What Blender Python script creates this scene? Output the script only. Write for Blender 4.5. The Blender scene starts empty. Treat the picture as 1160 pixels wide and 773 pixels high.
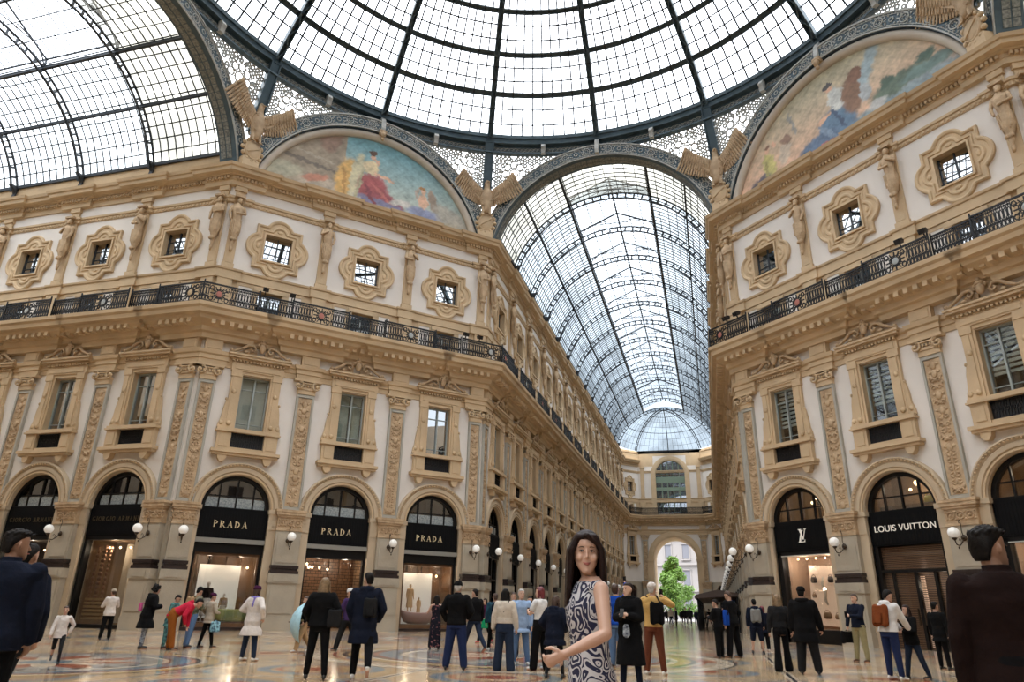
import bpy, bmesh, math, random
from mathutils import Vector, Matrix
random.seed(11)
SC = bpy.context.scene
COL = SC.collection
pi = math.pi
R2 = 2 ** .5
D0, HW = 18.2, 7.32                 # apothem of the octagon, half width of the arms
AX = R2 * D0 - HW                   # 18.42

# ------------------------------------------------------------------ materials
MT = {}
def mat(name, col, rough=.7, metal=0, var=0, vscale=1.5, bump=0, bscale=20, emit=None, estr=0, spec=.5, coat=0, col2=None):
    m = bpy.data.materials.new(name); m.use_nodes = True
    nt = m.node_tree; b = nt.nodes['Principled BSDF']
    b.inputs['Base Color'].default_value = (*col, 1); b.inputs['Roughness'].default_value = rough
    b.inputs['Metallic'].default_value = metal; b.inputs['Specular IOR Level'].default_value = spec
    b.inputs['Coat Weight'].default_value = coat
    if emit: b.inputs['Emission Color'].default_value = (*emit, 1); b.inputs['Emission Strength'].default_value = estr
    if var or col2 or bump:
        tc = nt.nodes.new('ShaderNodeTexCoord')
    if var or col2:
        nz = nt.nodes.new('ShaderNodeTexNoise'); nz.inputs['Scale'].default_value = vscale; nz.inputs['Detail'].default_value = 5
        nt.links.new(tc.outputs['Object'], nz.inputs['Vector'])
        rp = nt.nodes.new('ShaderNodeValToRGB'); rp.color_ramp.elements[0].position = .35; rp.color_ramp.elements[1].position = .65
        c2 = col2 or tuple(c * (1 - var) for c in col)
        rp.color_ramp.elements[0].color = (*c2, 1); rp.color_ramp.elements[1].color = (*col, 1)
        nt.links.new(nz.outputs['Fac'], rp.inputs['Fac']); nt.links.new(rp.outputs['Color'], b.inputs['Base Color'])
    if bump:
        n2 = nt.nodes.new('ShaderNodeTexNoise'); n2.inputs['Scale'].default_value = bscale; n2.inputs['Detail'].default_value = 4
        nt.links.new(tc.outputs['Object'], n2.inputs['Vector'])
        bp = nt.nodes.new('ShaderNodeBump'); bp.inputs['Strength'].default_value = bump; bp.inputs['Distance'].default_value = .03
        nt.links.new(n2.outputs['Fac'], bp.inputs['Height']); nt.links.new(bp.outputs['Normal'], b.inputs['Normal'])
    MT[name] = m
    return m

mat('plaster', (.78, .725, .665), .85, var=.07, vscale=.6, bump=.15, bscale=30)
mat('ochre_stone', (.63, .465, .285), .75, var=.16, vscale=.8, bump=.3, bscale=12)
mat('ochre_carved', (.58, .42, .26), .75, col2=(.42, .29, .17), vscale=3, bump=.6, bscale=16)
mat('grey_stone', (.50, .42, .32), .7, var=.2, vscale=.7, bump=.2, bscale=14)
mat('pale_limestone', (.45, .39, .30), .7, var=.15, vscale=1.1, bump=.2, bscale=14)
mat('grey_edge', (.44, .42, .36), .7, var=.15, vscale=1.1)
mat('arch_stone', (.56, .44, .30), .75, var=.15, vscale=1)
mat('brown_marble', (.035, .022, .02), .35, var=.4, vscale=3)
mat('slate_iron', (.08, .12, .14), .45, metal=.2, var=.2, vscale=2)
mat('dark_iron', (.03, .036, .044), .5, metal=.2)
mat('pale_iron', (.50, .50, .46), .6, var=.15, vscale=3)
mat('black_iron', (.012, .012, .014), .45, metal=.2)
mat('railing_iron', (.008, .009, .011), .5, metal=.3)
mat('sash', (.33, .37, .36), .5)
mat('black_board', (.004, .004, .0045), .6, spec=.12)
mat('black_frame', (.006, .0055, .0055), .4, spec=.25)
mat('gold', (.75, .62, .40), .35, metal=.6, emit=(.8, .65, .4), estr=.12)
mat('dull_gold', (.10, .075, .04), .5, metal=.5)
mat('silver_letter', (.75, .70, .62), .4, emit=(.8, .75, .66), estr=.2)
mat('globe', (.85, .83, .78), .3, emit=(1, .97, .92), estr=.12)
mat('bronze', (.06, .04, .025), .45, metal=.5)
mat('wood', (.17, .085, .04), .4, var=.3, vscale=4)
mat('dark_wood', (.09, .05, .03), .45, var=.3, vscale=4)
mat('walnut', (.14, .07, .035), .4, var=.3, vscale=4)
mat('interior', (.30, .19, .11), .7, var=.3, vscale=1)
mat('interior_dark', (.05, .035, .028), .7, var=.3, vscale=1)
mat('screen_white', (.86, .86, .84), .6, emit=(.95, .95, .92), estr=.20)  # plain backdrop panel; its lit look is put in as a faint glow
mat('lamp_warm', (1, .85, .6), .5, emit=(1, .66, .34), estr=9)
mat('lamp_soft', (1, .9, .75), .5, emit=(1, .72, .42), estr=3.2)
mat('frost', (.42, .46, .46), .4, col2=(.2, .23, .24), vscale=14)
mat('curtain_green', (.36, .46, .42), .6, var=.15, vscale=3)
mat('curtain_pale', (.62, .70, .66), .6, var=.1, vscale=3)
mat('marble_black', (.02, .02, .022), .25)
mat('cream_frame', (.62, .55, .46), .7, var=.1)

def glassmat(name, tint, glossy=.06, rough=.02, diff=0, var=0):
    m = bpy.data.materials.new(name); m.use_nodes = True; nt = m.node_tree; nt.nodes.clear()
    o = nt.nodes.new('ShaderNodeOutputMaterial'); t = nt.nodes.new('ShaderNodeBsdfTransparent'); g = nt.nodes.new('ShaderNodeBsdfGlossy')
    t.inputs['Color'].default_value = (*tint, 1); g.inputs['Roughness'].default_value = rough
    mx = nt.nodes.new('ShaderNodeMixShader'); mx.inputs[0].default_value = glossy
    if var:
        tc = nt.nodes.new('ShaderNodeTexCoord'); nz = nt.nodes.new('ShaderNodeTexNoise'); nz.inputs['Scale'].default_value = .45; nz.inputs['Detail'].default_value = 3
        nt.links.new(tc.outputs['Object'], nz.inputs['Vector']); rp = nt.nodes.new('ShaderNodeValToRGB')
        rp.color_ramp.elements[0].position = .38; rp.color_ramp.elements[1].position = .6
        rp.color_ramp.elements[0].color = (*[c * (1 - var) for c in tint], 1); rp.color_ramp.elements[1].color = (*tint, 1)
        nt.links.new(nz.outputs['Fac'], rp.inputs['Fac']); nt.links.new(rp.outputs['Color'], t.inputs['Color'])
    nt.links.new(t.outputs[0], mx.inputs[1]); nt.links.new(g.outputs[0], mx.inputs[2])
    last = mx
    if diff:
        d = nt.nodes.new('ShaderNodeBsdfTranslucent'); d.inputs['Color'].default_value = (*tint, 1)
        m2 = nt.nodes.new('ShaderNodeMixShader'); m2.inputs[0].default_value = diff
        nt.links.new(mx.outputs[0], m2.inputs[1]); nt.links.new(d.outputs[0], m2.inputs[2]); last = m2
    nt.links.new(last.outputs[0], o.inputs[0]); MT[name] = m
glassmat('roof_glass', (.90, .93, .97), .03, var=.10)
glassmat('weathered_glass', (.50, .48, .42), .03, .2, diff=.10, var=.5)
glassmat('arcade_glass', (.46, .50, .53), .03, .1, diff=.03, var=.35)
glassmat('side_glass', (.80, .83, .84), .03, .1, diff=.04, var=.2)
glassmat('shop_glass', (.88, .88, .86), .10, .01)
glassmat('dark_glass', (.35, .36, .36), .22, .02)
glassmat('window_glass', (.30, .33, .33), .55, .015)
glassmat('upper_glass', (.12, .15, .17), .75, .015)

# ------------------------------------------------------------------ mesh builder
class MB:
    def __init__(s): s.v = []; s.f = []; s.m = []; s.sm = []; s.T = None; s.mi = 0; s.smooth = False
    def P(s, p):
        p = Vector(p)
        s.v.append(s.T @ p if s.T else p); return len(s.v) - 1
    def F(s, idx, smooth=None):
        s.f.append(idx); s.m.append(s.mi); s.sm.append(s.smooth if smooth is None else smooth)
    def box(s, x0, x1, y0, y1, z0, z1):
        i = [s.P((x, y, z)) for x in (x0, x1) for y in (y0, y1) for z in (z0, z1)]
        for q in ((0, 1, 3, 2), (4, 6, 7, 5), (0, 4, 5, 1), (2, 3, 7, 6), (0, 2, 6, 4), (1, 5, 7, 3)): s.F([i[k] for k in q], False)
    def fb(s, x0, x1, o0, o1, z0, z1): s.box(x0, x1, -o1, -o0, z0, z1)
    def prism(s, pts, o0, o1):           # outline in the facade plane, extruded along the out axis
        a = [s.P((x, -o0, z)) for x, z in pts]; b = [s.P((x, -o1, z)) for x, z in pts]; n = len(pts)
        s.F(a[::-1], False); s.F(b, False)
        for k in range(n): s.F([a[k], a[(k + 1) % n], b[(k + 1) % n], b[k]], False)
    def band(s, rings, closed=True, caps=False, smooth=False):
        idx = [[s.P(p) for p in r] for r in rings]; n = len(rings[0])
        for a, b in zip(idx, idx[1:]):
            for k in range(n if closed else n - 1): s.F([a[k], a[(k + 1) % n], b[(k + 1) % n], b[k]], smooth)
        if caps: s.F(idx[0][::-1], False); s.F(idx[-1], False)
        return idx
    def tube(s, pts, r, n=6, closed=False, smooth=True, flat=None):
        pts = [Vector(p) for p in pts]; m = len(pts); rings = []
        rr = r if hasattr(r, '__len__') else [r] * m
        up = None
        for k in range(m):
            if closed: t = pts[(k + 1) % m] - pts[k - 1]
            else: t = pts[min(k + 1, m - 1)] - pts[max(k - 1, 0)]
            if t.length < 1e-9: t = Vector((0, 0, 1))
            t.normalize()
            if up is None:
                up = Vector((0, 0, 1)) if abs(t.z) < .9 else Vector((1, 0, 0))
            u = t.cross(up); 
            if u.length < 1e-6: u = t.orthogonal()
            u.normalize(); w = u.cross(t); up = w
            rings.append([pts[k] + u * math.cos(2 * pi * j / n + pi / n) * rr[k] + w * math.sin(2 * pi * j / n + pi / n) * rr[k] for j in range(n)])
        if closed: rings.append(rings[0])
        s.band(rings, True, not closed, smooth)
    def bar(s, a, b, w, h=None):
        a, b = Vector(a), Vector(b); h = h or w; t = (b - a).normalized()
        u = t.cross(Vector((0, 0, 1)))
        if u.length < 1e-4: u = Vector((1, 0, 0))
        u.normalize(); v = u.cross(t)
        s.band([[p + u * i * w / 2 + v * j * h / 2 for i, j in ((-1, -1), (1, -1), (1, 1), (-1, 1))] for p in (a, b)], True, True)
    def lathe(s, prof, c=(0, 0, 0), n=16, smooth=True):
        c = Vector(c)
        s.band([[c + Vector((r * math.cos(2 * pi * k / n), r * math.sin(2 * pi * k / n), z)) for k in range(n)] for r, z in prof], True, True, smooth)
    def ell(s, c, rx, ry, rz, n=8, m=5, M=None, smooth=True):
        c = Vector(c); rings = []
        for j in range(m + 1):
            a = -pi / 2 + pi * j / m; a = max(min(a, pi / 2 - .08), -pi / 2 + .08)
            rings.append([Vector((rx * math.cos(a) * math.cos(2 * pi * k / n), ry * math.cos(a) * math.sin(2 * pi * k / n), rz * math.sin(a))) for k in range(n)])
        rings = [[(M @ p if M else p) + c for p in r] for r in rings]
        s.band(rings, True, True, smooth)
    def cap(s, p0, p1, r0, r1, n=10, flat=1.0, side=None):
        p0, p1 = Vector(p0), Vector(p1); t = p1 - p0; L = t.length; t = t / L if L > 1e-6 else Vector((0, 0, 1))
        u = Vector(side) if side else (Vector((0, 1, 0)) if abs(t.y) < .8 else Vector((1, 0, 0)))
        u = (u - t * u.dot(t)).normalized(); w = t.cross(u); rings = []
        def ring(c, r): return [c + w * math.cos(2 * pi * k / n) * r + u * math.sin(2 * pi * k / n) * r * flat for k in range(n)]
        for a in (80, 55, 28): a = math.radians(a); rings.append(ring(p0 - t * r0 * math.sin(a), r0 * math.cos(a)))
        rings.append(ring(p0, r0)); rings.append(ring(p1, r1))
        for a in (28, 55, 80): a = math.radians(a); rings.append(ring(p1 + t * r1 * math.sin(a), r1 * math.cos(a)))
        s.band(rings, True, True, True)
    def arc(s, cx, cz, prof, a0=0, a1=pi, n=24, closed=True, smooth=False):   # closed profile of (radius, out) carried round an arc
        rings = []
        for k in range(n + 1):
            a = a0 + (a1 - a0) * k / n
            rings.append([(cx + r * math.cos(a), -o, cz + r * math.sin(a)) for r, o in prof])
        s.band(rings, True, abs(a1 - a0) < 2 * pi - .01, smooth)
    def mesh(s, name):
        me = bpy.data.meshes.new(name); me.from_pydata(s.v, [], s.f)
        me.polygons.foreach_set('use_smooth', s.sm); me.polygons.foreach_set('material_index', s.m)
        bm = bmesh.new(); bm.from_mesh(me); bmesh.ops.recalc_face_normals(bm, faces=bm.faces); bm.to_mesh(me); bm.free()
        return me

def tag(o, label=None, cat=None, group=None, kind=None):
    if label: o['label'] = label
    if cat: o['category'] = cat
    if group: o['group'] = group
    if kind: o['kind'] = kind
    return o
def ob(name, mb, mats, parent=None, M=None):
    me = mb.mesh(name) if isinstance(mb, MB) else mb
    if not len(me.materials):
        for k in (mats if isinstance(mats, (list, tuple)) else [mats]): me.materials.append(MT[k])
    o = bpy.data.objects.new(name, me); COL.objects.link(o)
    if parent: o.parent = parent
    if M is not None: o.matrix_basis = M
    return o
def empty(name, M=None, parent=None):
    o = bpy.data.objects.new(name, None); COL.objects.link(o); o.empty_display_size = .2
    if parent: o.parent = parent
    if M is not None: o.matrix_basis = M
    return o
def mesh_of(mb, mats, name='mesh'):
    me = mb.mesh(name)
    for k in (mats if isinstance(mats, (list, tuple)) else [mats]): me.materials.append(MT[k])
    return me
def put(name, parts, M, label=None, cat=None, group=None, kind=None):
    """parts: list of (part name, mesh, [sub-parts])"""
    r = empty(name, M); tag(r, label, cat, group, kind)
    for p in parts:
        c = bpy.data.objects.new(p[0], p[1]); COL.objects.link(c); c.parent = r
        if len(p) > 3 and p[3] is not None: c.matrix_basis = p[3]
        for q in (p[2] if len(p) > 2 and p[2] else []):
            d = bpy.data.objects.new(q[0], q[1]); COL.objects.link(d); d.parent = c
            if len(q) > 2: d.matrix_basis = q[2]
    return r
def struct(o): o['kind'] = 'structure'; return o

# ------------------------------------------------------------------ the plan
class Face:
    def __init__(s, key, p0, p1, centres, words):
        s.key = key; s.p0 = Vector(p0); s.p1 = Vector(p1); d = s.p1 - s.p0; s.L = d.length; s.d = d / s.L
        s.n = Vector((s.d.y, -s.d.x)); s.c = centres; s.words = words
        s.rot = math.atan2(s.d.y, s.d.x)
    def M(s, x, z=0, o=0, flip=False):
        p = s.p0 + s.d * x + s.n * o
        return Matrix.Translation((p.x, p.y, z)) @ Matrix.Rotation(s.rot, 4, 'Z')
DL = (Vector((-HW, AX)) - Vector((-AX, HW))).length
BD = 5.07
NARM = 69.1; NB = 14; SPN = (NARM - 2 * 2.99) / (NB - 1)
WL = 42.9
fW = Face('W', (-AX - WL, HW), (-AX, HW), [WL - 2.99 - 4.99 * k for k in range(8)], 'left side arcade')
fNW = Face('NW', (-AX, HW), (-HW, AX), [DL / 2 - BD, DL / 2, DL / 2 + BD], 'octagon left face')
fNL = Face('NL', (-HW, AX), (-HW, AX + NARM), [2.99 + SPN * k for k in range(NB)], 'long arcade left wall')
YE = AX + NARM
fE1 = Face('E1', (-HW, YE), (-4.9, YE + 2.5), [1.74], 'far end left slant')
fE2 = Face('E2', (-4.9, YE + 2.5), (4.9, YE + 2.5), [], 'far end')
fE3 = Face('E3', (4.9, YE + 2.5), (HW, YE), [1.74], 'far end right slant')
fNR = Face('NR', (HW, YE), (HW, AX), [NARM - 2.99 - SPN * k for k in range(NB)], 'long arcade right wall')
fNE = Face('NE', (HW, AX), (AX, HW), [DL / 2 - BD, DL / 2, DL / 2 + BD], 'octagon right face')
fE = Face('E', (AX, HW), (AX + 22.9, HW), [2.99 + 4.99 * k for k in range(4)], 'right side arcade')
FACES = [fW, fNW, fNL, fE1, fE2, fE3, fNR, fNE, fE]

def piers(f):
    """positions of the pilasters on a face"""
    if f.key in ('E1', 'E3'): return []
    if f.key == 'E2': return [.65, 9.15]
    c = sorted(f.c); r = [(a + b) / 2 for a, b in zip(c, c[1:])]
    return ([.62] if c[0] < 4 else []) + r + ([f.L - .62] if f.L - c[-1] < 4 else [])

def breaks(f, hb):
    """intervals in which a moulding steps forward"""
    r = []
    for p in piers(f):
        if f.key == 'E2': continue
        a, b = p - hb, p + hb
        if p < 1: a = -1
        if p > f.L - 1: b = f.L + 1
        r.append((a, b))
    return r
def plan_path(faces, ivs, d):
    """plan polyline stepping forward by d in the intervals, as (segment, s, offset)"""
    pts = []
    for i, f in enumerate(faces):
        iv = ivs[i]; cur = d if any(a < 0 for a, b in iv) else 0
        pts.append((i, 0, cur))
        ev = []
        for a, b in iv:
            if a > 0: ev.append((a, 1))
            if b < f.L: ev.append((b, 0))
        for x, on in sorted(ev):
            nw = d if on else 0
            if nw != cur: pts.append((i, x, cur)); pts.append((i, x, nw)); cur = nw
        pts.append((i, f.L, cur))
    return pts
def isect(f, g, of, og):
    n1, n2 = f.n, g.n; det = n1.x * n2.y - n1.y * n2.x
    c1 = of + n1.dot(f.p1); c2 = og + n2.dot(f.p1)
    return Vector(((c1 * n2.y - c2 * n1.y) / det, (n1.x * c2 - n2.x * c1) / det))
def sweep_plan(mb, faces, ivs, d, prof, drops=True):
    """prof: closed list of (offset, z)"""
    pts = plan_path(faces, ivs, d); rings = []
    n = len(pts)
    for k, (i, s, o) in enumerate(pts):
        f = faces[i]; ring = []
        for (po, z) in prof:
            # position along the face shifts at a step so that the return mitres
            sh = 0
            if 0 < s < f.L:
                a = pts[k - 1]; b = pts[k + 1]
                if a[0] == i and a[1] == s: sh = -po if a[2] < o else po       # just past the step
                elif b[0] == i and b[1] == s: sh = -po if b[2] > o else po      # just before it
                p = f.p0 + f.d * (s + (sh if po > 0 else 0)) + f.n * (o + po)
            elif s == 0:
                if i == 0: p = f.p0 + f.n * (o + po)
                else: p = isect(faces[i - 1], f, pts[k - 1][2] + po, o + po)
            else:
                if i == len(faces) - 1: p = f.p1 + f.n * (o + po)
                else: p = isect(f, faces[i + 1], o + po, pts[k + 1][2] + po)
            ring.append((p.x, p.y, z))
        rings.append(ring)
    mb.band(rings, True, True)
def along(faces, ivs, d, pitch):
    """evenly pitched positions along the stepped line: (face, s, offset)"""
    for f, iv in zip(faces, ivs):
        n = int(f.L / pitch)
        for k in range(n):
            s = (k + .5) * f.L / n; o = 0
            for a, b in iv:
                if a < s < b: o = d
            yield f, s, o
# ------------------------------------------------------------------ walls
ARCH_R, SPRING = 1.55, 5.35
def wall(name, f, z1=24.6, holes=None, arches=None, xpad=(0, 0)):
    """a facade wall with its door, window and arch openings"""
    c = f.c
    holes = holes if holes is not None else [h for x in c for h in ((x - ARCH_R, x + ARCH_R, 0, SPRING), (x - .68, x + .68, 8.2, 11.87), (x - .6, x + .6, 15.2, 16.55), (x - .7, x + .7, 18.45, 19.95))]
    arches = arches if arches is not None else [(x, SPRING, ARCH_R, ARCH_R + .3, 7.3) for x in c]
    mb = MB()
    xs = {0 - xpad[0], f.L + xpad[1]}; zs = {0, 5.4, 13.4, 16.9, 22.4, z1}
    for a, b, p, q in holes: xs |= {a, b}; zs |= {p, q}
    for x, z, r, X, t in arches: xs |= {x - X, x + X}; zs |= {z, t}
    xs = sorted(xs); zs = sorted(zs)
    def mi(z): return 0 if 5.4 < z < 13.4 or 16.9 < z < 22.4 else (2 if z < 5.4 else 1)
    for xa, xb in zip(xs, xs[1:]):
        if xb - xa < 1e-5: continue
        for za, zb in zip(zs, zs[1:]):
            if zb - za < 1e-5: continue
            x, z = (xa + xb) / 2, (za + zb) / 2
            if any(a < x < b and p < z < q for a, b, p, q in holes): continue
            if any(cx - X < x < cx + X and cz < z < t for cx, cz, r, X, t in arches): continue
            mb.mi = mi(z)
            mb.F([mb.P((xa, 0, za)), mb.P((xb, 0, za)), mb.P((xb, 0, zb)), mb.P((xa, 0, zb))])
    T = .6
    for a, b, p, q in holes:
        mb.mi = 1 if p > 1 else 2
        for u, v in (((a, p), (a, q)), ((a, q), (b, q)), ((b, q), (b, p)), ((b, p), (a, p))):
            if p < .1 and u[1] == v[1]: continue
            mb.F([mb.P((u[0], 0, u[1])), mb.P((v[0], 0, v[1])), mb.P((v[0], T, v[1])), mb.P((u[0], T, u[1]))])
    for cx, cz, r, X, t in arches:
        ca = math.atan2(t - cz, X); angs = sorted([k * pi / 28 for k in range(29)] + [ca, pi - ca]); prev = None
        for a in angs:
            ip = (cx + r * math.cos(a), cz + r * math.sin(a))
            m = min(X / max(abs(math.cos(a)), 1e-9), (t - cz) / max(math.sin(a), 1e-9))
            op = (cx + m * math.cos(a), cz + m * math.sin(a))
            if prev:
                mb.mi = mi(cz + .6)
                mb.F([mb.P((p[0], 0, p[1])) for p in (prev[0], ip, op, prev[1])])
                mb.mi = 1
                mb.F([mb.P((prev[0][0], 0, prev[0][1])), mb.P((ip[0], 0, ip[1])), mb.P((ip[0], T, ip[1])), mb.P((prev[0][0], T, prev[0][1]))])
            prev = (ip, op)
    # the back of the wall closes each upper storey
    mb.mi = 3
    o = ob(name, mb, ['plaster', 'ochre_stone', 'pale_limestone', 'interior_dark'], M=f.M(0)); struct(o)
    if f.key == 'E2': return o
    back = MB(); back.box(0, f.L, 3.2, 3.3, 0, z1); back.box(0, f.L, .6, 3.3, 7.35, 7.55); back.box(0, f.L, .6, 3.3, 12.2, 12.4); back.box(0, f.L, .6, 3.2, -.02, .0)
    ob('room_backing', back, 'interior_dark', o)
    return o
wall('wall_left_arcade', fW); wall('wall_octagon_left', fNW, 23.4); wall('wall_long_arcade_left', fNL)
wall('wall_long_arcade_right', fNR); wall('wall_octagon_right', fNE, 23.4); wall('wall_right_arcade', fE)
for f, nm in ((fE1, 'wall_end_left'), (fE3, 'wall_end_right')):
    wall(nm, f, 24.9, holes=[(1.1, 2.4, 0, 4.3), (1.24, 2.24, 8.2, 11.87), (1.24, 2.24, 15.2, 16.9), (1.14, 2.34, 18.3, 20.2)], arches=[(1.75, 4.3, .65, .9, 5.4)])
wall('wall_end', fE2, 24.9, holes=[(1.8, 8.0, 0, 8.6), (2.7, 7.1, 15.2, 21.05)], arches=[(4.9, 8.6, 3.1, 3.6, 12.4), (4.9, 21.05, 2.2, 2.5, 24)])

# ------------------------------------------------------------------ running mouldings
def ivs(faces, hb): return [breaks(f, hb) for f in faces]
def trim(name, prof, m, hb=.55, d=.14, faces=FACES, extra=None):
    mb = MB(); sweep_plan(mb, faces, ivs(faces, hb), d, prof)
    if extra: extra(mb)
    return struct(ob(name, mb, m))
def blocks(mb, faces, iv, d, pitch, w, o0, o1, z0, z1):
    for f, s, o in along(faces, iv, d, pitch):
        mb.T = f.M(s); mb.fb(-w / 2, w / 2, o + o0, o + o1, z0, z1)
    mb.T = None
iv55 = ivs(FACES, .55)
trim('trim_1', [(-.05, 12.14), (.05, 12.14), (.07, 12.4), (.12, 12.42), (.12, 12.62), (.2, 12.68), (.24, 12.85), (-.05, 12.87)], 'ochre_stone')
iv_b = [[(a, b) for a, b in breaks(f, 1.5)] for f in FACES]
bal = MB()
sweep_plan(bal, FACES, iv_b, .22, [(-.25, 13.40), (.16, 13.42), (.2, 13.66), (.34, 13.72), (.38, 13.95), (.8, 14.2), (.85, 14.36), (1.06, 14.42), (1.1, 14.62), (1.2, 14.72), (1.22, 14.9), (-.3, 14.92)])
blocks(bal, FACES, iv_b, .22, .42, .2, .3, .82, 13.98, 14.22)
struct(ob('trim_2', bal, 'ochre_stone'))
trim('trim_3', [(-.1, 16.86), (.1, 16.88), (.1, 17.32), (.16, 17.36), (.18, 17.46), (-.1, 17.5)], 'ochre_stone', .42, .1)
m4 = MB(); sweep_plan(m4, FACES, ivs(FACES, .42), .1, [(-.1, 21.36), (.05, 21.38), (.06, 21.56), (.13, 21.6), (.14, 21.72), (-.1, 21.74)])
blocks(m4, FACES, ivs(FACES, .42), .1, .22, .12, .0, .1, 21.42, 21.54); struct(ob('trim_4', m4, 'ochre_stone'))
CF = [fW, fNW, fNL, fE1]; CF2 = [fE3, fNR, fNE, fE]
for k, ff in enumerate((CF, CF2)):
    mb = MB(); iv = [[(a, b) for a, b in breaks(f, .95)] for f in ff]
    sweep_plan(mb, ff, iv, .17, [(-.2, 22.36), (.08, 22.38), (.1, 22.62), (.14, 22.66), (.14, 22.84), (.3, 22.88), (.34, 22.94), (.6, 22.98), (.64, 23.16), (.72, 23.2), (.78, 23.36), (-.5, 23.42)])
    blocks(mb, ff, iv, .17, .19, .11, .1, .28, 22.68, 22.84)
    struct(ob('trim_%d' % (5 + k), mb, 'ochre_stone'))
# attic above the cornice of each arm
n = 7
for f in (fW, fNL, fNR, fE, fE1, fE3):
    mb = MB(); x0, x1 = (0, f.L - .0) if f in (fW,) else (0, f.L)
    pad0 = .35 if f in (fNL, fE) else 0; pad1 = .35 if f in (fW, fNR) else 0
    mb.fb(x0 + pad0, x1 - pad1, -.6, .25, 23.4, 24.45); mb.fb(x0 + pad0, x1 - pad1, -.6, .33, 24.45, 24.62); mb.fb(x0 + pad0, x1 - pad1, -.6, .31, 23.4, 23.62)
    struct(ob('trim_%d' % n, mb, 'ochre_stone', M=f.M(0))); n += 1

# ------------------------------------------------------------------ carved relief
def relief(mb, x, o, z0, z1, w, seed=0, dens=1.0):
    rnd = random.Random(seed); z = z0 + .12
    while z < z1 - .12:
        k = rnd.random()
        if k < .28:                                   # a vase or mask on the axis
            mb.ell((x, -o, z), w * .2, .05, w * .26, 8, 4)
            for s in (-1, 1): mb.ell((x + s * w * .26, -o, z + .06), w * .12, .035, w * .1, 6, 3)
            z += .34 / dens
        elif k < .72:                                 # paired scrolls
            for s in (-1, 1):
                pts = [(x + s * (w * .17 + w * .15 * (1 - t / 9) * math.cos(t * .85)), -o - .015, z + .13 * (1 - t / 10) * math.sin(t * .85)) for t in range(9)]
                mb.tube(pts, .028, 4)
                mb.ell((x + s * w * .36, -o, z + .16), .05, .03, .08, 5, 3)
            mb.ell((x, -o, z + .02), .06, .04, .09, 6, 3)
            z += .3 / dens
        else:
            for s in (-1, 1):
                mb.ell((x + s * w * .2, -o, z), w * .16, .035, .05, 6, 3, Matrix.Rotation(-s * .7, 3, 'Y'))
                mb.ell((x + s * w * .16, -o, z + .13), w * .13, .035, .045, 6, 3, Matrix.Rotation(s * .6, 3, 'Y'))
            mb.ell((x, -o, z + .06), .045, .04, .12, 6, 3)
            z += .28 / dens

def scroll_pair(mb, x, o, z, r, gap):
    for s in (-1, 1):
        pts = [(x + s * (gap + r * (1 - t / 13) * math.cos(pi / 2 + t * .62)), -o, z + r * (1 - t / 13) * math.sin(pi / 2 + t * .62)) for t in range(13)]
        mb.tube(pts, .05, 5)
        mb.ell((x + s * gap, -o, z), .09, .09, .09, 6, 4)

# --- pier with plinth, dark marble moulding, shaft and carved impost
def pier_parts(w, seed=3):
    h = w / 2
    a = MB(); a.fb(-h - .1, h + .1, -.05, .5, 0, .55); a.fb(-h - .05, h + .05, -.05, .46, .55, 2.08)
    a.fb(-h - .1, h + .1, -.05, .52, 2.08, 2.5); a.fb(-h + .1, h - .1, .52, .55, 2.16, 2.42); a.fb(-h + .06, h - .06, .46, .49, .75, 1.95)
    b = MB(); b.fb(-h - .06, h + .06, -.05, .5, 2.5, 2.64); b.fb(-h - .01, h + .01, -.05, .44, 2.64, 2.74); b.fb(-h - .05, h + .05, -.05, .48, 2.74, 2.88)
    c = MB(); c.fb(-h, h, -.05, .36, 2.88, 4.46); c.fb(-h + .1, h - .1, .36, .385, 3.0, 4.35)
    d = MB(); d.fb(-h - .02, h + .02, -.05, .4, 4.46, 4.56); d.fb(-h, h, -.05, .36, 4.56, 5.12); d.fb(-h - .05, h + .05, -.05, .42, 5.1, 5.2); d.fb(-h - .1, h + .1, -.05, .47, 5.2, 5.34); d.fb(-h - .14, h + .14, -.05, .5, 5.34, 5.45)
    for k in range(3 if w > .8 else 2):
        x = (k - (1 if w > .8 else .5)) * .36
        d.arc(x, 4.84, [(.12, .36), (.15, .36), (.15, .41), (.12, .41)], 0, 2 * pi, 10); d.ell((x, -.37, 4.84), .07, .05, .07, 6, 4)
        for s in (-1, 1): d.ell((x + s * .17, -.37, 4.98), .05, .03, .05, 5, 3); d.ell((x + s * .17, -.37, 4.7), .05, .03, .05, 5, 3)
    return [('plinth', mesh_of(a, 'pale_limestone')), ('base_moulding', mesh_of(b, 'brown_marble')), ('shaft', mesh_of(c, 'pale_limestone')), ('impost', mesh_of(d, 'ochre_carved'))]
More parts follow.
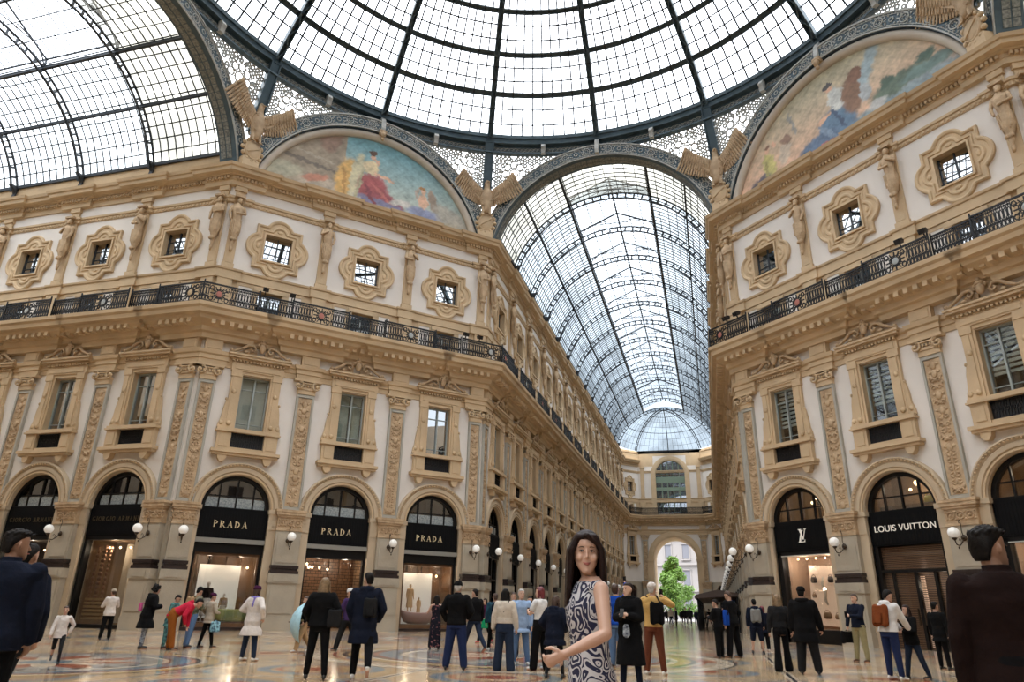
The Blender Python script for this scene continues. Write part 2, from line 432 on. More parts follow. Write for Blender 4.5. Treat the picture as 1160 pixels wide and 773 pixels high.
# --- tall pilaster with an arabesque panel and an ionic capital
def pilaster_parts(w, seed=5):
    h = w / 2
    a = MB(); a.fb(-h, h, -.05, .1, 5.45, 11.36); a.fb(-h, h, .1, .16, 5.45, 5.62); a.fb(-h, h, .1, .16, 11.2, 11.36)
    for s in (-1, 1): a.fb(min(s * h, s * (h - .1)), max(s * h, s * (h - .1)), .1, .16, 5.6, 11.2)
    b = MB(); b.fb(-h + .12, h - .12, .1, .115, 5.65, 11.17); relief(b, 0, .12, 5.65, 11.15, w - .22, seed)
    c = MB(); c.fb(-h, h, -.05, .2, 11.36, 11.62); c.fb(-h - .03, h + .03, -.05, .24, 11.6, 11.72)
    scroll_pair(c, 0, .29, 11.80, .27, h + .02); c.tube([(-h, -.26, 11.98), (-h / 2, -.28, 11.93), (h / 2, -.28, 11.93), (h, -.26, 11.98)], .05, 5)
    for k in range(5): c.ell(((k - 2) * w / 6, -.25, 11.8), .06, .06, .08, 6, 4)
    c.fb(-h - .26, h + .26, -.05, .34, 12.02, 12.14)
    d = MB(); d.fb(-h - .02, h + .02, -.05, .3, 12.85, 13.42); d.fb(-h + .08, h - .08, .3, .325, 12.95, 13.35)
    return [('shaft', mesh_of(a, 'grey_edge')), ('carved_panel', mesh_of(b, 'ochre_carved')), ('capital', mesh_of(c, 'ochre_stone')), ('block', mesh_of(d, 'ochre_stone'))]
# --- upper pilaster
def upper_parts(w):
    h = w / 2; a = MB()
    a.fb(-h - .12, h + .12, -.05, .16, 14.9, 16.88); a.fb(-h, h, -.05, .12, 17.46, 22.4); a.fb(-h - .05, h + .05, -.05, .18, 17.46, 17.75); a.fb(-h + .08, h - .08, .12, .14, 17.8, 18.8)
    a.fb(-h - .06, h + .06, -.05, .2, 22.1, 22.38)
    return mesh_of(a, 'ochre_stone')
# --- carved figure that ends in a tapering scroll
def telamon_mesh(male, seed):
    rnd = random.Random(seed); b = MB(); b.smooth = True
    prof = [(18.35, .05, .05), (18.6, .09, .08), (18.75, .06, .07), (18.95, .13, .1), (19.1, .1, .1), (19.3, .2, .15), (19.6, .27, .2), (20.0, .26, .2), (20.3, .22, .17), (20.55, .25, .19), (20.85, .31, .2), (21.05, .3, .17), (21.15, .13, .12), (21.25, .09, .1)]
    n = 20; rings = []
    for z, rx, ry in prof:
        fold = 1.0 if z > 20.4 or z < 19.2 else 1
        rings.append([((rx * (1 + (.12 * math.sin(k * 2.5 + z * 4) if 19.2 < z < 20.5 else 0))) * math.cos(2 * pi * k / n) + .03 * math.sin((z - 19) * 2), -.3 - ry * (1 + (.16 * math.sin(k * 2.5 + z * 4) if 19.2 < z < 20.5 else 0)) * math.sin(2 * pi * k / n), z) for k in range(n)])
    b.band(rings, True, True, True)
    b.ell((.02, -.36, 21.38), .12, .13, .16, 10, 7); b.ell((.02, -.33, 21.46), .145, .14, .12, 8, 5)
    if male: b.ell((.02, -.46, 21.26), .07, .06, .1, 6, 4)
    for s in (-1, 1):
        if (seed + s) % 3 == 0: pts = [(s * .3, -.3, 21.0), (s * .37, -.42, 20.72), (s * .06, -.54, 20.9)]
        elif (seed + s) % 3 == 1: pts = [(s * .3, -.3, 21.0), (s * .38, -.4, 20.66), (-s * .05, -.53, 20.56)]
        else: pts = [(s * .3, -.3, 21.0), (s * .39, -.36, 20.6), (s * .3, -.48, 20.2)]
        b.cap(pts[0], pts[1], .095, .08, 8); b.cap(pts[1], pts[2], .075, .055, 8); b.ell(pts[2], .06, .06, .06, 6, 4)
    for k in range(7): b.cap((-.24 + .08 * k, -.42 - .06 * math.sin(k), 20.15), (-.2 + .065 * k, -.44, 19.5 - .1 * (k % 2)), .045, .03, 6)
    scroll_pair(b, 0, .4, 19.05, .1, .1); b.ell((0, -.33, 18.5), .08, .07, .14, 8, 4)
    b.fb(-.27, .27, .1, .46, 21.6, 21.72)
    return mesh_of(b, 'ochre_carved')
TEL = [telamon_mesh(k % 2, k) for k in range(4)]

PIER = {1.2: pier_parts(1.2), .92: pier_parts(.92)}
PIL = {}
for w in (.9, .78): PIL[w] = [pilaster_parts(w, 5), pilaster_parts(w, 8)]
UPP = {.56: upper_parts(.56), .5: upper_parts(.5)}
ORD = ['first', 'second', 'third', 'fourth', 'fifth', 'sixth', 'seventh', 'eighth', 'ninth', 'tenth', 'eleventh', 'twelfth', 'thirteenth', 'fourteenth', 'fifteenth']
SIDE = {'W': ('left side arcade', 'from octagon'), 'NW': ('left octagon wall', 'from left'), 'NL': ('long arcade left wall', 'from octagon'),
        'NR': ('long arcade right wall', 'from octagon'), 'NE': ('right octagon wall', 'from left'), 'E': ('right side arcade', 'from octagon'), 'E2': ('far end wall', 'from left'), 'E1': ('slanting wall left of far arch', ''), 'E3': ('slanting wall right of far arch', '')}
def nth(f, s, lst):
    l = sorted(lst, reverse=f.key in ('W', 'NR')); return ORD[min(range(len(l)), key=lambda k: abs(l[k] - s))]
def where(f, s, lst): return nth(f, s, lst), SIDE[f.key][0] + (', ' + SIDE[f.key][1] if SIDE[f.key][1] else '')
for f in FACES:
    P = piers(f)
    for k, s in enumerate(P):
        edge = s < 1 or s > f.L - 1
        o_, w_ = where(f, s, P); g = SIDE[f.key][0]
        if f.key == 'E2':
            put('pilaster', PIL[.9][0], f.M(s), o_ + ' tall pilaster of the ' + w_, 'pilaster', 'pilasters beside the far arch'); put('arcade_pier', PIER[1.2], f.M(s), o_ + ' stone pier of the ' + w_, 'pier', 'piers beside the far arch')
            tag(ob('upper_pilaster', UPP[.56], [], M=f.M(s)), o_ + ' short upper pilaster above the balcony on the ' + w_, 'pilaster', 'short pilasters on the ' + g)
            continue
        if edge: s = .58 if s < 1 else f.L - .58
        put('arcade_pier', PIER[.92 if edge else 1.2], f.M(s), '%s limestone pier of the %s' % (o_, w_), 'pier', 'shop piers of the ' + g)
        if f.key == 'E' and k > 2: continue
        put('pilaster', PIL[.78 if edge else .9][k % 2], f.M(.5 if s < 1 else (f.L - .5 if edge else s)), '%s tall pilaster with carved panel, %s' % (o_, w_), 'pilaster', 'carved pilasters of the ' + g)
        su = .42 if s < 1 else (f.L - .42 if edge else s)
        put('upper_pilaster', [('shaft', UPP[.5 if edge else .56]), ('carved_figure', TEL[(k + len(P)) % 4])], f.M(su), '%s short pilaster with carved figure above the balcony, %s' % (o_, w_), 'pilaster', 'figure pilasters of the ' + g)

# ------------------------------------------------------------------ windows
def window_meshes():
    a = MB()                                   # jambs, ears and architrave
    for s in (-1, 1):
        x = lambda u, v: (min(s * u, s * v), max(s * u, s * v))
        a.fb(*x(.78, 1.2), -.05, .16, 9.1, 12.06); a.fb(*x(.9, 1.12), .16, .2, 9.3, 11.7); a.fb(*x(.76, 1.24), .0, .2, 11.75, 12.06)
        a.prism([(s * 1.2, 9.1), (s * 1.5, 9.1), (s * 1.46, 9.35), (s * 1.38, 9.6), (s * 1.34, 10.1), (s * 1.26, 10.5), (s * 1.2, 10.6)], 0, .14)
        a.ell((s * 1.0, -.2, 10.95), .12, .06, .12, 8, 4); a.ell((s * 1.0, -.2, 9.35), .12, .06, .12, 8, 4); a.ell((s * 1.34, -.14, 9.35), .11, .05, .12, 7, 4); a.ell((s * 1.27, -.13, 10.55), .07, .05, .08, 7, 4)
        a.fb(*x(.78, 1.42), -.05, .24, 8.05, 8.92); a.fb(*x(.9, 1.3), .24, .27, 8.2, 8.8)
    a.fb(-.78, .78, .0, .12, 11.9, 12.06)
    for s in (-1, 1): a.fb(min(s * .68, s * .78), max(s * .68, s * .78), -.02, .1, 9.1, 11.95)
    b = MB()                                   # sill ledge, base slab, consoles
    b.fb(-1.52, 1.52, -.05, .34, 8.92, 9.0); b.fb(-1.47, 1.47, -.05, .28, 9.0, 9.12)
    b.fb(-1.6, 1.6, -.05, .42, 7.9, 8.05); b.fb(-1.52, 1.52, -.05, .34, 7.78, 7.9); b.fb(-.78, .78, -.05, .18, 8.05, 8.2)
    for s in (-1, 1): b.prism([(s * 1.05 - .22, 7.8), (s * 1.05 + .22, 7.8), (s * 1.05 + .18, 7.6), (s * 1.05 + .08, 7.46), (s * 1.05 - .08, 7.46), (s * 1.05 - .18, 7.6)], 0, .3)
    c = MB()                                   # frieze and cornice
    c.fb(-1.28, 1.28, -.05, .18, 12.06, 12.5); c.fb(-1.12, 1.12, .18, .21, 12.14, 12.42)
    for k in range(16): c.fb(-1.3 + k * .165, -1.21 + k * .165, .18, .3, 12.5, 12.6)
    c.fb(-1.36, 1.36, -.05, .26, 12.6, 12.68); c.fb(-1.5, 1.5, -.05, .42, 12.68, 12.8); c.fb(-1.56, 1.56, -.05, .48, 12.8, 12.9)
    d = MB()                                   # broken pediment of scrolls with a mask
    for s in (-1, 1):
        pts = [(s * 1.52, -.3, 12.96), (s * 1.25, -.32, 13.02), (s * .95, -.34, 13.18), (s * .68, -.34, 13.4), (s * .42, -.34, 13.42), (s * .3, -.34, 13.24), (s * .42, -.34, 13.1), (s * .54, -.34, 13.22), (s * .46, -.36, 13.27)]
        d.tube(pts, [.05, .07, .08, .08, .07, .06, .06, .05, .04], 6)
        d.prism([(s * 1.45, 12.9), (s * .2, 12.9), (s * .2, 13.25), (s * .62, 13.3), (s * .95, 13.08)], .05, .2)
        d.ell((s * 1.42, -.32, 13.02), .1, .09, .1, 7, 5); d.ell((s * .75, -.3, 13.05), .14, .06, .08, 7, 4)
    d.ell((0, -.38, 13.32), .17, .13, .24, 9, 6); d.ell((0, -.36, 13.6), .2, .1, .09, 8, 4); d.ell((0, -.4, 13.72), .09, .08, .1, 7, 4)
    for s in (-1, 1): d.ell((s * .2, -.34, 13.5), .09, .07, .1, 6, 4)
    g = MB()                                   # sash
    for x in (-.66, .66): g.fb(x - .05, x + .05, -.32, -.2, 9.1, 11.87)
    g.fb(-.04, .04, -.3, -.18, 9.1, 11.87); g.fb(-.68, .68, -.32, -.2, 11.78, 11.87); g.fb(-.68, .68, -.32, -.2, 9.1, 9.18); g.fb(-.66, .66, -.29, -.21, 11.2, 11.24); g.fb(-.66, .66, -.29, -.21, 9.45, 9.48)
    h = MB(); h.fb(-.68, .68, -.3, -.27, 8.18, 11.87)
    r = MB()                                   # iron grille below the window
    r.fb(-.76, .76, .03, .05, 8.22, 8.9)
    for k in range(15): r.fb(-.74 + k * .105, -.72 + k * .105, .05, .08, 8.22, 8.9)
    for k in range(7): r.arc(-.63 + k * .21, 8.56, [(.07, .06), (.09, .06), (.09, .1), (.07, .1)], 0, 2 * pi, 8)
    r.fb(-.78, .78, .04, .1, 8.2, 8.24); r.fb(-.78, .78, .04, .1, 8.88, 8.92)
    return dict(surround=mesh_of(a, 'ochre_stone'), sill=mesh_of(b, 'ochre_stone'), cornice=mesh_of(c, 'ochre_stone'), pediment=mesh_of(d, 'ochre_carved'), sash=mesh_of(g, 'sash'), pane=h, grille=mesh_of(r, 'black_iron'))
WM = window_meshes()
hp = WM['pane']
PANE = {k: mesh_of(hp, 'window_glass') for k in (0,)}
def curtain(kind):
    b = MB()
    if kind == 'green':
        for x0, x1 in ((-.62, -.05), (.05, .62)): b.fb(x0, x1, -.5, -.46, 9.15, 11.3); b.fb(x0, x1, -.5, -.46, 11.33, 11.85)
        return mesh_of(b, 'curtain_green')
    if kind == 'pale':
        b.fb(-.62, .62, -.5, -.46, 9.2, 11.85); return mesh_of(b, 'curtain_pale')
    if kind == 'blind':
        for k in range(9): b.fb(-.64, .64, -.5 - .0, -.47, 10.0 + k * .21, 10.12 + k * .21)
        return mesh_of(b, 'curtain_pale')
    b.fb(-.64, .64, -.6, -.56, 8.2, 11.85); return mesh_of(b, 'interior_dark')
CUR = {k: curtain(k) for k in ('green', 'pale', 'blind', 'dark')}
WN = [0]
def wname(): WN[0] += 1; return 'window_%d' % WN[0]
GLASSF = mesh_of(hp, 'shop_glass'); GLASSW = PANE[0]
for f in FACES:
    for s in sorted(f.c):
        ck = 'dark'
        if f.key == 'NW': ck = ['pale', 'green', 'dark'][sorted(f.c).index(s)]
        if f.key == 'NE': ck = 'blind'
        gl = GLASSF if ck in ('pale', 'green', 'blind') else GLASSW
        parts = [('surround', WM['surround']), ('sill', WM['sill']), ('cornice', WM['cornice']), ('pediment', WM['pediment']), ('sash', WM['sash']), ('pane', gl), ('grille', WM['grille']), ('curtain', CUR[ck])]
        o_, w_ = where(f, s, f.c)
        if f.key in ('E1', 'E3'):
            put(wname(), [(p[0], p[1]) for p in parts], f.M(s) @ Matrix.Diagonal((.72, 1, 1, 1)), 'tall dark window on the ' + w_, 'window', None, 'structure'); continue
        put(wname(), parts, f.M(s), '%s tall window with scrolled pediment, %s' % (o_, w_), 'window', 'tall windows of the ' + SIDE[f.key][0], 'structure')

# quatrefoil windows
def quat_meshes():
    zc = 19.2
    def rad(a, sq, lr, ld):
        r = min(sq / max(abs(math.cos(a)), 1e-6), sq / max(abs(math.sin(a)), 1e-6))
        for q in range(4):
            b = a - q * pi / 2; disc = lr * lr - (ld * math.sin(b)) ** 2
            if disc > 0 and math.cos(b) > 0: r = max(r, ld * math.cos(b) + disc ** .5)
        return r
    def ring(o, sq, lr, ld): return [(rad(2 * pi * k / 96, sq, lr, ld) * math.cos(2 * pi * k / 96) * 1.0, -o, zc + rad(2 * pi * k / 96, sq, lr, ld) * math.sin(2 * pi * k / 96) * 1.06) for k in range(96)]
    def sqr(o, s_): return [(s_ / max(abs(math.cos(2 * pi * k / 96)), abs(math.sin(2 * pi * k / 96))) * math.cos(2 * pi * k / 96), -o, zc + 1.07 * s_ / max(abs(math.cos(2 * pi * k / 96)), abs(math.sin(2 * pi * k / 96))) * math.sin(2 * pi * k / 96)) for k in range(96)]
    a = MB()
    a.band([ring(0, 1.22, .74, .92), ring(.14, 1.22, .74, .92), ring(.17, 1.17, .68, .92), ring(.14, 1.1, .62, .9), ring(.08, 1.08, .58, .9), ring(.08, .98, .46, .88), ring(.13, .95, .42, .86), ring(.13, .9, .36, .84), ring(.07, .88, .32, .82), sqr(.07, .8), sqr(.16, .8), sqr(.16, .71), sqr(-.25, .7)])
    for q in range(4):
        an = q * pi / 2; cx, cz = 1.03 * math.cos(an), 1.06 * math.sin(an)
        a.ell((cx, -.07, zc + cz), .16 if q % 2 else .1, .05, .1 if q % 2 else .16, 8, 4)
    g = MB(); g.fb(-.72, .72, -.26, -.24, 18.4, 20.0)
    s = MB(); s.fb(-.03, .03, -.24, -.19, 18.42, 19.98)
    for z in (18.95, 19.45): s.fb(-.7, .7, -.23, -.2, z - .015, z + .015)
    for x in (-.69, .69): s.fb(x - .04, x + .04, -.25, -.18, 18.42, 19.98)
    s.fb(-.7, .7, -.25, -.18, 18.42, 18.5); s.fb(-.7, .7, -.1, -.06, 18.62, 18.65)
    return mesh_of(a, 'ochre_stone'), mesh_of(g, 'upper_glass'), mesh_of(s, 'dark_iron')
QM = quat_meshes()
def door_meshes():
    a = MB()
    for s in (-1, 1):
        a.fb(min(s * .62, s * .86), max(s * .62, s * .86), -.05, .1, 15, 16.8)
        a.fb(min(s * 1.62, s * 1.72), max(s * 1.62, s * 1.72), -.05, .05, 15, 16.7); a.fb(min(s * .86, s * .96), max(s * .86, s * .96), -.05, .05, 15, 16.7)
    a.fb(-1.72, 1.72, -.05, .05, 16.68, 16.86); a.fb(-.86, .86, -.05, .12, 16.56, 16.8)
    p = MB()
    for s in (-1, 1): p.fb(min(s * .96, s * 1.62), max(s * .96, s * 1.62), -.04, .02, 15, 16.68)
    g = MB(); g.fb(-.6, .6, -.26, -.24, 15, 16.55); s_ = MB(); s_.fb(-.03, .03, -.24, -.2, 15, 16.55); s_.fb(-.6, .6, -.24, -.2, 16.0, 16.03)
    return mesh_of(a, 'ochre_stone'), mesh_of(p, 'plaster'), mesh_of(g, 'upper_glass'), mesh_of(s_, 'sash')
DM = door_meshes()
for f in FACES:
    for s in sorted(f.c):
        o_, w_ = where(f, s, f.c); sc = Matrix.Diagonal((.72, 1, 1, 1)) if f.key in ('E1', 'E3') else Matrix()
        put(wname(), [('frame', QM[0]), ('pane', QM[1]), ('bars', QM[2])], f.M(s) @ sc, '%s square window in lobed frame, %s' % (o_, w_), 'window', 'lobed windows of the ' + SIDE[f.key][0], 'structure')
        put(wname(), [('frame', DM[0]), ('side_panel', DM[1]), ('pane', DM[2]), ('bars', DM[3])], f.M(s) @ sc, '%s low window behind the balcony railing, %s' % (o_, w_), 'window', 'balcony windows of the ' + SIDE[f.key][0], 'structure')

# ------------------------------------------------------------------ balcony railing
def rail_unit(n, pitch):
    b = MB()
    for k in range(n):
        x = (k + .5) * pitch
        b.box(x - .012, x + .012, -.012, .012, .74, .98)
        pts = [(x + .052 * math.cos(2 * pi * j / 8), 0, .56 + .2 * math.sin(2 * pi * j / 8)) for j in range(8)]
        b.tube(pts, .019, 4, True, False)
        pts = [(x + .05 * math.cos(2 * pi * j / 6), 0, .18 + .1 * math.sin(2 * pi * j / 6)) for j in range(6)]
        b.tube(pts, .019, 4, True, False)
        b.box(x + pitch / 2 - .016, x + pitch / 2 + .016, -.012, .012, .04, .98)
        b.ell((x, 0, .88), .055, .015, .06, 6, 3); b.ell((x, 0, .33), .06, .015, .045, 6, 3)
    return b
RU = {}
def rail_mesh(L):
    n = max(2, round(L / .145)); key = round(L, 2)
    if key not in RU: RU[key] = mesh_of(rail_unit(n, L / n), 'railing_iron')
    return RU[key]
med = MB()
med.arc(0, .5, [(.17, -.03), (.2, -.03), (.2, .03), (.17, .03)], 0, 2 * pi, 16); med.arc(0, .5, [(.24, -.02), (.27, -.02), (.27, .02), (.24, .02)], 0, 2 * pi, 16)
for a in range(12): med.bar((.2 * math.cos(a * pi / 6), 0, .5 + .2 * math.sin(a * pi / 6)), (.42 * math.cos(a * pi / 6), 0, .5 + .42 * math.sin(a * pi / 6)), .045)
for s in (-1, 1):
    for t in (-1, 1):
        med.tube([(s * (.36 + .09 * math.cos(k)), 0, .5 + t * (.28 + .12 * math.sin(k))) for k in range(7)], .03, 4, True, False)
MEDM = mesh_of(med, 'railing_iron')
mat('medallion_red', (.45, .16, .12), .6); mat('medallion_grey', (.4, .42, .42), .6)
mc = MB(); mc.ell((0, 0, .5), .15, .03, .17, 12, 6); MEDC = [mesh_of(mc, 'medallion_red'), mesh_of(mc, 'medallion_grey'), mesh_of(mc, 'ochre_stone')]
RZ = 14.92
for fi, f in enumerate(FACES):
    if f.key == 'E2': seg = [(0, f.L, 0)]
    else:
        iv = [(max(a, 0), min(b, f.L)) for a, b in iv_b[fi]]; seg = []; cur = 0
        for a, b in iv:
            if a > cur + .01: seg.append((cur, a, 0))
            seg.append((a, b, .22)); cur = b
        if cur < f.L - .01: seg.append((cur, f.L, 0))
    root = empty('balcony_railing', f.M(0, RZ)); tag(root, 'black wrought iron railing along the balcony of the ' + SIDE[f.key][0], 'railing', 'wrought iron balcony railings')
    sh = .45                     # the line of the railing turns the corner with the slab
    rl = MB()
    for a, b, d in seg:
        o = 1.08 + d
        a2, b2 = a, b
        kA = math.tan((f.rot - FACES[fi - 1].rot) / 2) if fi else 0; kB = math.tan((FACES[fi + 1].rot - f.rot) / 2) if fi < 8 else 0
        if a < .01: a2 = a - o * kA
        if b > f.L - .01: b2 = b + o * kB
        rl.fb(a2, b2, o - .035, o + .035, .97, 1.04); rl.fb(a2, b2, o - .02, o + .02, .0, .07); rl.fb(a2, b2, o - .012, o + .012, .74, .76); rl.fb(a2, b2, o - .012, o + .012, .28, .3)
        for x in (a2, b2): rl.fb(x - .025, x + .025, o - .03, o + .03, 0, 1.1); rl.ell((x, -o, 1.13), .04, .04, .05, 6, 4)
        L = b2 - a2
        if d and L > 1.6:
            m_ = (a2 + b2) / 2
            if a < .01: m_ = a2 + .75
            if b > f.L - .01: m_ = b2 - .75
            for x0, x1 in ((a2, m_ - .48), (m_ + .48, b2)):
                if x1 - x0 > .2: o1 = ob('balusters', rail_mesh(x1 - x0), [], root, Matrix.Translation((x0, -o, 0)))
            o2 = ob('medallion_panel', MEDM, [], root, Matrix.Translation((m_, -o, 0))); ob('medallion', MEDC[int(m_ * 3) % 3], [], o2)
        else: ob('balusters', rail_mesh(L), [], root, Matrix.Translation((a2, -o, 0)))
    ob('handrail', rl, 'railing_iron', root)
mat('soffit_panel', (.30, .30, .26), .6, col2=(.12, .13, .12), vscale=9)
# ------------------------------------------------------------------ great arches of the octagon
AZ, AR0, AR1 = 21.7, 7.2, 8.12
def xz(r, a): return r * math.cos(a), AZ + r * math.sin(a)
class OF:                      # frames of the eight octagon sides, x centred on the side
    def __init__(s, az):       # azimuth measured from north towards east
        s.az = az; a = math.radians(az); s.n = Vector((math.sin(a), math.cos(a)))
        rot = -a
        s.M = Matrix.Translation((s.n.x * (D0 if az % 90 else AX), s.n.y * (D0 if az % 90 else AX), 0)) @ Matrix.Rotation(rot, 4, 'Z')
        s.d = D0 if az % 90 else AX
        s.hw = DL / 2 if az % 90 else HW
OFS = {az: OF(az) for az in (-90, -45, 0, 45, 90, 135, 180, 225)}
ANAME = {-90: 'left side arcade', -45: 'left painted lunette', 0: 'long arcade', 45: 'right painted lunette', 90: 'right side arcade'}
for az in (-90, -45, 0, 45, 90):
    o = OFS[az]; hw = o.hw; dia = az % 90 != 0
    ra = math.acos(min(1, hw / AR1)); n = 40
    # the plate is cut off where it meets its neighbour at the corner
    root = empty('great_arch', o.M); tag(root, 'iron arch band of floral plates over the ' + ANAME[az], 'arch', None, 'structure')
    pl = MB(); pl.smooth = False; prev = None; rings = []
    for k in range(n + 1):
        a = math.radians(12) + (pi - 2 * math.radians(12)) * k / n
        c = abs(math.cos(a)); r1 = min(AR1, hw / c if c > 1e-6 else 99); r0 = AR0; r1 = max(r1, r0 + .02)
        rings.append([(q * math.cos(a), -oo, AZ + q * math.sin(a)) for q, oo in ((r0, -.1), (r1, -.1), (r1, .22), (r0, .22))])
    pl.band(rings, True, True); ob('plate', pl, 'slate_iron', root)
    tr = MB()
    for rr, th in ((AR0 + .05, .05), (AR1 - .07, .06), (AR0 + .17, .02), (AR1 - .2, .02)):
        pts = []
        for k in range(49):
            a = math.radians(14) + (pi - 2 * math.radians(14)) * k / 48; x = rr * math.cos(a)
            if abs(x) < hw: pts.append((x, -.24, AZ + rr * math.sin(a)))
        tr.tube(pts, th, 4, smooth=False)
    ob('rim', tr, 'slate_iron' if 0 else 'pale_iron', root)
    ros = MB(); nr = 27
    for k in range(nr):
        a = math.radians(18) + (pi - 2 * math.radians(18)) * (k + .5) / nr; rm = (AR0 + AR1) / 2; x, z = xz(rm, a)
        if abs(x) > hw - .3: continue
        if k % 2 == 0:
            ros.arc(x, z, [(.2, .22), (.25, .22), (.25, .27), (.2, .27)], 0, 2 * pi, 12)
            for j in range(6): ros.ell((x + .11 * math.cos(j * pi / 3), -.24, z + .11 * math.sin(j * pi / 3)), .045, .03, .045, 5, 3)
        else:
            ros.arc(x, z, [(.1, .22), (.14, .22), (.14, .26), (.1, .26)], 0, 2 * pi, 8)
        for j in range(10):
            an = j * 2 * pi / 10; ros.ell((x + .33 * math.cos(an), -.235, z + .31 * math.sin(an)), .06, .02, .05, 5, 3)
        for s in (-1, 1):
            for q in (.36, -.36):
                x2, z2 = xz(rm + q * .72, a + s * .034)
                ros.tube([(x2 + .07 * (1 - t / 8) * math.cos(t), -.235, z2 + .07 * (1 - t / 8) * math.sin(t)) for t in range(7)], .016, 3)
    ob('floral_relief', ros, 'pale_iron', root)
    if not dia:                 # coffered soffit going back to the vault
        so = MB(); so.arc(0, AZ, [(AR0, .1), (AR0 + .12, .1), (AR0 + .12, -.85), (AR0, -.85)], math.radians(17), pi - math.radians(17), 40)
        ob('soffit', so, 'slate_iron', root)
        sq = MB()
        for k in range(46):
            a = math.radians(18) + (pi - 2 * math.radians(18)) * (k + .5) / 46
            for oo in (-.05, -.42):
                m = Matrix.Translation((AR0 * math.cos(a), -oo, AZ + AR0 * math.sin(a))) @ Matrix.Rotation(-a, 4, 'Y')
                sq.T = m; sq.box(-.03, .02, -.15 + .15, .3, -.18, .18)
        sq.T = None; ob('soffit_panels', sq, 'soffit_panel', root)
        ft = MB()
        for s in (-1, 1): ft.fb(min(s * 7.0, s * 7.45), max(s * 7.0, s * 7.45), -.2, .45, 23.42, 24.9)
        for s in (-1, 1):
            for k in range(3): ft.fb(s * 7.05 - .13, s * 7.05 + .13, .45, .5, 23.5 + k * .46, 23.86 + k * .46)
        ob('foot_panel', ft, 'slate_iron', root)

# ------------------------------------------------------------------ painted lunettes
def patch(col, x, z, pts):
    """blend soft ellipses of colour: (cx, cz, rx, rz, angle, colour, softness)"""
    c = list(col)
    for cx, cz, rx, rz, an, k, so in pts:
        dx, dz = x - cx, z - cz; ca, sa = math.cos(an), math.sin(an)
        d = ((dx * ca + dz * sa) / rx) ** 2 + ((-dx * sa + dz * ca) / rz) ** 2
        w = 1 / (1 + math.exp(min(40, (d - 1) * so * 1.7))) if abs(d) < 8 else 0
        c = [a + (b - a) * w for a, b in zip(c, k)]
    return c
def fbm(x, z, s=1):
    v = 0; a = .5
    for k in range(4): v += a * (math.sin(x * s * 1.7 + 1.3 * k + math.sin(z * s * 2.1 + k)) * math.sin(z * s * 1.9 + 2.1 * k + math.sin(x * s * 1.3 - k))); a *= .55; s *= 2.1
    return v
SK = (.62, .38, .25)
LEFT = dict(base=lambda x, z: tuple(a + (b - a) * min(1, max(0, (z - 24) / 4)) for a, b in zip((.42, .44, .36), (.16, .34, .38))) if x > -2.0 else (.30, .24, .17), pts=[
    (-3.0, 28.2, .75, 1.6, 0, (.28, .18, .13), 9), (-4.6, 25.6, 2.2, .12, -.12, (.16, .13, .1), 9), (-4.8, 26.2, 2.4, .08, -.12, (.38, .32, .24), 9),
    (-3.2, 24.3, 1.5, .5, .1, (.40, .33, .25), 5), (-3.6, 24.6, .8, .25, .3, (.45, .2, .13), 5),
    (-1.85, 25.2, .62, 1.45, -.12, (.60, .36, .11), 6), (-1.2, 25.6, .38, 1.6, -.1, (.52, .47, .30), 6), (-.1, 24.9, 1.0, 1.2, .2, (.32, .07, .07), 6), (.9, 24.3, 1.1, .6, -.3, (.26, .06, .07), 6), (.6, 24.1, 1.8, .3, -.1, (.16, .15, .24), 4),
    (-.35, 26.5, .5, .5, 0, (.62, .50, .30), 7), (.55, 26.05, .75, .13, -.15, SK, 7), (-.25, 27.35, .21, .28, 0, SK, 9), (-.3, 27.55, .26, .18, 0, (.10, .05, .03), 9),
    (3.2, 25.2, .32, .55, .1, SK, 7), (3.15, 25.95, .18, .22, 0, SK, 9), (3.12, 26.1, .2, .13, 0, (.35, .17, .05), 9), (3.85, 25.4, .28, .85, .35, (.30, .22, .16), 7), (2.75, 25.7, .13, .5, -.2, (.4, .32, .25), 7),
    (3.4, 24.3, 1.3, .4, -.1, (.22, .24, .36), 4), (5.3, 24.4, 1.5, .7, -.5, (.36, .33, .27), 3), (1.7, 24.6, .7, .25, .2, (.50, .47, .42), 4), (-.3, 24.6, .12, .9, .5, (.20, .04, .05), 5), (.4, 24.9, .1, .8, .9, (.42, .12, .1), 5), (-1.0, 25.0, .1, 1.2, -.2, (.36, .32, .2), 5), (-1.9, 24.9, .1, 1.1, .1, (.42, .22, .06), 5), (-5.6, 24.6, 1.2, .5, .1, (.38, .36, .26), 3), (1.5, 23.7, 2.2, .3, 0, (.42, .36, .28), 3), (4.3, 23.8, 1.6, .35, .1, (.40, .34, .24), 3), (.0, 27.0, .1, .3, .5, SK, 6)])
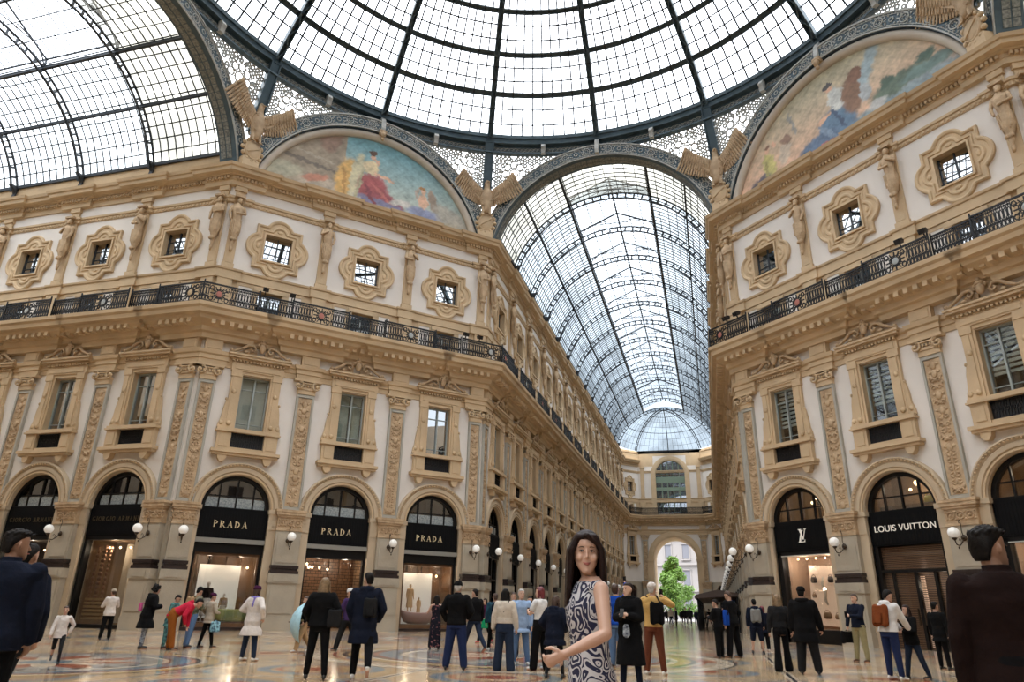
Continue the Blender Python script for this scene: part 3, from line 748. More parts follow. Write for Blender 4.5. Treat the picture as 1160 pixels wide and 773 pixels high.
RIGHT = dict(base=lambda x, z: tuple(a + (b - a) * min(1, max(0, (z - 23.6) / 4.4)) for a, b in zip((.60, .36, .24), (.44, .40, .27))), pts=[
    (3.6, 24.1, 4.0, .55, .02, (.22, .28, .30), 4), (3.4, 25.0, 1.3, .5, .1, (.10, .14, .10), 5), (2.2, 26.9, .35, 1.6, -.45, (.32, .40, .42), 3), (5.0, 24.9, 1.4, .35, 0, (.13, .20, .18), 4),
    (.2, 24.9, 1.1, 1.1, .3, (.10, .17, .25), 6), (-1.1, 24.2, 1.3, .7, .2, (.09, .14, .22), 6), (.35, 26.3, .45, .75, .25, (.52, .52, .48), 7), (.0, 27.2, .2, .24, 0, SK, 9), (.0, 27.4, .3, .14, 0, (.08, .07, .07), 9),
    (1.2, 26.0, .55, 1.1, 0, (.22, .12, .07), 6), (1.55, 27.0, .42, .45, 0, (.20, .10, .06), 7), (1.9, 25.6, .3, .5, 0, (.36, .38, .38), 6), (-1.4, 23.9, 1.9, .22, .1, (.40, .14, .1), 5),
    (-4.2, 24.9, .45, .85, .1, (.45, .40, .14), 6), (-4.25, 25.95, .2, .22, 0, SK, 9), (-4.25, 26.15, .24, .1, 0, (.2, .1, .06), 9), (-3.1, 25.1, .4, .7, -.3, (.50, .40, .3), 5), (-2.9, 25.9, .35, .3, 0, (.25, .15, .1), 6),
    (-5.0, 24.0, .9, .5, .4, (.09, .08, .10), 5), (-3.0, 23.9, 1.2, .3, .1, (.35, .22, .2), 5), (-2.4, 26.6, .1, .9, .2, (.3, .28, .25), 5), (.3, 25.2, .12, .9, .4, (.05, .08, .14), 5), (-.4, 24.7, .12, .8, .7, (.18, .25, .34), 5), (-4.4, 24.6, .1, .7, .1, (.28, .24, .08), 5), (4.9, 25.5, .5, .3, 0, (.07, .12, .09), 4), (3.0, 25.4, .4, .3, .2, (.06, .1, .07), 4), (-.5, 25.6, .5, .12, .5, SK, 6), (2.4, 24.6, .5, .3, 0, (.42, .42, .4), 5), (-3.7, 26.1, .14, .18, 0, SK, 8)])
mp = bpy.data.materials.new('painted_lunette'); mp.use_nodes = True; nt = mp.node_tree
at = nt.nodes.new('ShaderNodeVertexColor'); at.layer_name = 'paint'; nt.links.new(at.outputs['Color'], nt.nodes['Principled BSDF'].inputs['Base Color'])
nt.nodes['Principled BSDF'].inputs['Roughness'].default_value = .7; MT['painted_lunette'] = mp
def lunette(az, spec, label):
    o = OFS[az]; root = empty('painted_lunette', o.M); tag(root, label, 'painting', 'painted lunettes of the octagon')
    b = MB(); R = 6.9; N = 280; H = 112; cols = []; zc = 21.6
    for j in range(H + 1):
        z = 23.25 + (zc + R - 23.25) * j / H; wv = (max(R * R - (z - zc) ** 2, 0)) ** .5
        for i in range(N + 1):
            x = -wv + 2 * wv * i / N; b.v.append(Vector((x, .22, z)))
            xw = x + .16 * fbm(x * 1.3, z * 1.3, 2.5) + .05 * fbm(z, x, 11); zw_ = z + .14 * fbm(z + 4, x, 2.7) + .05 * fbm(x, z, 12); c = patch(spec['base'](x, z), xw, zw_, spec['pts']); g = fbm(x, z, 2.2) * .30 + fbm(x + 9, z, 7) * .22
            cols.append([max(.01, min(1, k * (1 + g) * 1.15 + .03)) for k in c])
    for j in range(H):
        for i in range(N): q = j * (N + 1) + i; b.F([q, q + 1, q + N + 2, q + N + 1])
    me = bpy.data.meshes.new('picture'); me.from_pydata(b.v, [], b.f); ca = me.color_attributes.new('paint', 'FLOAT_COLOR', 'POINT')
    ca.data.foreach_set('color', [v for c in cols for v in (*c, 1)])
    ob('picture', me, 'painted_lunette', root)
    f = MB(); f.arc(0, zc, [(6.84, -.25), (7.22, -.1), (7.26, .06), (7.14, .14), (6.98, .1), (6.88, -.02)], math.radians(12), pi - math.radians(12), 40, smooth=True); ob('frame', f, 'cream_frame', root)
    d = MB(); d.arc(0, zc, [(7.2, -.3), (7.5, -.3), (7.5, .12), (7.24, .12)], math.radians(12), pi - math.radians(12), 40); ob('outer_band', d, 'dark_iron', root)
lunette(-45, LEFT, 'painted lunette with seated crimson-robed woman and small winged figure under blue sky')
lunette(45, RIGHT, 'painted lunette with blue-draped seated woman and brown figures under peach sky')

# ------------------------------------------------------------------ the dome
RS, ZC = 22.3, 17.8
def dome(r, az, dr=0):
    a = math.radians(az); ph = math.asin(r / RS); q = RS + dr
    return (q * math.sin(ph) * math.sin(a), q * math.sin(ph) * math.cos(a), ZC + q * math.cos(ph))
RR = [18.3, 16.5, 14.75, 12.75, 10.6, 8.3, 6, 3.6]
root = empty('ceiling'); tag(root, 'round iron and glass dome over the octagon', 'dome', None, 'structure')
def girder(mb, pts, w, h, ups):
    rings = []
    for k, p in enumerate(pts):
        p = Vector(p); t = Vector(pts[min(k + 1, len(pts) - 1)]) - Vector(pts[max(k - 1, 0)]); t.normalize(); u = Vector(ups[k]); s = t.cross(u).normalized()
        rings.append([p + s * a * w / 2 + u * b for a, b in ((-1, -h), (1, -h), (1, 0), (-1, 0))])
    mb.band(rings, True, True)
for k in range(16):
    az = k * 22.5; rb = MB(); pts = []; ups = []
    for j in range(25):
        ph = math.asin(18.3 / RS) + (math.asin(3.5 / RS) - math.asin(18.3 / RS)) * j / 24; a = math.radians(az)
        u = (math.sin(ph) * math.sin(a), math.sin(ph) * math.cos(a), math.cos(ph)); pts.append((RS * u[0], RS * u[1], ZC + RS * u[2])); ups.append(u)
    a = math.radians(az); si = Vector((math.cos(a), -math.sin(a), 0))
    for s in (-.15, .15): girder(rb, [Vector(p) + si * s for p in pts], .06, .36, ups)
    girder(rb, pts, .33, .06, ups)
    for j in range(0, 24, 1):
        p = Vector(pts[j]) - Vector(ups[j]) * .36; q = Vector(pts[j + 1]) - Vector(ups[j + 1]) * .36
        rb.bar(p + si * (.15 if j % 2 else -.15), q - si * (.15 if j % 2 else -.15), .06)
    ob('rib', rb, 'slate_iron', root)
def hoop(mb, r, dr, w, h, n=96):
    rings = []
    for k in range(n + 1):
        az = 360 * k / n; p = Vector(dome(r, az)); u = (p - Vector((0, 0, ZC))).normalized(); a = math.radians(az); t = Vector((math.cos(a), -math.sin(a), 0)); s = t.cross(u)
        rings.append([p + s * i * w / 2 + u * (j + dr) for i, j in ((-1, -h), (1, -h), (1, 0), (-1, 0))])
    mb.band(rings, True, False)
for k, r in enumerate(RR[1:]):
    hp_ = MB(); hoop(hp_, r + .1, 0, .06, .26); hoop(hp_, r - .1, 0, .06, .26); hoop(hp_, r, 0, .24, .05); ob('ring_girder', hp_, 'slate_iron', root)
gb = MB()
for k in range(16):
    for j in range(1, 10):
        az = k * 22.5 + j * 2.25
        r1 = 3.6 if 0 else (8.3 if j % 2 else 3.6)
        pts = [dome(18.25 + (r1 - 18.25) * t / 10, az) for t in range(11)]
        gb.tube(pts, .058, 4, smooth=False)
for a, b in zip(RR, RR[1:]):
    for t in (1 / 3, 2 / 3): hoop(gb, a + (b - a) * t, 0, .085, .07)
ob('glazing_bars', gb, 'dark_iron', root)
gl = MB(); gl.smooth = True; rings = [[dome(r, 360 * k / 64, .03) for k in range(64)] for r in RR + [2.5]]
gl.band(rings, True, False, True); ob('glass', gl, 'roof_glass', root)
la = MB(); la.lathe([(3.7, 39.7), (3.9, 39.7), (3.9, 40.3), (3.7, 40.3)], n=32); ob('lantern_ring', la, 'slate_iron', root)
# ring at the foot
ft = MB()
def cyl_ring(mb, prof, n=96): mb.band([[(r * math.sin(2 * pi * k / n), r * math.cos(2 * pi * k / n), z) for r, z in prof] for k in range(n + 1)], True, False)
cyl_ring(ft, [(18.15, 30.2), (18.7, 30.2), (18.7, 30.75), (18.15, 30.75)]); cyl_ring(ft, [(18.05, 30.55), (18.75, 30.55), (18.75, 30.8), (18.05, 30.8)]); cyl_ring(ft, [(18.5, 29.55), (18.62, 29.55), (18.62, 30.2), (18.5, 30.2)]); cyl_ring(ft, [(18.25, 29.5), (18.62, 29.5), (18.62, 29.6), (18.25, 29.6)])
ob('foot_ring', ft, 'slate_iron', root)
ws = MB(); n = 27; da = 22.5 / n
for k in range(n):
    a = math.radians((k + .5) * da)
    pts = [(18.47 * math.sin(a + .012 * (1 - t / 13) * math.cos(t * .75)), 18.47 * math.cos(a + .012 * (1 - t / 13) * math.cos(t * .75)), 29.88 + .2 * (1 - t / 13) * math.sin(t * .75)) for t in range(12)]
    ws.tube(pts, .028, 3, smooth=False)
WSM = mesh_of(ws, 'pale_iron')
for k in range(16): ob('scroll_frieze', WSM, [], root, Matrix.Rotation(-math.radians(22.5 * k), 4, 'Z'))

# pendentive lattice between the arches and the ring
def lattice(az, side):
    o = OFS[az]; hw = o.hw; b = MB(); b.smooth = False
    c_, s_ = math.cos(math.radians(az)), math.sin(math.radians(az))
    def S(x, z):               # local point -> world; leans in to the ring
        zt = 29.6; rb = AR1; zb = AZ + (max(rb * rb - x * x, 0)) ** .5
        t = min(1, max(0, (z - 25) / (zt - 25))) if abs(x) > 3 else min(1, max(0, (z - zb) / max(.2, zt - zb)))
        yl = o.d + .05; th = math.atan2(x, o.d); yr = 18.5 * math.cos(th); xr = 18.5 * math.sin(th)
        X, Y = x + (xr - x) * t * (abs(x) / hw), yl + (yr - yl) * t
        return (X * c_ + Y * s_, -X * s_ + Y * c_, z)
    def ok(x, z, r): return z + r < 29.55 and x * x + (z - AZ) ** 2 > (AR1 + r * .5) ** 2 and abs(x) + r < hw and x * side > 0
    def ring(x, z, r, w, n):
        if not ok(x, z, r): return
        rr = [[S(x + q * math.cos(2 * pi * k / n), z + q * math.sin(2 * pi * k / n)) for k in range(n)] for q in (r, r - w)]
        rr2 = [[(p[0] + o.n.x * .05, p[1] + o.n.y * .05, p[2]) for p in g] for g in rr]
        b.band([rr[0], rr[1], rr2[1], rr2[0], rr[0]], True, False)
    cx, cz = side * 5.7, 28.25
    ring(cx, cz, .34, .07, 8)
    for k in range(8): ring(cx + .62 * math.cos(k * pi / 4), cz + .62 * math.sin(k * pi / 4), .27, .08, 8)
    for k in range(16): ring(cx + .98 * math.cos((k + .5) * pi / 8), cz + .98 * math.sin((k + .5) * pi / 8), .165, .11, 6)
    for i in range(-1, 26):
        for j in range(22):
            x = side * (.1 + i * .32 + (.16 if j % 2 else 0)); z = 25.1 + j * .28
            if (x - cx) ** 2 + (z - cz) ** 2 > 1.08 ** 2: ring(x, z, .178, .115, 6)
    for k in range(8): a = k * pi / 4 + pi / 8; p = [S(cx + q * math.cos(a), cz + q * math.sin(a)) for q in (.25, .9)]; b.bar(p[0], p[1], .045)
    return b
for az in (-90, -45, 0, 45, 90):
    for side in (-1, 1):
        o = ob('pendentive_lattice', lattice(az, side), 'pale_iron')
        tag(o, 'pierced pale iron lattice above the %s, %s half' % (ANAME[az], 'left' if side < 0 else 'right'), 'lattice', 'pierced lattices under the dome ring', 'structure')
# corner struts and pale brackets under the ring
for k in range(-3, 4):
    if k % 2 == 0: continue
    a = math.radians(22.5 * k); u = Vector((math.sin(a), math.cos(a), 0)); c = u * 19.72
    b = MB(); b.bar(c - u * .15 + Vector((0, 0, 26.0)), u * 18.35 + Vector((0, 0, 30.3)), .58, .36)
    for s in (-.26, .26): t = Vector((u.y, -u.x, 0)) * s; b.bar(c + t - u * .38 + Vector((0, 0, 26.0)), u * 18.12 + t + Vector((0, 0, 30.3)), .07, .14)
    tag(ob('corner_strut', b, 'slate_iron'), '%s slate iron strut rising from an eagle to the dome ring' % ORD[(k + 3) // 2], 'strut', 'struts at the octagon corners', 'structure')
def bracket(az, z0, r0, head):
    a = math.radians(az); M_ = Matrix.Translation((math.sin(a) * 18.3, math.cos(a) * 18.3, 0)) @ Matrix.Rotation(-a, 4, 'Z')
    b = MB(); b.T = None
    y = 18.3 - r0
    b.band([[(x, q[0], q[1]) for q in ((-.12, 30.25), (.1, 30.25), (-y + .05, z0), (-y - .2, z0), (-y - .25, z0 + .25), (-.35 if y < .3 else -.2, 29.9))] for x in (-.13, .13)], True, True)
    parts = [('bracket', mesh_of(b, 'pale_iron'))]
    if head:
        h = MB(); h.fb(-.22, .22, .1, .55, z0 - .25, z0 + .02); h.ell((0, -.5, z0 - .32), .17, .16, .24, 8, 6); h.ell((0, -.45, z0 - .62), .12, .12, .12, 7, 5); h.ell((0, -.5, z0 - .12), .2, .15, .1, 8, 4); parts.append(('carved_head', mesh_of(h, 'ochre_carved')))
    return M_, parts
for k, az in enumerate((-90, -78.75, -56.25, -45, -33.75, -11.25, 0, 11.25, 33.75, 45, 56.25, 78.75, 90)):
    center = az % 45 == 0
    M_, pr = bracket(az, 29.0 if center else 29.45, 18.1 if center else 18.3, az in (-45, 45))
    put('ring_bracket', pr, M_, '%s pale bracket under the dome ring from the left' % ORD[k], 'bracket', 'pale brackets under the dome ring')

# ------------------------------------------------------------------ eagles
def eagle_parts():
    b = MB(); b.smooth = True
    n = 12; prof = [(24.55, .16, .15), (24.8, .22, .2), (25.15, .33, .26), (25.6, .38, .3), (25.95, .3, .25), (26.2, .18, .17), (26.4, .16, .16), (26.6, .17, .19), (26.75, .1, .12)]
    b.band([[(rx * math.cos(2 * pi * k / n), -.5 - ry * math.sin(2 * pi * k / n), z) for k in range(n)] for z, rx, ry in prof], True, True, True)
    b.cap((.0, -.62, 26.62), (.12, -.86, 26.52), .07, .02, 6)
    for s in (-1, 1):
        b.cap((s * .16, -.52, 24.95), (s * .2, -.62, 24.5), .11, .07, 7)
        for t in (-1, 0, 1): b.cap((s * .2, -.62, 24.5), (s * .2 + t * .09, -.74, 24.38), .045, .025, 5)
    for k in range(5): b.cap((-.14 + k * .07, -.34, 24.8), (-.2 + k * .1, -.3, 24.1), .08, .05, 6)
    for k in range(24): b.ell((.26 * math.cos(k * 2.4), -.66 - .05 * math.sin(k), 25.0 + k * .045), .07, .04, .06, 5, 3)
    def wing(s):
        w = MB(); w.smooth = True
        w.band([[(s * x, -.4 - .36 * x, z) for x, z in ((.15, 25.2), (.7, 25.75), (1.45, 26.75), (1.5, 27.05), (1.3, 27.05), (.7, 26.45), (.2, 26.0))], [(s * x, -.34 - .36 * x, z) for x, z in ((.15, 25.2), (.7, 25.75), (1.45, 26.75), (1.5, 27.05), (1.3, 27.05), (.7, 26.45), (.2, 26.0))]], True, True); w.cap((s * .25, -.45, 25.95), (s * .8, -.66, 26.45), .17, .13, 8); w.cap((s * .8, -.66, 26.45), (s * 1.4, -.92, 27.0), .13, .06, 8)
        for row, (L0, L1, y) in enumerate(((.95, 1.25, -.42), (.55, .7, -.5), (.3, .36, -.57))):
            m = 14
            for k in range(m):
                t = k / (m - 1); px = .28 + t * 1.1; pz = 25.95 + .75 * t + .35 * t * t
                an = -pi / 2 + .12 + t * .55; L = L0 + (L1 - L0) * t * (1 if row else 1)
                L *= 1.25 if row else .98 + .3 * t
                w.cap((s * px, y - t * .5, pz), (s * (px + L * .28 * math.cos(an + .3) + L * .16 * t), y + .05 - t * .5, pz + L * math.sin(an) * .8), .10, .06, 6, .4, (0, 1, 0))
        return w
    sh = MB(); sh.smooth = True
    sh.ell((0, -.42, 23.98), .46, .16, .56, 14, 6); 
    for a in range(12):
        an = a * pi / 6; sh.ell((.5 * math.cos(an), -.42, 23.98 + .6 * math.sin(an)), .12, .12, .12, 6, 4)
    sh.arc(0, 0, [(0, 0)] * 3, 0, .1, 1) if 0 else None
    sh.band([[(.4 * math.cos(a * pi / 10) * q, -.56, 23.98 + .5 * math.sin(a * pi / 10) * q) for a in range(20)] for q in (1, .92)], True, False)
    sh.bar((-.32, -.585, 23.75), (.32, -.585, 24.2), .05); sh.fb(-.42, .42, -.1, .5, 22.96, 23.5)
    return mesh_of(b, 'ochre_carved'), mesh_of(wing(-1), 'ochre_carved'), mesh_of(wing(1), 'ochre_carved'), mesh_of(sh, 'ochre_stone')
EG = eagle_parts()
for k in range(-3, 4, 2):
    a = math.radians(22.5 * k); M_ = Matrix.Translation((math.sin(a) * 19.55, math.cos(a) * 19.55, 23.9)) @ Matrix.Rotation(-a, 4, 'Z') @ Matrix.Diagonal((1.16, 1.1, 1.13, 1)) @ Matrix.Translation((0, 0, -23.4))
    put('stone_eagle', [('body', EG[0]), ('wing', EG[1]), ('wing', EG[2]), ('shield', EG[3])], M_,
        {-3: 'stone eagle on shield at the corner left of the crimson lunette', -1: 'stone eagle on shield between crimson lunette and long glass vault', 1: 'stone eagle on shield between long glass vault and peach lunette', 3: 'stone eagle on shield at the upper right corner of the peach lunette'}[k], 'eagle', 'stone eagles on the cornice')

# ------------------------------------------------------------------ glass barrel vaults
glassmat('lantern_glass', (.72, .76, .80), .03, .1, var=.2)
VZ, VR = 22.2, 7.42
A0 = math.asin((24.5 - VZ) / VR)
def vp(a, y, r=VR): return (r * math.cos(a), y, VZ + r * math.sin(a))
AL = math.acos(2.95 / VR)
def rib_mesh():
    b = MB(); n = 44
    for r0, r1, w in ((VR - .07, VR, .12), (VR - .47, VR - .40, .12)):
        b.band([[vp(a, y, r) for r, y in ((r0, -w / 2), (r1, -w / 2), (r1, w / 2), (r0, w / 2))] for a in (A0 - .05 + (pi - 2 * A0 + .1) * k / n for k in range(n + 1))], True, True)
    m = 30
    for k in range(m + 1):
        a = A0 + (pi - 2 * A0) * k / m; b.T = Matrix.Translation((0, 0, VZ)) @ Matrix.Rotation(-a, 4, 'Y'); b.box(VR - .42, VR - .05, -.03, .03, -.06, .06); b.T = None
    for s in (-1, 1):
        x = s * (VR - .28) * math.cos(A0); b.band([[(x + i * s, y, z) for i, z in ((-.28, 24.5), (.22, 24.5), (.2, 24.2), (.1, 23.75), (.2, 23.7), (.2, 24.0)) ] for y in (-.12, .12)], True, True)
    return mesh_of(b, 'dark_iron')
RIB = rib_mesh()
def lantern_frame():
    b = MB(); z0 = VZ + VR * math.sin(AL)
    for s in (-1, 1):
        b.bar((s * 2.95, 0, z0), (s * 2.95, 0, z0 + .65), .08); b.bar((s * 2.95, 0, z0 + .6), (0, 0, z0 + 1.9), .08)
        pts = [(s * (2.9 - 2.0 * (1 - math.cos(t * pi / 16))), 0, z0 + .0 + 1.2 * math.sin(t * pi / 16)) for t in range(9)]
        b.tube(pts, .04, 4, smooth=False)
    b.bar((-2.3, 0, z0 + 1.0), (2.3, 0, z0 + 1.0), .05)
    return mesh_of(b, 'dark_iron')
LF = lantern_frame()
def vault(num, M, ys, label, y0, y1, lantern_to=None, gm='side_glass'):
    root = empty('ceiling_%d' % num, M); tag(root, label, 'roof', None, 'structure')
    for y in ys: ob('rib', RIB, [], root, Matrix.Translation((0, y, 0)))
    ly0 = ys[0]; ly1 = y1 if lantern_to is None else lantern_to
    for s, aa in ((1, AL), (-1, AL), (1, .76), (-1, .76), (1, A0), (-1, A0)):
        a = aa if s > 0 else pi - aa; b = MB(); p, q = vp(a, y0, VR - .06), vp(a, y1, VR - .06); b.bar(p, q, .16 if aa == AL else .12, .2)
        ob('purlin', b, 'dark_iron', root)
    b = MB(); yy = sorted([y0] + list(ys) + [y1])
    for ya, yb in zip(yy, yy[1:]):
        n = max(1, round((yb - ya) / .5))
        for k in range(1 if ya != y0 else 0, n):
            y = ya + (yb - ya) * k / n
            if y < ly0 or y > ly1: sp_ = [(A0, pi - A0)]
            else: sp_ = [(A0, AL), (pi - AL, pi - A0)]
            for p, q in sp_:
                m = 16 if q - p > 1.5 else 8
                b.tube([vp(p + (q - p) * t / m, y, VR) for t in range(m + 1)], .036, 4, smooth=False)
    for a in [A0 + (pi - 2 * A0) * k / 26 for k in range(1, 26)]:
        if AL + .03 < a < pi - AL - .03: b.bar(vp(a, y0), vp(a, ly0), .04)
        else: b.bar(vp(a, y0), vp(a, y1), .05)
    ob('glazing_bars', b, 'dark_iron', root)
    g = MB(); g.smooth = True
    for p, q in ((A0, AL), (pi - AL, pi - A0)): g.band([[vp(p + (q - p) * t / 12, y, VR + .03) for t in range(13)] for y in (ly0, y1)], False, False, True)
    ob('glass', g, gm, root)
    g = MB(); g.band([[vp(A0 + (pi - 2 * A0) * t / 24, y, VR + .03) for t in range(25)] for y in (y0, ly0)], False, False, True); ob('old_glass', g, 'weathered_glass', root)
    z0 = VZ + VR * math.sin(AL); g = MB(); b = MB()
    for s in (-1, 1):
        g.band([[(s * 2.95, y, z0), (s * 2.95, y, z0 + .62), (0, y, z0 + 1.92)] for y in (ly0, ly1)], False)
        n = round((ly1 - ly0) / .5)
        for k in range(n + 1): y = ly0 + (ly1 - ly0) * k / n; b.bar((s * 2.95, y, z0 + .6), (0, y, z0 + 1.9), .035)
        for t in (.33, .66): b.bar((s * 2.95 * (1 - t), ly0, z0 + .6 + 1.3 * t), (s * 2.95 * (1 - t), ly1, z0 + .6 + 1.3 * t), .045)
        b.bar((s * 2.95, ly0, z0 + .6), (s * 2.95, ly1, z0 + .6), .08)
    b.bar((0, ly0, z0 + 1.88), (0, ly1, z0 + 1.88), .12)
    for y in (ly0, ly1): g.F([g.P((-2.95, y, z0)), g.P((2.95, y, z0)), g.P((2.95, y, z0 + .6)), g.P((0, y, z0 + 1.9)), g.P((-2.95, y, z0 + .6))])
    ob('lantern_glass', g, 'roof_glass' if gm == 'side_glass' else 'lantern_glass', root); ob('lantern_bars', b, 'dark_iron', root)
    for y in ys[:-1] if lantern_to else ys: ob('lantern_frame', LF, [], root, Matrix.Translation((0, y, 0)))
    return root
ysn = [AX + 2.99 + SPN * (k + .5) for k in range(-0, NB - 1)]
rN = vault(1, None, ysn, 'glass barrel roof of the long arcade', AX + .8, AX + 2.99 + SPN * (NB - 1.5) + .02, lantern_to=ysn[-1], gm='arcade_glass')
yl = [2.99 + 4.99 * (k + .5) for k in range(8)]
vault(2, Matrix.Translation((-AX, 0, 0)) @ Matrix.Rotation(pi / 2, 4, 'Z'), yl, 'glass barrel roof of the left side arcade', .8, WL)
vault(3, Matrix.Translation((AX, 0, 0)) @ Matrix.Rotation(-pi / 2, 4, 'Z'), yl[:4], 'glass barrel roof of the right side arcade', .8, 22.9)
# half dome closing the long arcade
yd = ysn[-1]; b = MB(); g = MB(); Rd = VR
def dm(a, e, r=VR):          # a azimuth 0..pi around, e elevation on the sphere
    c = r * math.cos(e); return (c * math.cos(a), yd + c * math.sin(a) * 1.12, VZ + r * math.sin(e))
for a in (pi / 4, pi / 2, 3 * pi / 4):
    for rr in (VR - .08, VR - .45): b.tube([dm(a, A0 + (pi / 2 - A0) * t / 14, rr) for t in range(15)], .07, 4, smooth=False)
    for t in range(1, 14): b.bar(dm(a, A0 + (pi / 2 - A0) * t / 14, VR - .08), dm(a, A0 + (pi / 2 - A0) * t / 14, VR - .45), .07)
gbm = MB()
for k in range(1, 28): gbm.tube([dm(pi * k / 28, A0 + (1.35 - A0) * t / 10) for t in range(11)], .022, 4, smooth=False)
for t in range(1, 9): gbm.tube([dm(pi * k / 28, A0 + (pi / 2 - A0) * t / 9) for k in range(29)], .05 if t in (3, 6) else .022, 4, smooth=False)
g.band([[dm(pi * k / 28, A0 + (pi / 2 - .02 - A0) * t / 10, VR + .03) for k in range(29)] for t in range(11)], False, False, True)
ro = empty('ceiling_4'); tag(ro, 'half dome of glass closing the long arcade', 'roof', None, 'structure')
ob('rib', b, 'dark_iron', ro); ob('glazing_bars', gbm, 'dark_iron', ro); ob('glass', g, 'arcade_glass', ro)
# masonry above the end wall behind the half dome is only the attic (trims); close the gap to the glass
b = MB(); b.box(-8, 8, YE + 2.5, YE + 3.1, 24.4, 24.9); struct(ob('trim_20', b, 'ochre_stone'))
# window surround and archway of the end wall
b = MB(); b.arc(4.9, 21.05, [(2.2, -.2), (2.2, .16), (2.5, .2), (2.9, .16), (2.9, -.1)], 0, pi, 24)
for s in (-1, 1): b.fb(4.9 + min(s * 2.2, s * 2.9), 4.9 + max(s * 2.2, s * 2.9), -.1, .17, 15, 21.05)
b.arc(4.9, 8.6, [(3.1, -.5), (3.1, .2), (3.35, .26), (3.9, .2), (3.98, -.05)], 0, pi, 30)
for s in (-1, 1): b.fb(4.9 + min(s * 3.1, s * 4.0), 4.9 + max(s * 3.1, s * 4.0), -.1, .25, 0, 8.3); b.fb(4.9 + min(s * 3.05, s * 4.1), 4.9 + max(s * 3.05, s * 4.1), -.1, .34, 8.3, 8.65)
struct(ob('trim_21', b, 'ochre_stone', M=fE2.M(0)))
b = MB()
for s in (-1, 1): b.box(4.9 + min(s * 3.1, s * 3.9), 4.9 + max(s * 3.1, s * 3.9), .6, 6, 0, 8.6)
b.T = Matrix(); b.arc(4.9, 8.6, [(3.1, -.6), (3.8, -.6), (3.8, -6), (3.1, -6)], 0, pi, 24); b.box(0, 9.8, 5.9, 6.2, 12.2, 25)
for s in (-1, 1): b.box(4.9 + min(s * 3.8, s * 7), 4.9 + max(s * 3.8, s * 7), 5.9, 6.2, 0, 12.4)
struct(ob('wall_end_passage', b, 'ochre_stone', M=fE2.M(0)))
wg = MB(); wg.fb(2.7, 7.1, -.32, -.28, 15, 23.3)
ws_ = MB()
for x in (3.6, 4.47, 5.33, 6.2): ws_.fb(x - .07, x + .07, -.28, -.16, 15, 23.2)
for z, h in ((18.9, .5), (20.3, .9), (16.9, .2)): ws_.fb(2.7, 7.1, -.28, -.12, z - h / 2, z + h / 2)
mat('green_frame', (.20, .27, .20), .6)
put('window_90', [('pane', mesh_of(wg, 'window_glass')), ('frame', mesh_of(ws_, 'green_frame'))], fE2.M(0), 'large green-framed arched window above the far archway', 'window', None, 'structure')
# ------------------------------------------------------------------ mosaic floor
fm = bpy.data.materials.new('mosaic_floor'); fm.use_nodes = True; nt = fm.node_tree; PB = nt.nodes['Principled BSDF']; LK = nt.links.new
def nd(t, **k):
    n = nt.nodes.new(t)
    for a, b in k.items(): setattr(n, a, b)
    return n
def mth(op, a, b=None, c=None):
    n = nd('ShaderNodeMath', operation=op)
    for i, v in enumerate((a, b, c)):
        if v is None: continue
        if isinstance(v, (int, float)): n.inputs[i].default_value = v
        else: LK(v, n.inputs[i])
    return n.outputs[0]
def mixc(f, a, b):
    n = nd('ShaderNodeMix', data_type='RGBA')
    if isinstance(f, (int, float)): n.inputs[0].default_value = f
    else: LK(f, n.inputs[0])
    for i, v in ((6, a), (7, b)):
        if isinstance(v, tuple): n.inputs[i].default_value = (*v, 1)
        else: LK(v, n.inputs[i])
    return n.outputs[2]
tcn = nd('ShaderNodeTexCoord'); sx = nd('ShaderNodeSeparateXYZ'); LK(tcn.outputs['Object'], sx.inputs[0]); X, Y = sx.outputs['X'], sx.outputs['Y']
def within(v, a, b): return mth('MULTIPLY', mth('GREATER_THAN', v, a), mth('LESS_THAN', v, b))
def dist(x, y): dx = mth('SUBTRACT', x[0], x[1]); dy = mth('SUBTRACT', y[0], y[1]); return mth('SQRT', mth('ADD', mth('MULTIPLY', dx, dx), mth('MULTIPLY', dy, dy))), mth('ARCTAN2', dy, dx)
BEIGE, CREAM, BLUE, RUST, DARK, OCH, GREY = (.50, .32, .15), (.62, .51, .38), (.16, .23, .27), (.34, .09, .05), (.05, .05, .055), (.52, .33, .13), (.34, .34, .32)
# base: large square fields with bands
n1 = nd('ShaderNodeTexNoise'); n1.inputs['Scale'].default_value = .35; n1.inputs['Detail'].default_value = 6; LK(tcn.outputs['Object'], n1.inputs['Vector'])
col = mixc(mth('MULTIPLY', mth('SUBTRACT', n1.outputs['Fac'], .35), 2.2), BEIGE, CREAM)
fx = mth('PINGPONG', mth('ADD', X, 200), 1.75); fy = mth('PINGPONG', mth('ADD', Y, 200.6), 1.75)
dd, aa = dist((fx, 1.75), (fy, 1.75))
col = mixc(within(dd, .75, .85), col, RUST); col = mixc(within(dd, .95, 1.2), col, BLUE); col = mixc(mth('LESS_THAN', dd, .4), col, RUST)
dm_ = mth('ADD', mth('ABSOLUTE', mth('SUBTRACT', fx, 0.)), mth('ABSOLUTE', mth('SUBTRACT', fy, 0.)))
col = mixc(mth('LESS_THAN', dm_, .62), col, GREY); col = mixc(mth('LESS_THAN', dm_, .4), col, RUST)
mn = mth('MINIMUM', fx, fy); col = mixc(mth('LESS_THAN', mn, .1), col, CREAM); col = mixc(mth('LESS_THAN', mn, .035), col, DARK)
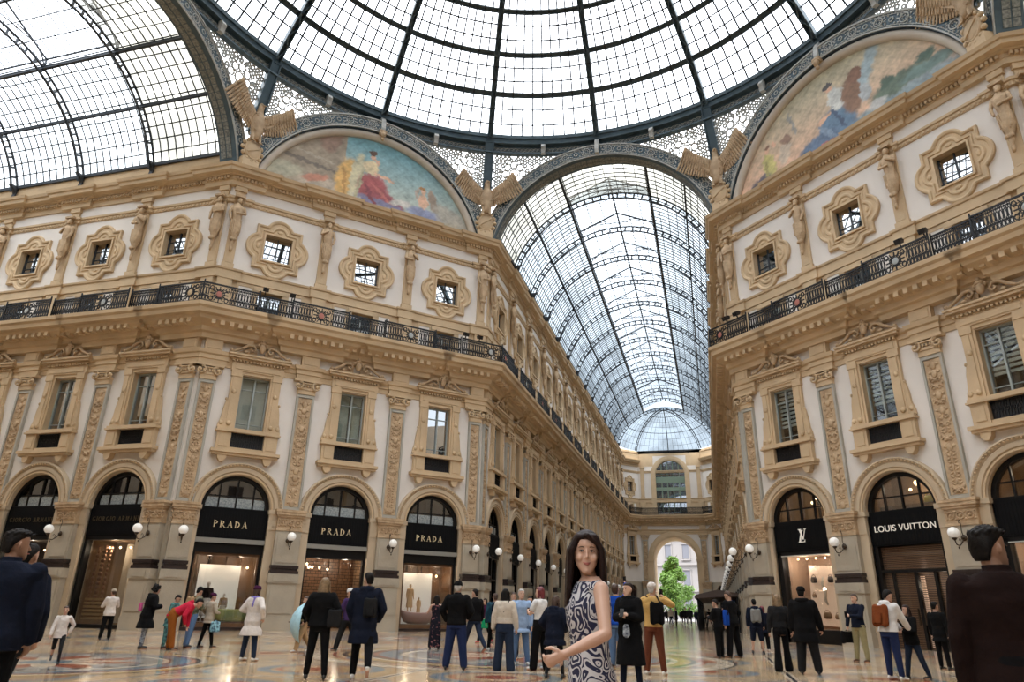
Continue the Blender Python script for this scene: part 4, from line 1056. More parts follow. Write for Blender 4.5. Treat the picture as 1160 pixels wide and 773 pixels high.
# star medallions: the centre and four round fields
def medal(col, cx, cy, R, fold=1):
    d, a = dist((X, cx), (Y, cy)) if not fold else dist((mth('ABSOLUTE', X), cx), (mth('ABSOLUTE', Y), cy))
    star = mth('MULTIPLY', mth('COSINE', mth('MULTIPLY', a, 8)), .12); dn = mth('DIVIDE', d, R)
    c = mixc(mth('LESS_THAN', mth('ADD', dn, star), .42), GREY, RUST); c = mixc(mth('LESS_THAN', mth('ADD', dn, mth('MULTIPLY', star, -1)), .3), c, CREAM); c = mixc(mth('LESS_THAN', dn, .14), c, BLUE)
    tri = mth('GREATER_THAN', mth('SINE', mth('MULTIPLY', a, 24)), 0)
    c = mixc(mth('MULTIPLY', within(dn, .52, .62), tri), c, DARK); c = mixc(within(dn, .64, .675), c, CREAM); c = mixc(within(dn, .675, .70), c, DARK)
    c = mixc(within(dn, .70, .80), c, BLUE); c = mixc(within(dn, .80, .83), c, RUST); c = mixc(within(dn, .83, .86), c, DARK); c = mixc(within(dn, .86, .90), c, CREAM)
    c = mixc(within(dn, .90, .97), c, OCH); c = mixc(within(dn, .97, 1.0), c, DARK)
    return mixc(mth('LESS_THAN', dn, 1), col, c)
col = medal(col, 0, 0, 4.6, 0); col = medal(col, 7.6, 7.6, 3.3)
dc, ac = dist((X, 0), (Y, 0))
col = mixc(within(dc, 15.0, 15.12), col, DARK); col = mixc(within(dc, 15.12, 15.5), col, BLUE); col = mixc(within(dc, 15.5, 15.6), col, DARK); col = mixc(within(dc, 4.75, 4.85), col, RUST); col = mixc(within(dc, 5.1, 5.5), col, CREAM); col = mixc(within(dc, 5.5, 5.58), col, DARK)
n2 = nd('ShaderNodeTexNoise'); n2.inputs['Scale'].default_value = 5; n2.inputs['Detail'].default_value = 8; LK(tcn.outputs['Object'], n2.inputs['Vector'])
col = mixc(mth('MULTIPLY', mth('SUBTRACT', n2.outputs['Fac'], .3), .8), col, (.16, .13, .10))
LK(col, PB.inputs['Base Color'])
n3 = nd('ShaderNodeTexNoise'); n3.inputs['Scale'].default_value = .8; n3.inputs['Detail'].default_value = 4; LK(tcn.outputs['Object'], n3.inputs['Vector'])
LK(mth('ADD', mth('MULTIPLY', n3.outputs['Fac'], .16), .05), PB.inputs['Roughness']); PB.inputs['Specular IOR Level'].default_value = .2
bp = nd('ShaderNodeBump'); bp.inputs['Strength'].default_value = .05; bp.inputs['Distance'].default_value = .02; LK(n2.outputs['Fac'], bp.inputs['Height']); LK(bp.outputs['Normal'], PB.inputs['Normal'])
MT['mosaic_floor'] = fm
b = MB(); b.F([b.P(p) for p in ((-70, -60, 0), (60, -60, 0), (60, 96, 0), (-70, 96, 0))]); struct(ob('floor', b, 'mosaic_floor'))

# ------------------------------------------------------------------ southern half of the cross, plain walls
mat('plaster_warm', (.66, .56, .44), .85, var=.15, vscale=.4)
S = [((-AX - WL, -HW), (-AX, -HW), 'wall_south_of_left_arcade'), ((-AX, -HW), (-HW, -AX), 'wall_southwest'), ((-HW, -AX), (-HW, -60), 'wall_entrance_left'), ((HW, -60), (HW, -AX), 'wall_entrance_right'), ((HW, -AX), (AX, -HW), 'wall_southeast'), ((AX, -HW), (AX + 22.9, -HW), 'wall_south_of_right_arcade')]
for p, q, nm in S:
    p, q = Vector(p), Vector(q); d = (q - p).normalized(); L = (q - p).length; f = Matrix.Translation((p.x, p.y, 0)) @ Matrix.Rotation(math.atan2(d.y, d.x), 4, 'Z')
    s = -1 if nm in ('wall_entrance_left', 'wall_southwest', 'wall_south_of_left_arcade', 'wall_southeast', 'wall_south_of_right_arcade', 'wall_entrance_right') else 1
    b = MB(); b.box(0, L, -.6, 0, 0, 24.4); b.mi = 1; b.box(0, L, 0, 1.2, 14.0, 14.9); b.box(0, L, 0, .7, 22.7, 23.4)
    n = int(L / 5); b.mi = 2
    for k in range(n):
        c = (k + .5) * L / n
        b.box(c - 1.5, c + 1.5, -.01, .02, 0, 6.4); b.box(c - .7, c + .7, -.01, .02, 8.3, 11.8); b.box(c - .7, c + .7, -.01, .02, 18.4, 20)
        b.mi = 1; b.box(c - L / n / 2 - .3, c - L / n / 2 + .3, 0, .2, 0, 22.7); b.mi = 2
    if nm != 'wall_entrance_right' and 0: pass
    struct(ob(nm, b, ['plaster_warm', 'ochre_stone', 'interior_dark'], M=f))
b = MB(); b.box(-AX - WL - .5, -AX - WL, -8, 8, 0, 24.5); b.box(AX + 22.9, AX + 23.4, -8, 8, 0, 24.5); struct(ob('wall_arcade_ends', b, 'plaster_warm'))
# roof of the entrance arcade behind the camera
b = MB(); b.smooth = True; b.band([[(7.4 * math.cos(a), y, VZ + 7.4 * math.sin(a)) for a in [A0 + (pi - 2 * A0) * t / 20 for t in range(21)]] for y in (-AX - .8, -60)], False, False, True)
rs = struct(ob('ceiling_5', b, 'side_glass'))
b = MB()
for k in range(9):
    b.tube([(7.3 * math.cos(a), -AX - .8 - k * 5, VZ + 7.3 * math.sin(a)) for a in [A0 + (pi - 2 * A0) * t / 20 for t in range(21)]], .15, 4, smooth=False)
ob('rib', b, 'dark_iron', rs)
# masonry spandrels of the three southern great arches and lunettes
for az in (135, 180, 225):
    o = OFS[az]; hw = o.hw; b = MB()
    if az == 180: b.arc(0, AZ, [(7.1, -.1), (8.1, -.1), (8.1, .2), (7.1, .2)], math.radians(20), pi - math.radians(20), 24)
    else: b.box(-hw, hw, 0, .4, 23.4, 28.8)
    struct(ob('trim_%d' % (30 + int(az)), b, 'ochre_stone' if az != 180 else 'slate_iron', M=o.M))

# ------------------------------------------------------------------ the square beyond the far arch
mat('paving', (.30, .29, .28), .7, var=.2, vscale=.5); mat('facade_white', (.36, .33, .32), .85, var=.06, vscale=.2); mat('facade_pane', (.20, .20, .23), .6); mat('tile_roof', (.26, .17, .15), .8, var=.3, vscale=.6)
b = MB(); b.F([b.P(p) for p in ((-90, 96, -.01), (90, 96, -.01), (90, 230, -.01), (-90, 230, -.01))]); struct(ob('ground', b, 'paving'))
root = empty('corner_building', Matrix.Translation((8, 176, 0))); tag(root, 'pale stone palace with rounded corner and red roof across the square', 'building')
R_ = 30; n = 26
def cyl(mb, r0, r1, z0, z1):
    mb.band([[(r * math.sin(a), -r * math.cos(a), z) for r, z in ((r0, z0), (r1, z0), (r1, z1), (r0, z1))] for a in [-1.5 + 3 * k / 52 for k in range(53)]], True, True)
b = MB(); cyl(b, 28, 30, 0, 23.5)
for z, e in ((5.6, .5), (11.2, .6), (16.8, .4), (22.8, 1.3)): cyl(b, 28, 30 + e, z, z + .5)
ob('facade', b, 'facade_white', root)
b = MB(); cyl(b, 22, 31.4, 23.6, 23.9); b.band([[(r * math.sin(a), -r * math.cos(a), z) for r, z in ((31.2, 23.9), (24, 28.5), (20, 28.5), (20, 23.9))] for a in [-1.5 + 3 * k / 52 for k in range(53)]], True, True); ob('roof', b, 'tile_roof', root)
wb = MB(); wb.box(-.7, .7, -.06, .1, 0, 3); wf = MB(); wf.box(-1, 1, -.3, .1, 3.1, 3.35); wf.box(-1, -.75, -.15, .1, -.3, 3.1); wf.box(.75, 1, -.15, .1, -.3, 3.1); wf.box(-1.1, 1.1, -.4, .1, -.4, -.1)
wbm, wfm = mesh_of(wb, 'facade_pane'), mesh_of(wf, 'facade_white')  # flat blue-grey for the palace windows, pale stone for their frames
for z in (1.4, 7.0, 12.6, 18.0):
    for k in range(-6, 7):
        a = k * .14; m = Matrix.Translation((30 * math.sin(a), -30 * math.cos(a), z)) @ Matrix.Rotation(a, 4, 'Z')
        w1 = ob('window', wbm, [], root, m); ob('window_frame', wfm, [], w1)
# trees
mat('leaf_bright', (.15, .30, .035), .6, var=.45, vscale=1.2); mat('bark', (.12, .08, .05), .9)
def leaf_material():
    m = MT['leaf_bright']; m.node_tree.nodes['Principled BSDF'].inputs['Subsurface Weight'].default_value = 0
leaf_material()
def tree(x, y, h, w, label, n=9000, seed=1):
    rnd = random.Random(seed); root = empty('leafy_tree', Matrix.Translation((x, y, 0))); tag(root, label, 'tree', 'trees in the square')
    t = MB(); t.smooth = True; t.tube([(0, 0, 0), (.1, 0, h * .3), (0, .1, h * .6), (.1, 0, h * .9)], [.3, .24, .14, .03], 8)
    for k in range(14):
        a = k * 2.4; z = h * (.22 + .05 * k); r = w * .42 * (1 - .055 * k); t.tube([(0, 0, z), (r * .5 * math.cos(a), r * .5 * math.sin(a), z + .5), (r * math.cos(a), r * math.sin(a), z + 1.2)], [.1, .06, .02], 5)
    ob('trunk', t, 'bark', root); b = MB()
    blobs = []
    for k in range(60):
        tz = rnd.random() ** .8; a = rnd.random() * 2 * pi; rr = w / 2 * (1 - tz) ** .6 * rnd.random() ** .5; blobs.append((rr * math.cos(a), rr * math.sin(a), h * (.14 + .78 * tz), w * .15 * (1.15 - tz * .6)))
    for k in range(n):
        bx, by, bz, br = rnd.choice(blobs); v = Vector((rnd.gauss(0, 1), rnd.gauss(0, 1), rnd.gauss(0, 1))).normalized() * br * rnd.random() ** .4; c = Vector((bx, by, bz)) + v
        u = Vector((rnd.gauss(0, 1), rnd.gauss(0, 1), rnd.gauss(0, 1))).normalized(); q = u.orthogonal().normalized(); s = .13 + rnd.random() * .14
        b.F([b.P(c - u * s), b.P(c + q * s * .55), b.P(c + u * s), b.P(c - q * s * .55)])
    me = bpy.data.meshes.new('foliage'); me.from_pydata(b.v, [], b.f); ob('foliage', me, 'leaf_bright', root)
tree(-1.2, 106, 10.6, 7.2, 'bright green conical tree seen through the far arch', 12000, 3)
tree(6.4, 128, 8.2, 5.4, 'smaller green tree at the right edge of the far arch opening', 5000, 5)
# ------------------------------------------------------------------ people
def cloth(name, col, rough=.95, var=.12, col2=None, vscale=12, bump=.7): mat(name, col, rough, var=var, col2=col2, vscale=vscale, bump=bump, bscale=11, spec=.12)
mat('skin', (.50, .29, .20), .5, var=.08, vscale=6); mat('skin_light', (.62, .38, .27), .45, var=.06, vscale=5); mat('skin_tan', (.36, .20, .13), .5, var=.08, vscale=6)
mat('hair_black', (.010, .008, .007), .6, var=.3, vscale=30, spec=.15, bump=.25, bscale=60); mat('hair_brown', (.07, .035, .02), .6, var=.4, vscale=30); mat('hair_dark_brown', (.022, .010, .008), .5, var=.4, vscale=25, spec=.2, bump=.25, bscale=50)
mat('hair_grey', (.50, .48, .45), .6, var=.3, vscale=30); mat('hair_red', (.16, .02, .025), .5, var=.4, vscale=30); mat('hair_blonde', (.25, .16, .08), .5, var=.4, vscale=30)
mat('eye_dark', (.015, .01, .01), .2); mat('lip', (.42, .14, .12), .4); mat('eye_white', (.7, .66, .62), .3)
for nm, c in dict(black=(.006, .006, .0065), charcoal=(.017, .017, .018), navy=(.009, .012, .024), dark_brown=(.014, .007, .006), red=(.50, .02, .05), white=(.72, .70, .68), cream=(.60, .53, .44), off_white=(.66, .60, .55), mustard_pants=(.25, .08, .015),
                  denim=(.10, .17, .30), dark_denim=(.02, .03, .055), blue_jeans=(.018, .028, .08), olive=(.10, .10, .05), tan_top=(.52, .32, .11), brown_pants=(.14, .045, .025), royal_blue=(.01, .06, .35), pale_blue=(.30, .42, .62), purple=(.055, .03, .10), plum=(.055, .012, .04), beige=(.42, .36, .28),
                  grey=(.20, .20, .19), khaki=(.30, .26, .14), teal=(.02, .06, .09), green=(.01, .28, .12), light_blue=(.40, .62, .70), leather_brown=(.19, .05, .015), pink=(.62, .12, .30), lilac=(.22, .18, .50), sand=(.42, .28, .15)).items(): cloth('c_' + nm, c)
cloth('c_camo', (.22, .20, .14), col2=(.05, .06, .03), vscale=9, var=.1); cloth('c_pattern', (.42, .46, .50), col2=(.04, .05, .08), vscale=16, var=.1); cloth('c_floral', (.30, .12, .12), col2=(.012, .012, .018), vscale=14, var=.1)
MT['c_floral'].node_tree.nodes['Color Ramp'].color_ramp.elements[0].position = .58; MT['c_floral'].node_tree.nodes['Color Ramp'].color_ramp.elements[1].position = .66
cloth('c_teal_pattern', (.35, .65, .75), col2=(.02, .05, .10), vscale=13, var=.1); cloth('c_leaf', (.10, .28, .26), col2=(.03, .04, .05), vscale=12, var=.1)
mat('shoe_black', (.012, .012, .012), .4); mat('shoe_white', (.66, .65, .62), .5); mat('shoe_brown', (.07, .03, .015), .4); mat('shoe_red', (.45, .04, .06), .5); mat('phone_black', (.01, .01, .012), .2); mat('plastic_white', (.8, .8, .8), .35)
mat('mannequin', (.66, .60, .54), .4)

def rx(v, a): c, s = math.cos(a), math.sin(a); return Vector((v.x, v.y * c - v.z * s, v.y * s + v.z * c))
def rz(v, a): c, s = math.cos(a), math.sin(a); return Vector((v.x * c - v.y * s, v.x * s + v.y * c, v.z))
class Fig:
    """a standing figure looking along +y; sizes for 1.72 m"""
    def __init__(s, lean=0, legs=((0, 0, .0), (0, 0, .0)), arms=None, head=(0, 0), twist=0, fem=False, build=1.0, side=0):
        s.lean = math.radians(lean); s.head_yaw, s.head_pitch = math.radians(head[0]), math.radians(head[1]); s.fem = fem; s.bd = build; s.side = math.radians(side); s.twist = math.radians(twist)
        s.hw_ = (.165 if fem else .19) * (1 + (build - 1) * .5); s.legs = []
        low = 9
        for k, (sw, bend, out) in enumerate(legs):
            sd = -1 if k == 0 else 1; hip = Vector((sd * .088, 0, .90)); a = math.radians(sw); o = math.radians(2 + out) * sd
            knee = hip + Vector((math.sin(o) * .42, math.sin(a) * .42, -math.cos(a) * .42)); b = a - math.radians(bend)
            ank = knee + Vector((math.sin(o) * .40, math.sin(b) * .40, -math.cos(b) * .40)); s.legs.append([hip, knee, ank, b]); low = min(low, ank.z - (.075 if b > -.5 else .02))
        s.drop = low
        for l in s.legs:
            for k in range(3): l[k] = l[k] - Vector((0, 0, low))
        s.pz = .90 - low
        arms = arms or (None, None); s.arms = []
        for k in range(2):
            sd = -1 if k == 0 else 1; sh = s.U((sd * s.hw_, 0, 1.385)); t = arms[k]
            if t is None: t = (sd * (.27 if not fem else .25), .05, .80)
            if len(t) == 4: tgt = Vector(t[:3]); tgt.z -= low; 
            else: tgt = s.U(t)
            d = tgt - sh; L1, L2 = .275, .245; D = min(d.length, L1 + L2 - .004); d.normalize(); tgt = sh + d * D
            ca = (L1 * L1 + D * D - L2 * L2) / (2 * L1 * D); ca = max(-1, min(1, ca)); pole = Vector((sd * .7, -.55, -.55))
            pole = (pole - d * pole.dot(d)).normalized(); el = sh + d * L1 * ca + pole * L1 * (1 - ca * ca) ** .5; s.arms.append([sh, el, tgt])
        s.nk = s.U((0, -.01, 1.43)); s.hc = s.U((0, .02, 1.595)); 
    def U(s, p):                 # upper body bends forward over the pelvis
        p = Vector(p); z = p.z
        if z <= .9: q = p.copy(); q.z -= s.drop if hasattr(s, 'drop') else 0; return q
        t = min(1, (z - .9) / .22); q = Vector((p.x, p.y, z - .9)); q = rz(q, s.twist * t); q = rx(q, -s.lean * (.5 + .5 * t)); 
        if s.side: c, w = math.cos(s.side), math.sin(s.side); q = Vector((q.x * c + q.z * w, q.y, -q.x * w + q.z * c))
        return q + Vector((0, 0, .9 - s.drop))
    def H(s, p):                 # head space
        q = rx(Vector(p), s.head_pitch); q = rz(q, s.head_yaw); q = rx(q, -s.lean * .75); return q + s.hc
    def torso(s, mb, prof, n=20):
        rings = []
        for z, x_, y_, yo in prof: rings.append([s.U((x_ * s.bd * math.cos(2 * pi * k / n), yo + y_ * s.bd * math.sin(2 * pi * k / n), z)) for k in range(n)])
        mb.band(rings, True, True, True)
    def base_prof(s, g=0):
        f = s.fem
        return [(.80, .155 + g, .105 + g, -.01), (.90, (.172 if f else .165) + g, .118 + g, -.01), (1.0, (.15 if f else .155) + g, .105 + g, 0), (1.1, (.128 if f else .15) + g, .095 + g, .0), (1.2, (.145 if f else .165) + g, .108 + g, .0), (1.3, (.16 if f else .182) + g, .115 + g, .0), (1.38, s.hw_ + .0 + g * .6, .095 + g, -.005), (1.43, .11 + g, .075 + g * .7, -.01), (1.46, .062 + g * .6, .06 + g * .5, -.012)]
    def hand(s, mb, k, curl=.5, r=1.0):
        sh, el, w = s.arms[k]; d = (w - el).normalized(); sd = -1 if k == 0 else 1
        inw = Vector((-sd, .3, 0)); inw = (inw - d * inw.dot(d)).normalized(); nrm = d.cross(inw).normalized()
        pc = w + d * .045; mb.cap(w, w + d * .08, .026, .034, 8, .55, inw)
        L = (.066, .076, .07, .056)
        for j in range(4):
            b = w + d * .085 + nrm * (j - 1.5) * .018; u = (d * math.cos(curl) + inw * math.sin(curl)); v = (d * math.cos(curl * 2.1) + inw * math.sin(curl * 2.1))
            m = b + u * L[j] * .52; mb.cap(b, m, .0095, .0088, 6); mb.cap(m, m + v * L[j] * .5, .0088, .0072, 6)
        th = w + d * .03 - nrm * .03 + inw * .005; m = th + (d * .6 - nrm * .55 + inw * .45).normalized() * .04; mb.cap(th, m, .013, .011, 6); mb.cap(m, m + (d * .8 + inw * .4 - nrm * .1).normalized() * .032, .011, .008, 6)
        return pc + inw * .03, d
def finish(o, vox, sm=3):
    m = o.modifiers.new('r', 'REMESH'); m.mode = 'VOXEL'; m.voxel_size = vox; m.use_smooth_shade = True
    q = o.modifiers.new('s', 'SMOOTH'); q.factor = .5; q.iterations = sm
def person(name, loc, ang, H, fig, look, label, vox=.016, cat='person', group=None):
    """look: dict of clothing"""
    g = fig; sc = H / 1.72; M = Matrix.Translation((loc[0], loc[1], loc[2] if len(loc) > 2 else 0)) @ Matrix.Rotation(math.radians(ang), 4, 'Z') @ Matrix.Scale(sc, 4)
    skin = look.get('skin', 'skin'); fine = look.get('fine', 1)
    b = MB()
    g.torso(b, g.base_prof())
    b.cap(g.U((0, -.015, 1.40)), g.H((0, -.02, -.07)), .056 if not g.fem else .048, .05 if not g.fem else .044, 10)
    rings = []                    # head: skull, cheeks, jaw and chin as one loft, plus back of the skull
    def hring(z, w, yf, yb): return [g.H((w * math.cos(t), ((yf + yb) / 2) + (yf - yb) / 2 * math.sin(t), z)) for t in [2 * pi * k / 16 for k in range(16)]]
    for z, w, yf, yb in ((-.118, .018, .078, .045), (-.108, .034, .088, .02), (-.085, .05, .09, -.01), (-.055, .06, .088, -.05), (-.02, .068, .086, -.085), (.02, .0735, .086, -.1), (.055, .074, .084, -.104), (.085, .066, .07, -.095), (.107, .048, .045, -.07), (.118, .022, .012, -.035)): rings.append(hring(z, w, yf, yb))
    b.band(rings, True, True, True)
    b.cap(g.H((0, .082, .01)), g.H((0, .105, -.03)), .008, .013, 6); b.ell(g.H((0, .1, -.034)), .016, .012, .009, 6, 4)
    for sd in (-1, 1): b.ell(g.H((sd * .076, -.01, -.005)), .011, .02, .03, 6, 5)
    for k in range(2):
        sh, el, w = g.arms[k]; f = .9 if g.fem else 1
        b.cap(sh, el, .05 * f, .038 * f, 10); b.cap(el, w, .038 * f, .024 * f, 10); g.hand(b, k, look.get('curl', .5))
    for hip, knee, ank, a in g.legs:
        b.cap(hip, knee, .082, .052, 10); b.cap(knee, knee + (ank - knee) * .35, .052, .052, 10); b.cap(knee + (ank - knee) * .35, ank, .052, .034, 10)
        fd = Vector((0, math.cos(a * .5), math.sin(a * .9) if a < -.4 else 0)).normalized(); b.cap(ank + Vector((0, -.02, -.04)), ank + fd * .15 + Vector((0, 0, -.05)), .034, .028, 8)
    body = ob(name, b, skin, M=M); finish(body, vox * .75 if fine == 1 else vox * fine, 2); tag(body, label, cat, group)
    def part(nm, mb, m, v=None, sm=3, raw=False):
        o = ob(nm, mb, m, body)
        if not raw: finish(o, v or vox, sm)
        return o
    # face
    f = MB()
    for sd in (-1, 1): f.ell(g.H((sd * .031, .0855, .012)), .0105, .006, .0058, 6, 4)
    part('eyes', f, 'eye_dark', raw=True)
    f = MB(); f.ell(g.H((0, .0925, -.062)), .021, .007, .0065, 8, 4); part('mouth', f, 'lip', raw=True)
    f = MB()
    for sd in (-1, 1): f.cap(g.H((sd * .018, .088, .032)), g.H((sd * .046, .078, .033)), .004, .003, 5)
    hm = look.get('hair', 'hair_black'); part('eyebrows', f, hm, raw=True)
    # hair
    hs = look.get('hs', 'short'); h = MB()
    if hs != 'bald':
        rings = [hring(z, w, yf, yb) for z, w, yf, yb in ((-.07, .05, -.055, -.088), (-.04, .062, -.05, -.1), (-.005, .072, -.035, -.107), (.025, .0785, .005, -.112), (.052, .0795, .06, -.113), (.08, .074, .087, -.107), (.106, .06, .066, -.088), (.126, .036, .03, -.058))]
        h.band(rings, True, True, True)
        if look.get('tuft'):
            rt_ = random.Random(4)
            for k in range(46):
                a = k * 2.4; r_t = .012 + .0095 * (k ** .5); p_ = (r_t * math.cos(a), r_t * math.sin(a) * 1.25 - .01, .118 - r_t * r_t * 6.5); h.cap(g.H(p_), g.H((p_[0] * 1.1 + .01 * rt_.random(), p_[1] * 1.1 + .03 * rt_.random(), p_[2] + .012 + .01 * rt_.random())), .015, .006, 6)
        if hs == 'long':
            L = look.get('hl', .22)
            for sd in (-1, 1):
                h.cap(g.H((sd * .068, -.01, .04)), g.H((sd * .088, .0, -.12)), .034, .036, 8, .8); h.cap(g.H((sd * .088, .0, -.12)), g.H((sd * .092, -.0, -.12 - L)), .036, .024, 8)
            h.cap(g.H((0, -.08, .0)), g.H((0, -.085, -.14)), .07, .075, 10, .55); h.cap(g.H((0, -.085, -.14)), g.H((0, -.10, -.14 - L)), .08, .05, 10, .4)
        if hs == 'bob': 
            for sd in (-1, 1): h.cap(g.H((sd * .066, -.02, .03)), g.H((sd * .074, -.01, -.1)), .036, .03, 8)
            h.cap(g.H((0, -.08, 0)), g.H((0, -.08, -.11)), .07, .06, 10, .6)
        if hs == 'pony': h.cap(g.H((0, -.11, .05)), g.H((0, -.17, -.02)), .03, .035, 8); h.cap(g.H((0, -.17, -.02)), g.H((0, -.15, -.2)), .035, .015, 8)
        if hs == 'curly':
            for k in range(26): a = k * 2.4; z = -.06 + k * .007; h.ell(g.H((.085 * math.cos(a), -.03 + .09 * math.sin(a) if math.sin(a) < .2 else .02, z + .02)), .04, .04, .04, 6, 4)
        part('hair', h, hm, vox * .7)
    if 'hat' in look:
        m, st = look['hat']; h = MB()
        h.band([hring(z, w, yf, yb) for z, w, yf, yb in ((.035, .09, .1, -.122), (.07, .092, .1, -.124), (.11, .08, .085, -.105), (.14, .05, .045, -.07))], True, True, True)
        if st == 'cap': h.cap(g.H((0, .09, .05)), g.H((0, .16, .035)), .06, .05, 10, .25)
        part('hat', h, m, vox * .7)
    # lower garment
    kind = look.get('legs', 'trousers'); fl = look.get('flare', 0); fit = look.get('fit', .012); lm = look.get('lm', 'c_dark_denim')
    l = MB()
    if kind in ('trousers', 'shorts'):
        g.torso(l, [(.80, .15 + fit, .11 + fit, -.01), (.9, .175 + fit * .6, .122 + fit * .6, -.01), (.98, .155 + fit, .11 + fit, 0), (1.03, .145 + fit, .105 + fit, 0)])
        for hip, knee, ank, a in g.legs:
            l.cap(hip, knee, .088 + fit, .058 + fit + fl * .2, 10)
            if kind == 'trousers': l.cap(knee, ank + Vector((0, 0, .03 if fl < .02 else -.01)), .058 + fit + fl * .2, .042 + fit + fl, 10)
        part('shorts' if kind == 'shorts' else 'trousers', l, lm)
    elif kind == 'skirt':
        z0 = look.get('hem', .3); g.torso(l, [(z0, .24, .2, 0), (.6, .2, .17, 0), (.85, .185, .14, 0), (1.03, .145, .11, 0)]); part('skirt', l, lm)
    # upper garment
    t = MB(); gt = look.get('bulk', .02); hem = look.get('tophem', .86); tm = look.get('tm', 'c_black')
    if kind == 'dress':
        z0 = look.get('hem', .3); pr = [(z0, .22, .17, 0), (.55, .2, .16, 0), (.78, .185, .14, -.005)] + [(z, a + .008, c + .008, d) for z, a, c, d in g.base_prof()[1:-2]] + [(1.41, .14, .085, -.01)]; g.torso(t, pr); part('dress', t, lm)
    else:
        pr = [(z, a + gt, c + gt, d) for z, a, c, d in g.base_prof() if z > hem - .02]
        fh = look.get('flarehem', .02)
        if hem < .8: pr = [(hem, .18 + gt + fh, .13 + gt + fh, 0), (hem + (.85 - hem) * .5, .178 + gt + fh * .5, .127 + gt + fh * .5, 0)] + pr
        elif hem < .9: pr = [(hem, .165 + gt + fh * .5, .12 + gt + fh * .5, 0)] + pr
        else: pr = [(hem, .15 + gt + .005, .105 + gt, 0)] + pr
        g.torso(t, pr)
        sl = look.get('sleeve', 1); ar = gt * .5 + .004
        for k in range(2):
            sh, el, w = g.arms[k]; r = ar
            t.ell(sh - Vector((0, 0, .01)), .058 + r, .06 + r, .056 + r, 8, 6)
            if sl >= 1: t.cap(sh, el, .056 + r, .045 + r, 10); t.cap(el, el + (w - el) * .95, .045 + r, .032 + r, 10)
            elif sl > 0: t.cap(sh, sh + (el - sh) * sl, .058 + r, .052 + r, 10)
        if look.get('hood'): t.cap(g.U((-.07, -.09, 1.44)), g.U((.07, -.09, 1.44)), .055, .055, 8); t.cap(g.U((0, -.1, 1.36)), g.U((0, -.1, 1.45)), .06, .05, 8)
        if look.get('collar'): t.band([[g.U((.075 * math.cos(2 * pi * k / 12), -.012 + .075 * math.sin(2 * pi * k / 12), z)) for k in range(12)] for z in (1.38, 1.50)], True, True, True)
        part(look.get('topname', 'jacket'), t, tm)
    if 'scarf' in look:
        s_ = MB(); s_.tube([g.U((.085 * math.cos(2 * pi * k / 12), -.01 + .085 * math.sin(2 * pi * k / 12), 1.455)) for k in range(12)], .036, 7, True); s_.cap(g.U((.06, -.1, 1.44)), g.U((.05, -.15, 1.25)), .035, .03, 7); part('scarf', s_, look['scarf'])
    if 'ruff' in look:
        s_ = MB()
        for k in range(14): a = 2 * pi * k / 14; s_.ell(g.U((.1 * math.cos(a), -.03 + .1 * math.sin(a), 1.45)), .05, .05, .05, 7, 5)
        part('fur_collar', s_, look['ruff'])
    if 'stripe' in look: pass
    # shoes
    if look.get('shoes', 'shoe_black'):
        for hip, knee, ank, a in g.legs:
            s_ = MB(); fd = Vector((0, math.cos(a * .5), math.sin(a * .9) if a < -.4 else 0)).normalized(); up = Vector((0, 0, 1))
            s_.cap(ank + up * -.028 - fd * .035, ank + fd * .15 - up * .042, .042, .034, 10, .8); s_.cap(ank - fd * .045 - up * .058, ank + fd * .165 - up * .058, .02, .018, 8); s_.cap(ank + up * .02, ank - up * .03, .042, .042, 8)
            part('shoe', s_, look.get('shoes', 'shoe_black'), .014, 1)
    return body, g, M
def hang(nm, mb, m, M, label, cat, vox=None, subs=()):
    """a carried thing of its own, built in the carrier's space"""
    o = ob(nm, mb, m, M=M); tag(o, label, cat)
    if vox: finish(o, vox, 6)
    for n, b, k in subs: ob(n, b, k, o)
    return o
def rbox(mb, c, sx_, sy_, sz_, R=.3):
    n = 5
    for i in (-1, 1):
        for k in (-1, 1): mb.cap((c[0] + i * (sx_ - R * sx_), c[1] + 0, c[2] - sz_ * .8), (c[0] + i * (sx_ - R * sx_), c[1] + 0, c[2] + sz_ * .75), sy_, sy_ * .9, 8)
    mb.box(c[0] - sx_ * .8, c[0] + sx_ * .8, c[1] - sy_ * .9, c[1] + sy_ * .9, c[2] - sz_, c[2] + sz_ * .95)
def backpack(g, M, m, label, w=.14, hgt=.2, d=.075, cz=1.2, cx=0):
    b = MB(); off = Vector(g.U((cx, -.135 - d, cz))); b.T = Matrix.Translation(off) @ Matrix.Rotation(-g.lean * .9, 4, 'X')
    rbox(b, (0, 0, 0), w, d, hgt); b.T = None; p = MB(); p.T = Matrix.Translation(off) @ Matrix.Rotation(-g.lean * .9, 4, 'X'); rbox(p, (0, -d * .8, -hgt * .35), w * .75, d * .45, hgt * .5); p.T = None
    s = MB()
    for sd in (-1, 1): s.tube([g.U((cx + sd * .07, -.14, cz + hgt * .8)), g.U((sd * .11, -.06, 1.475)), g.U((sd * .12, .1, 1.40)), g.U((sd * .13, .125, 1.2)), g.U((sd * .16, -.02, cz - hgt * .6))], .014, 6)
    return hang('backpack', b, m, M, label, 'backpack', .014, (('front_pocket', p, m), ('straps', s, m)))
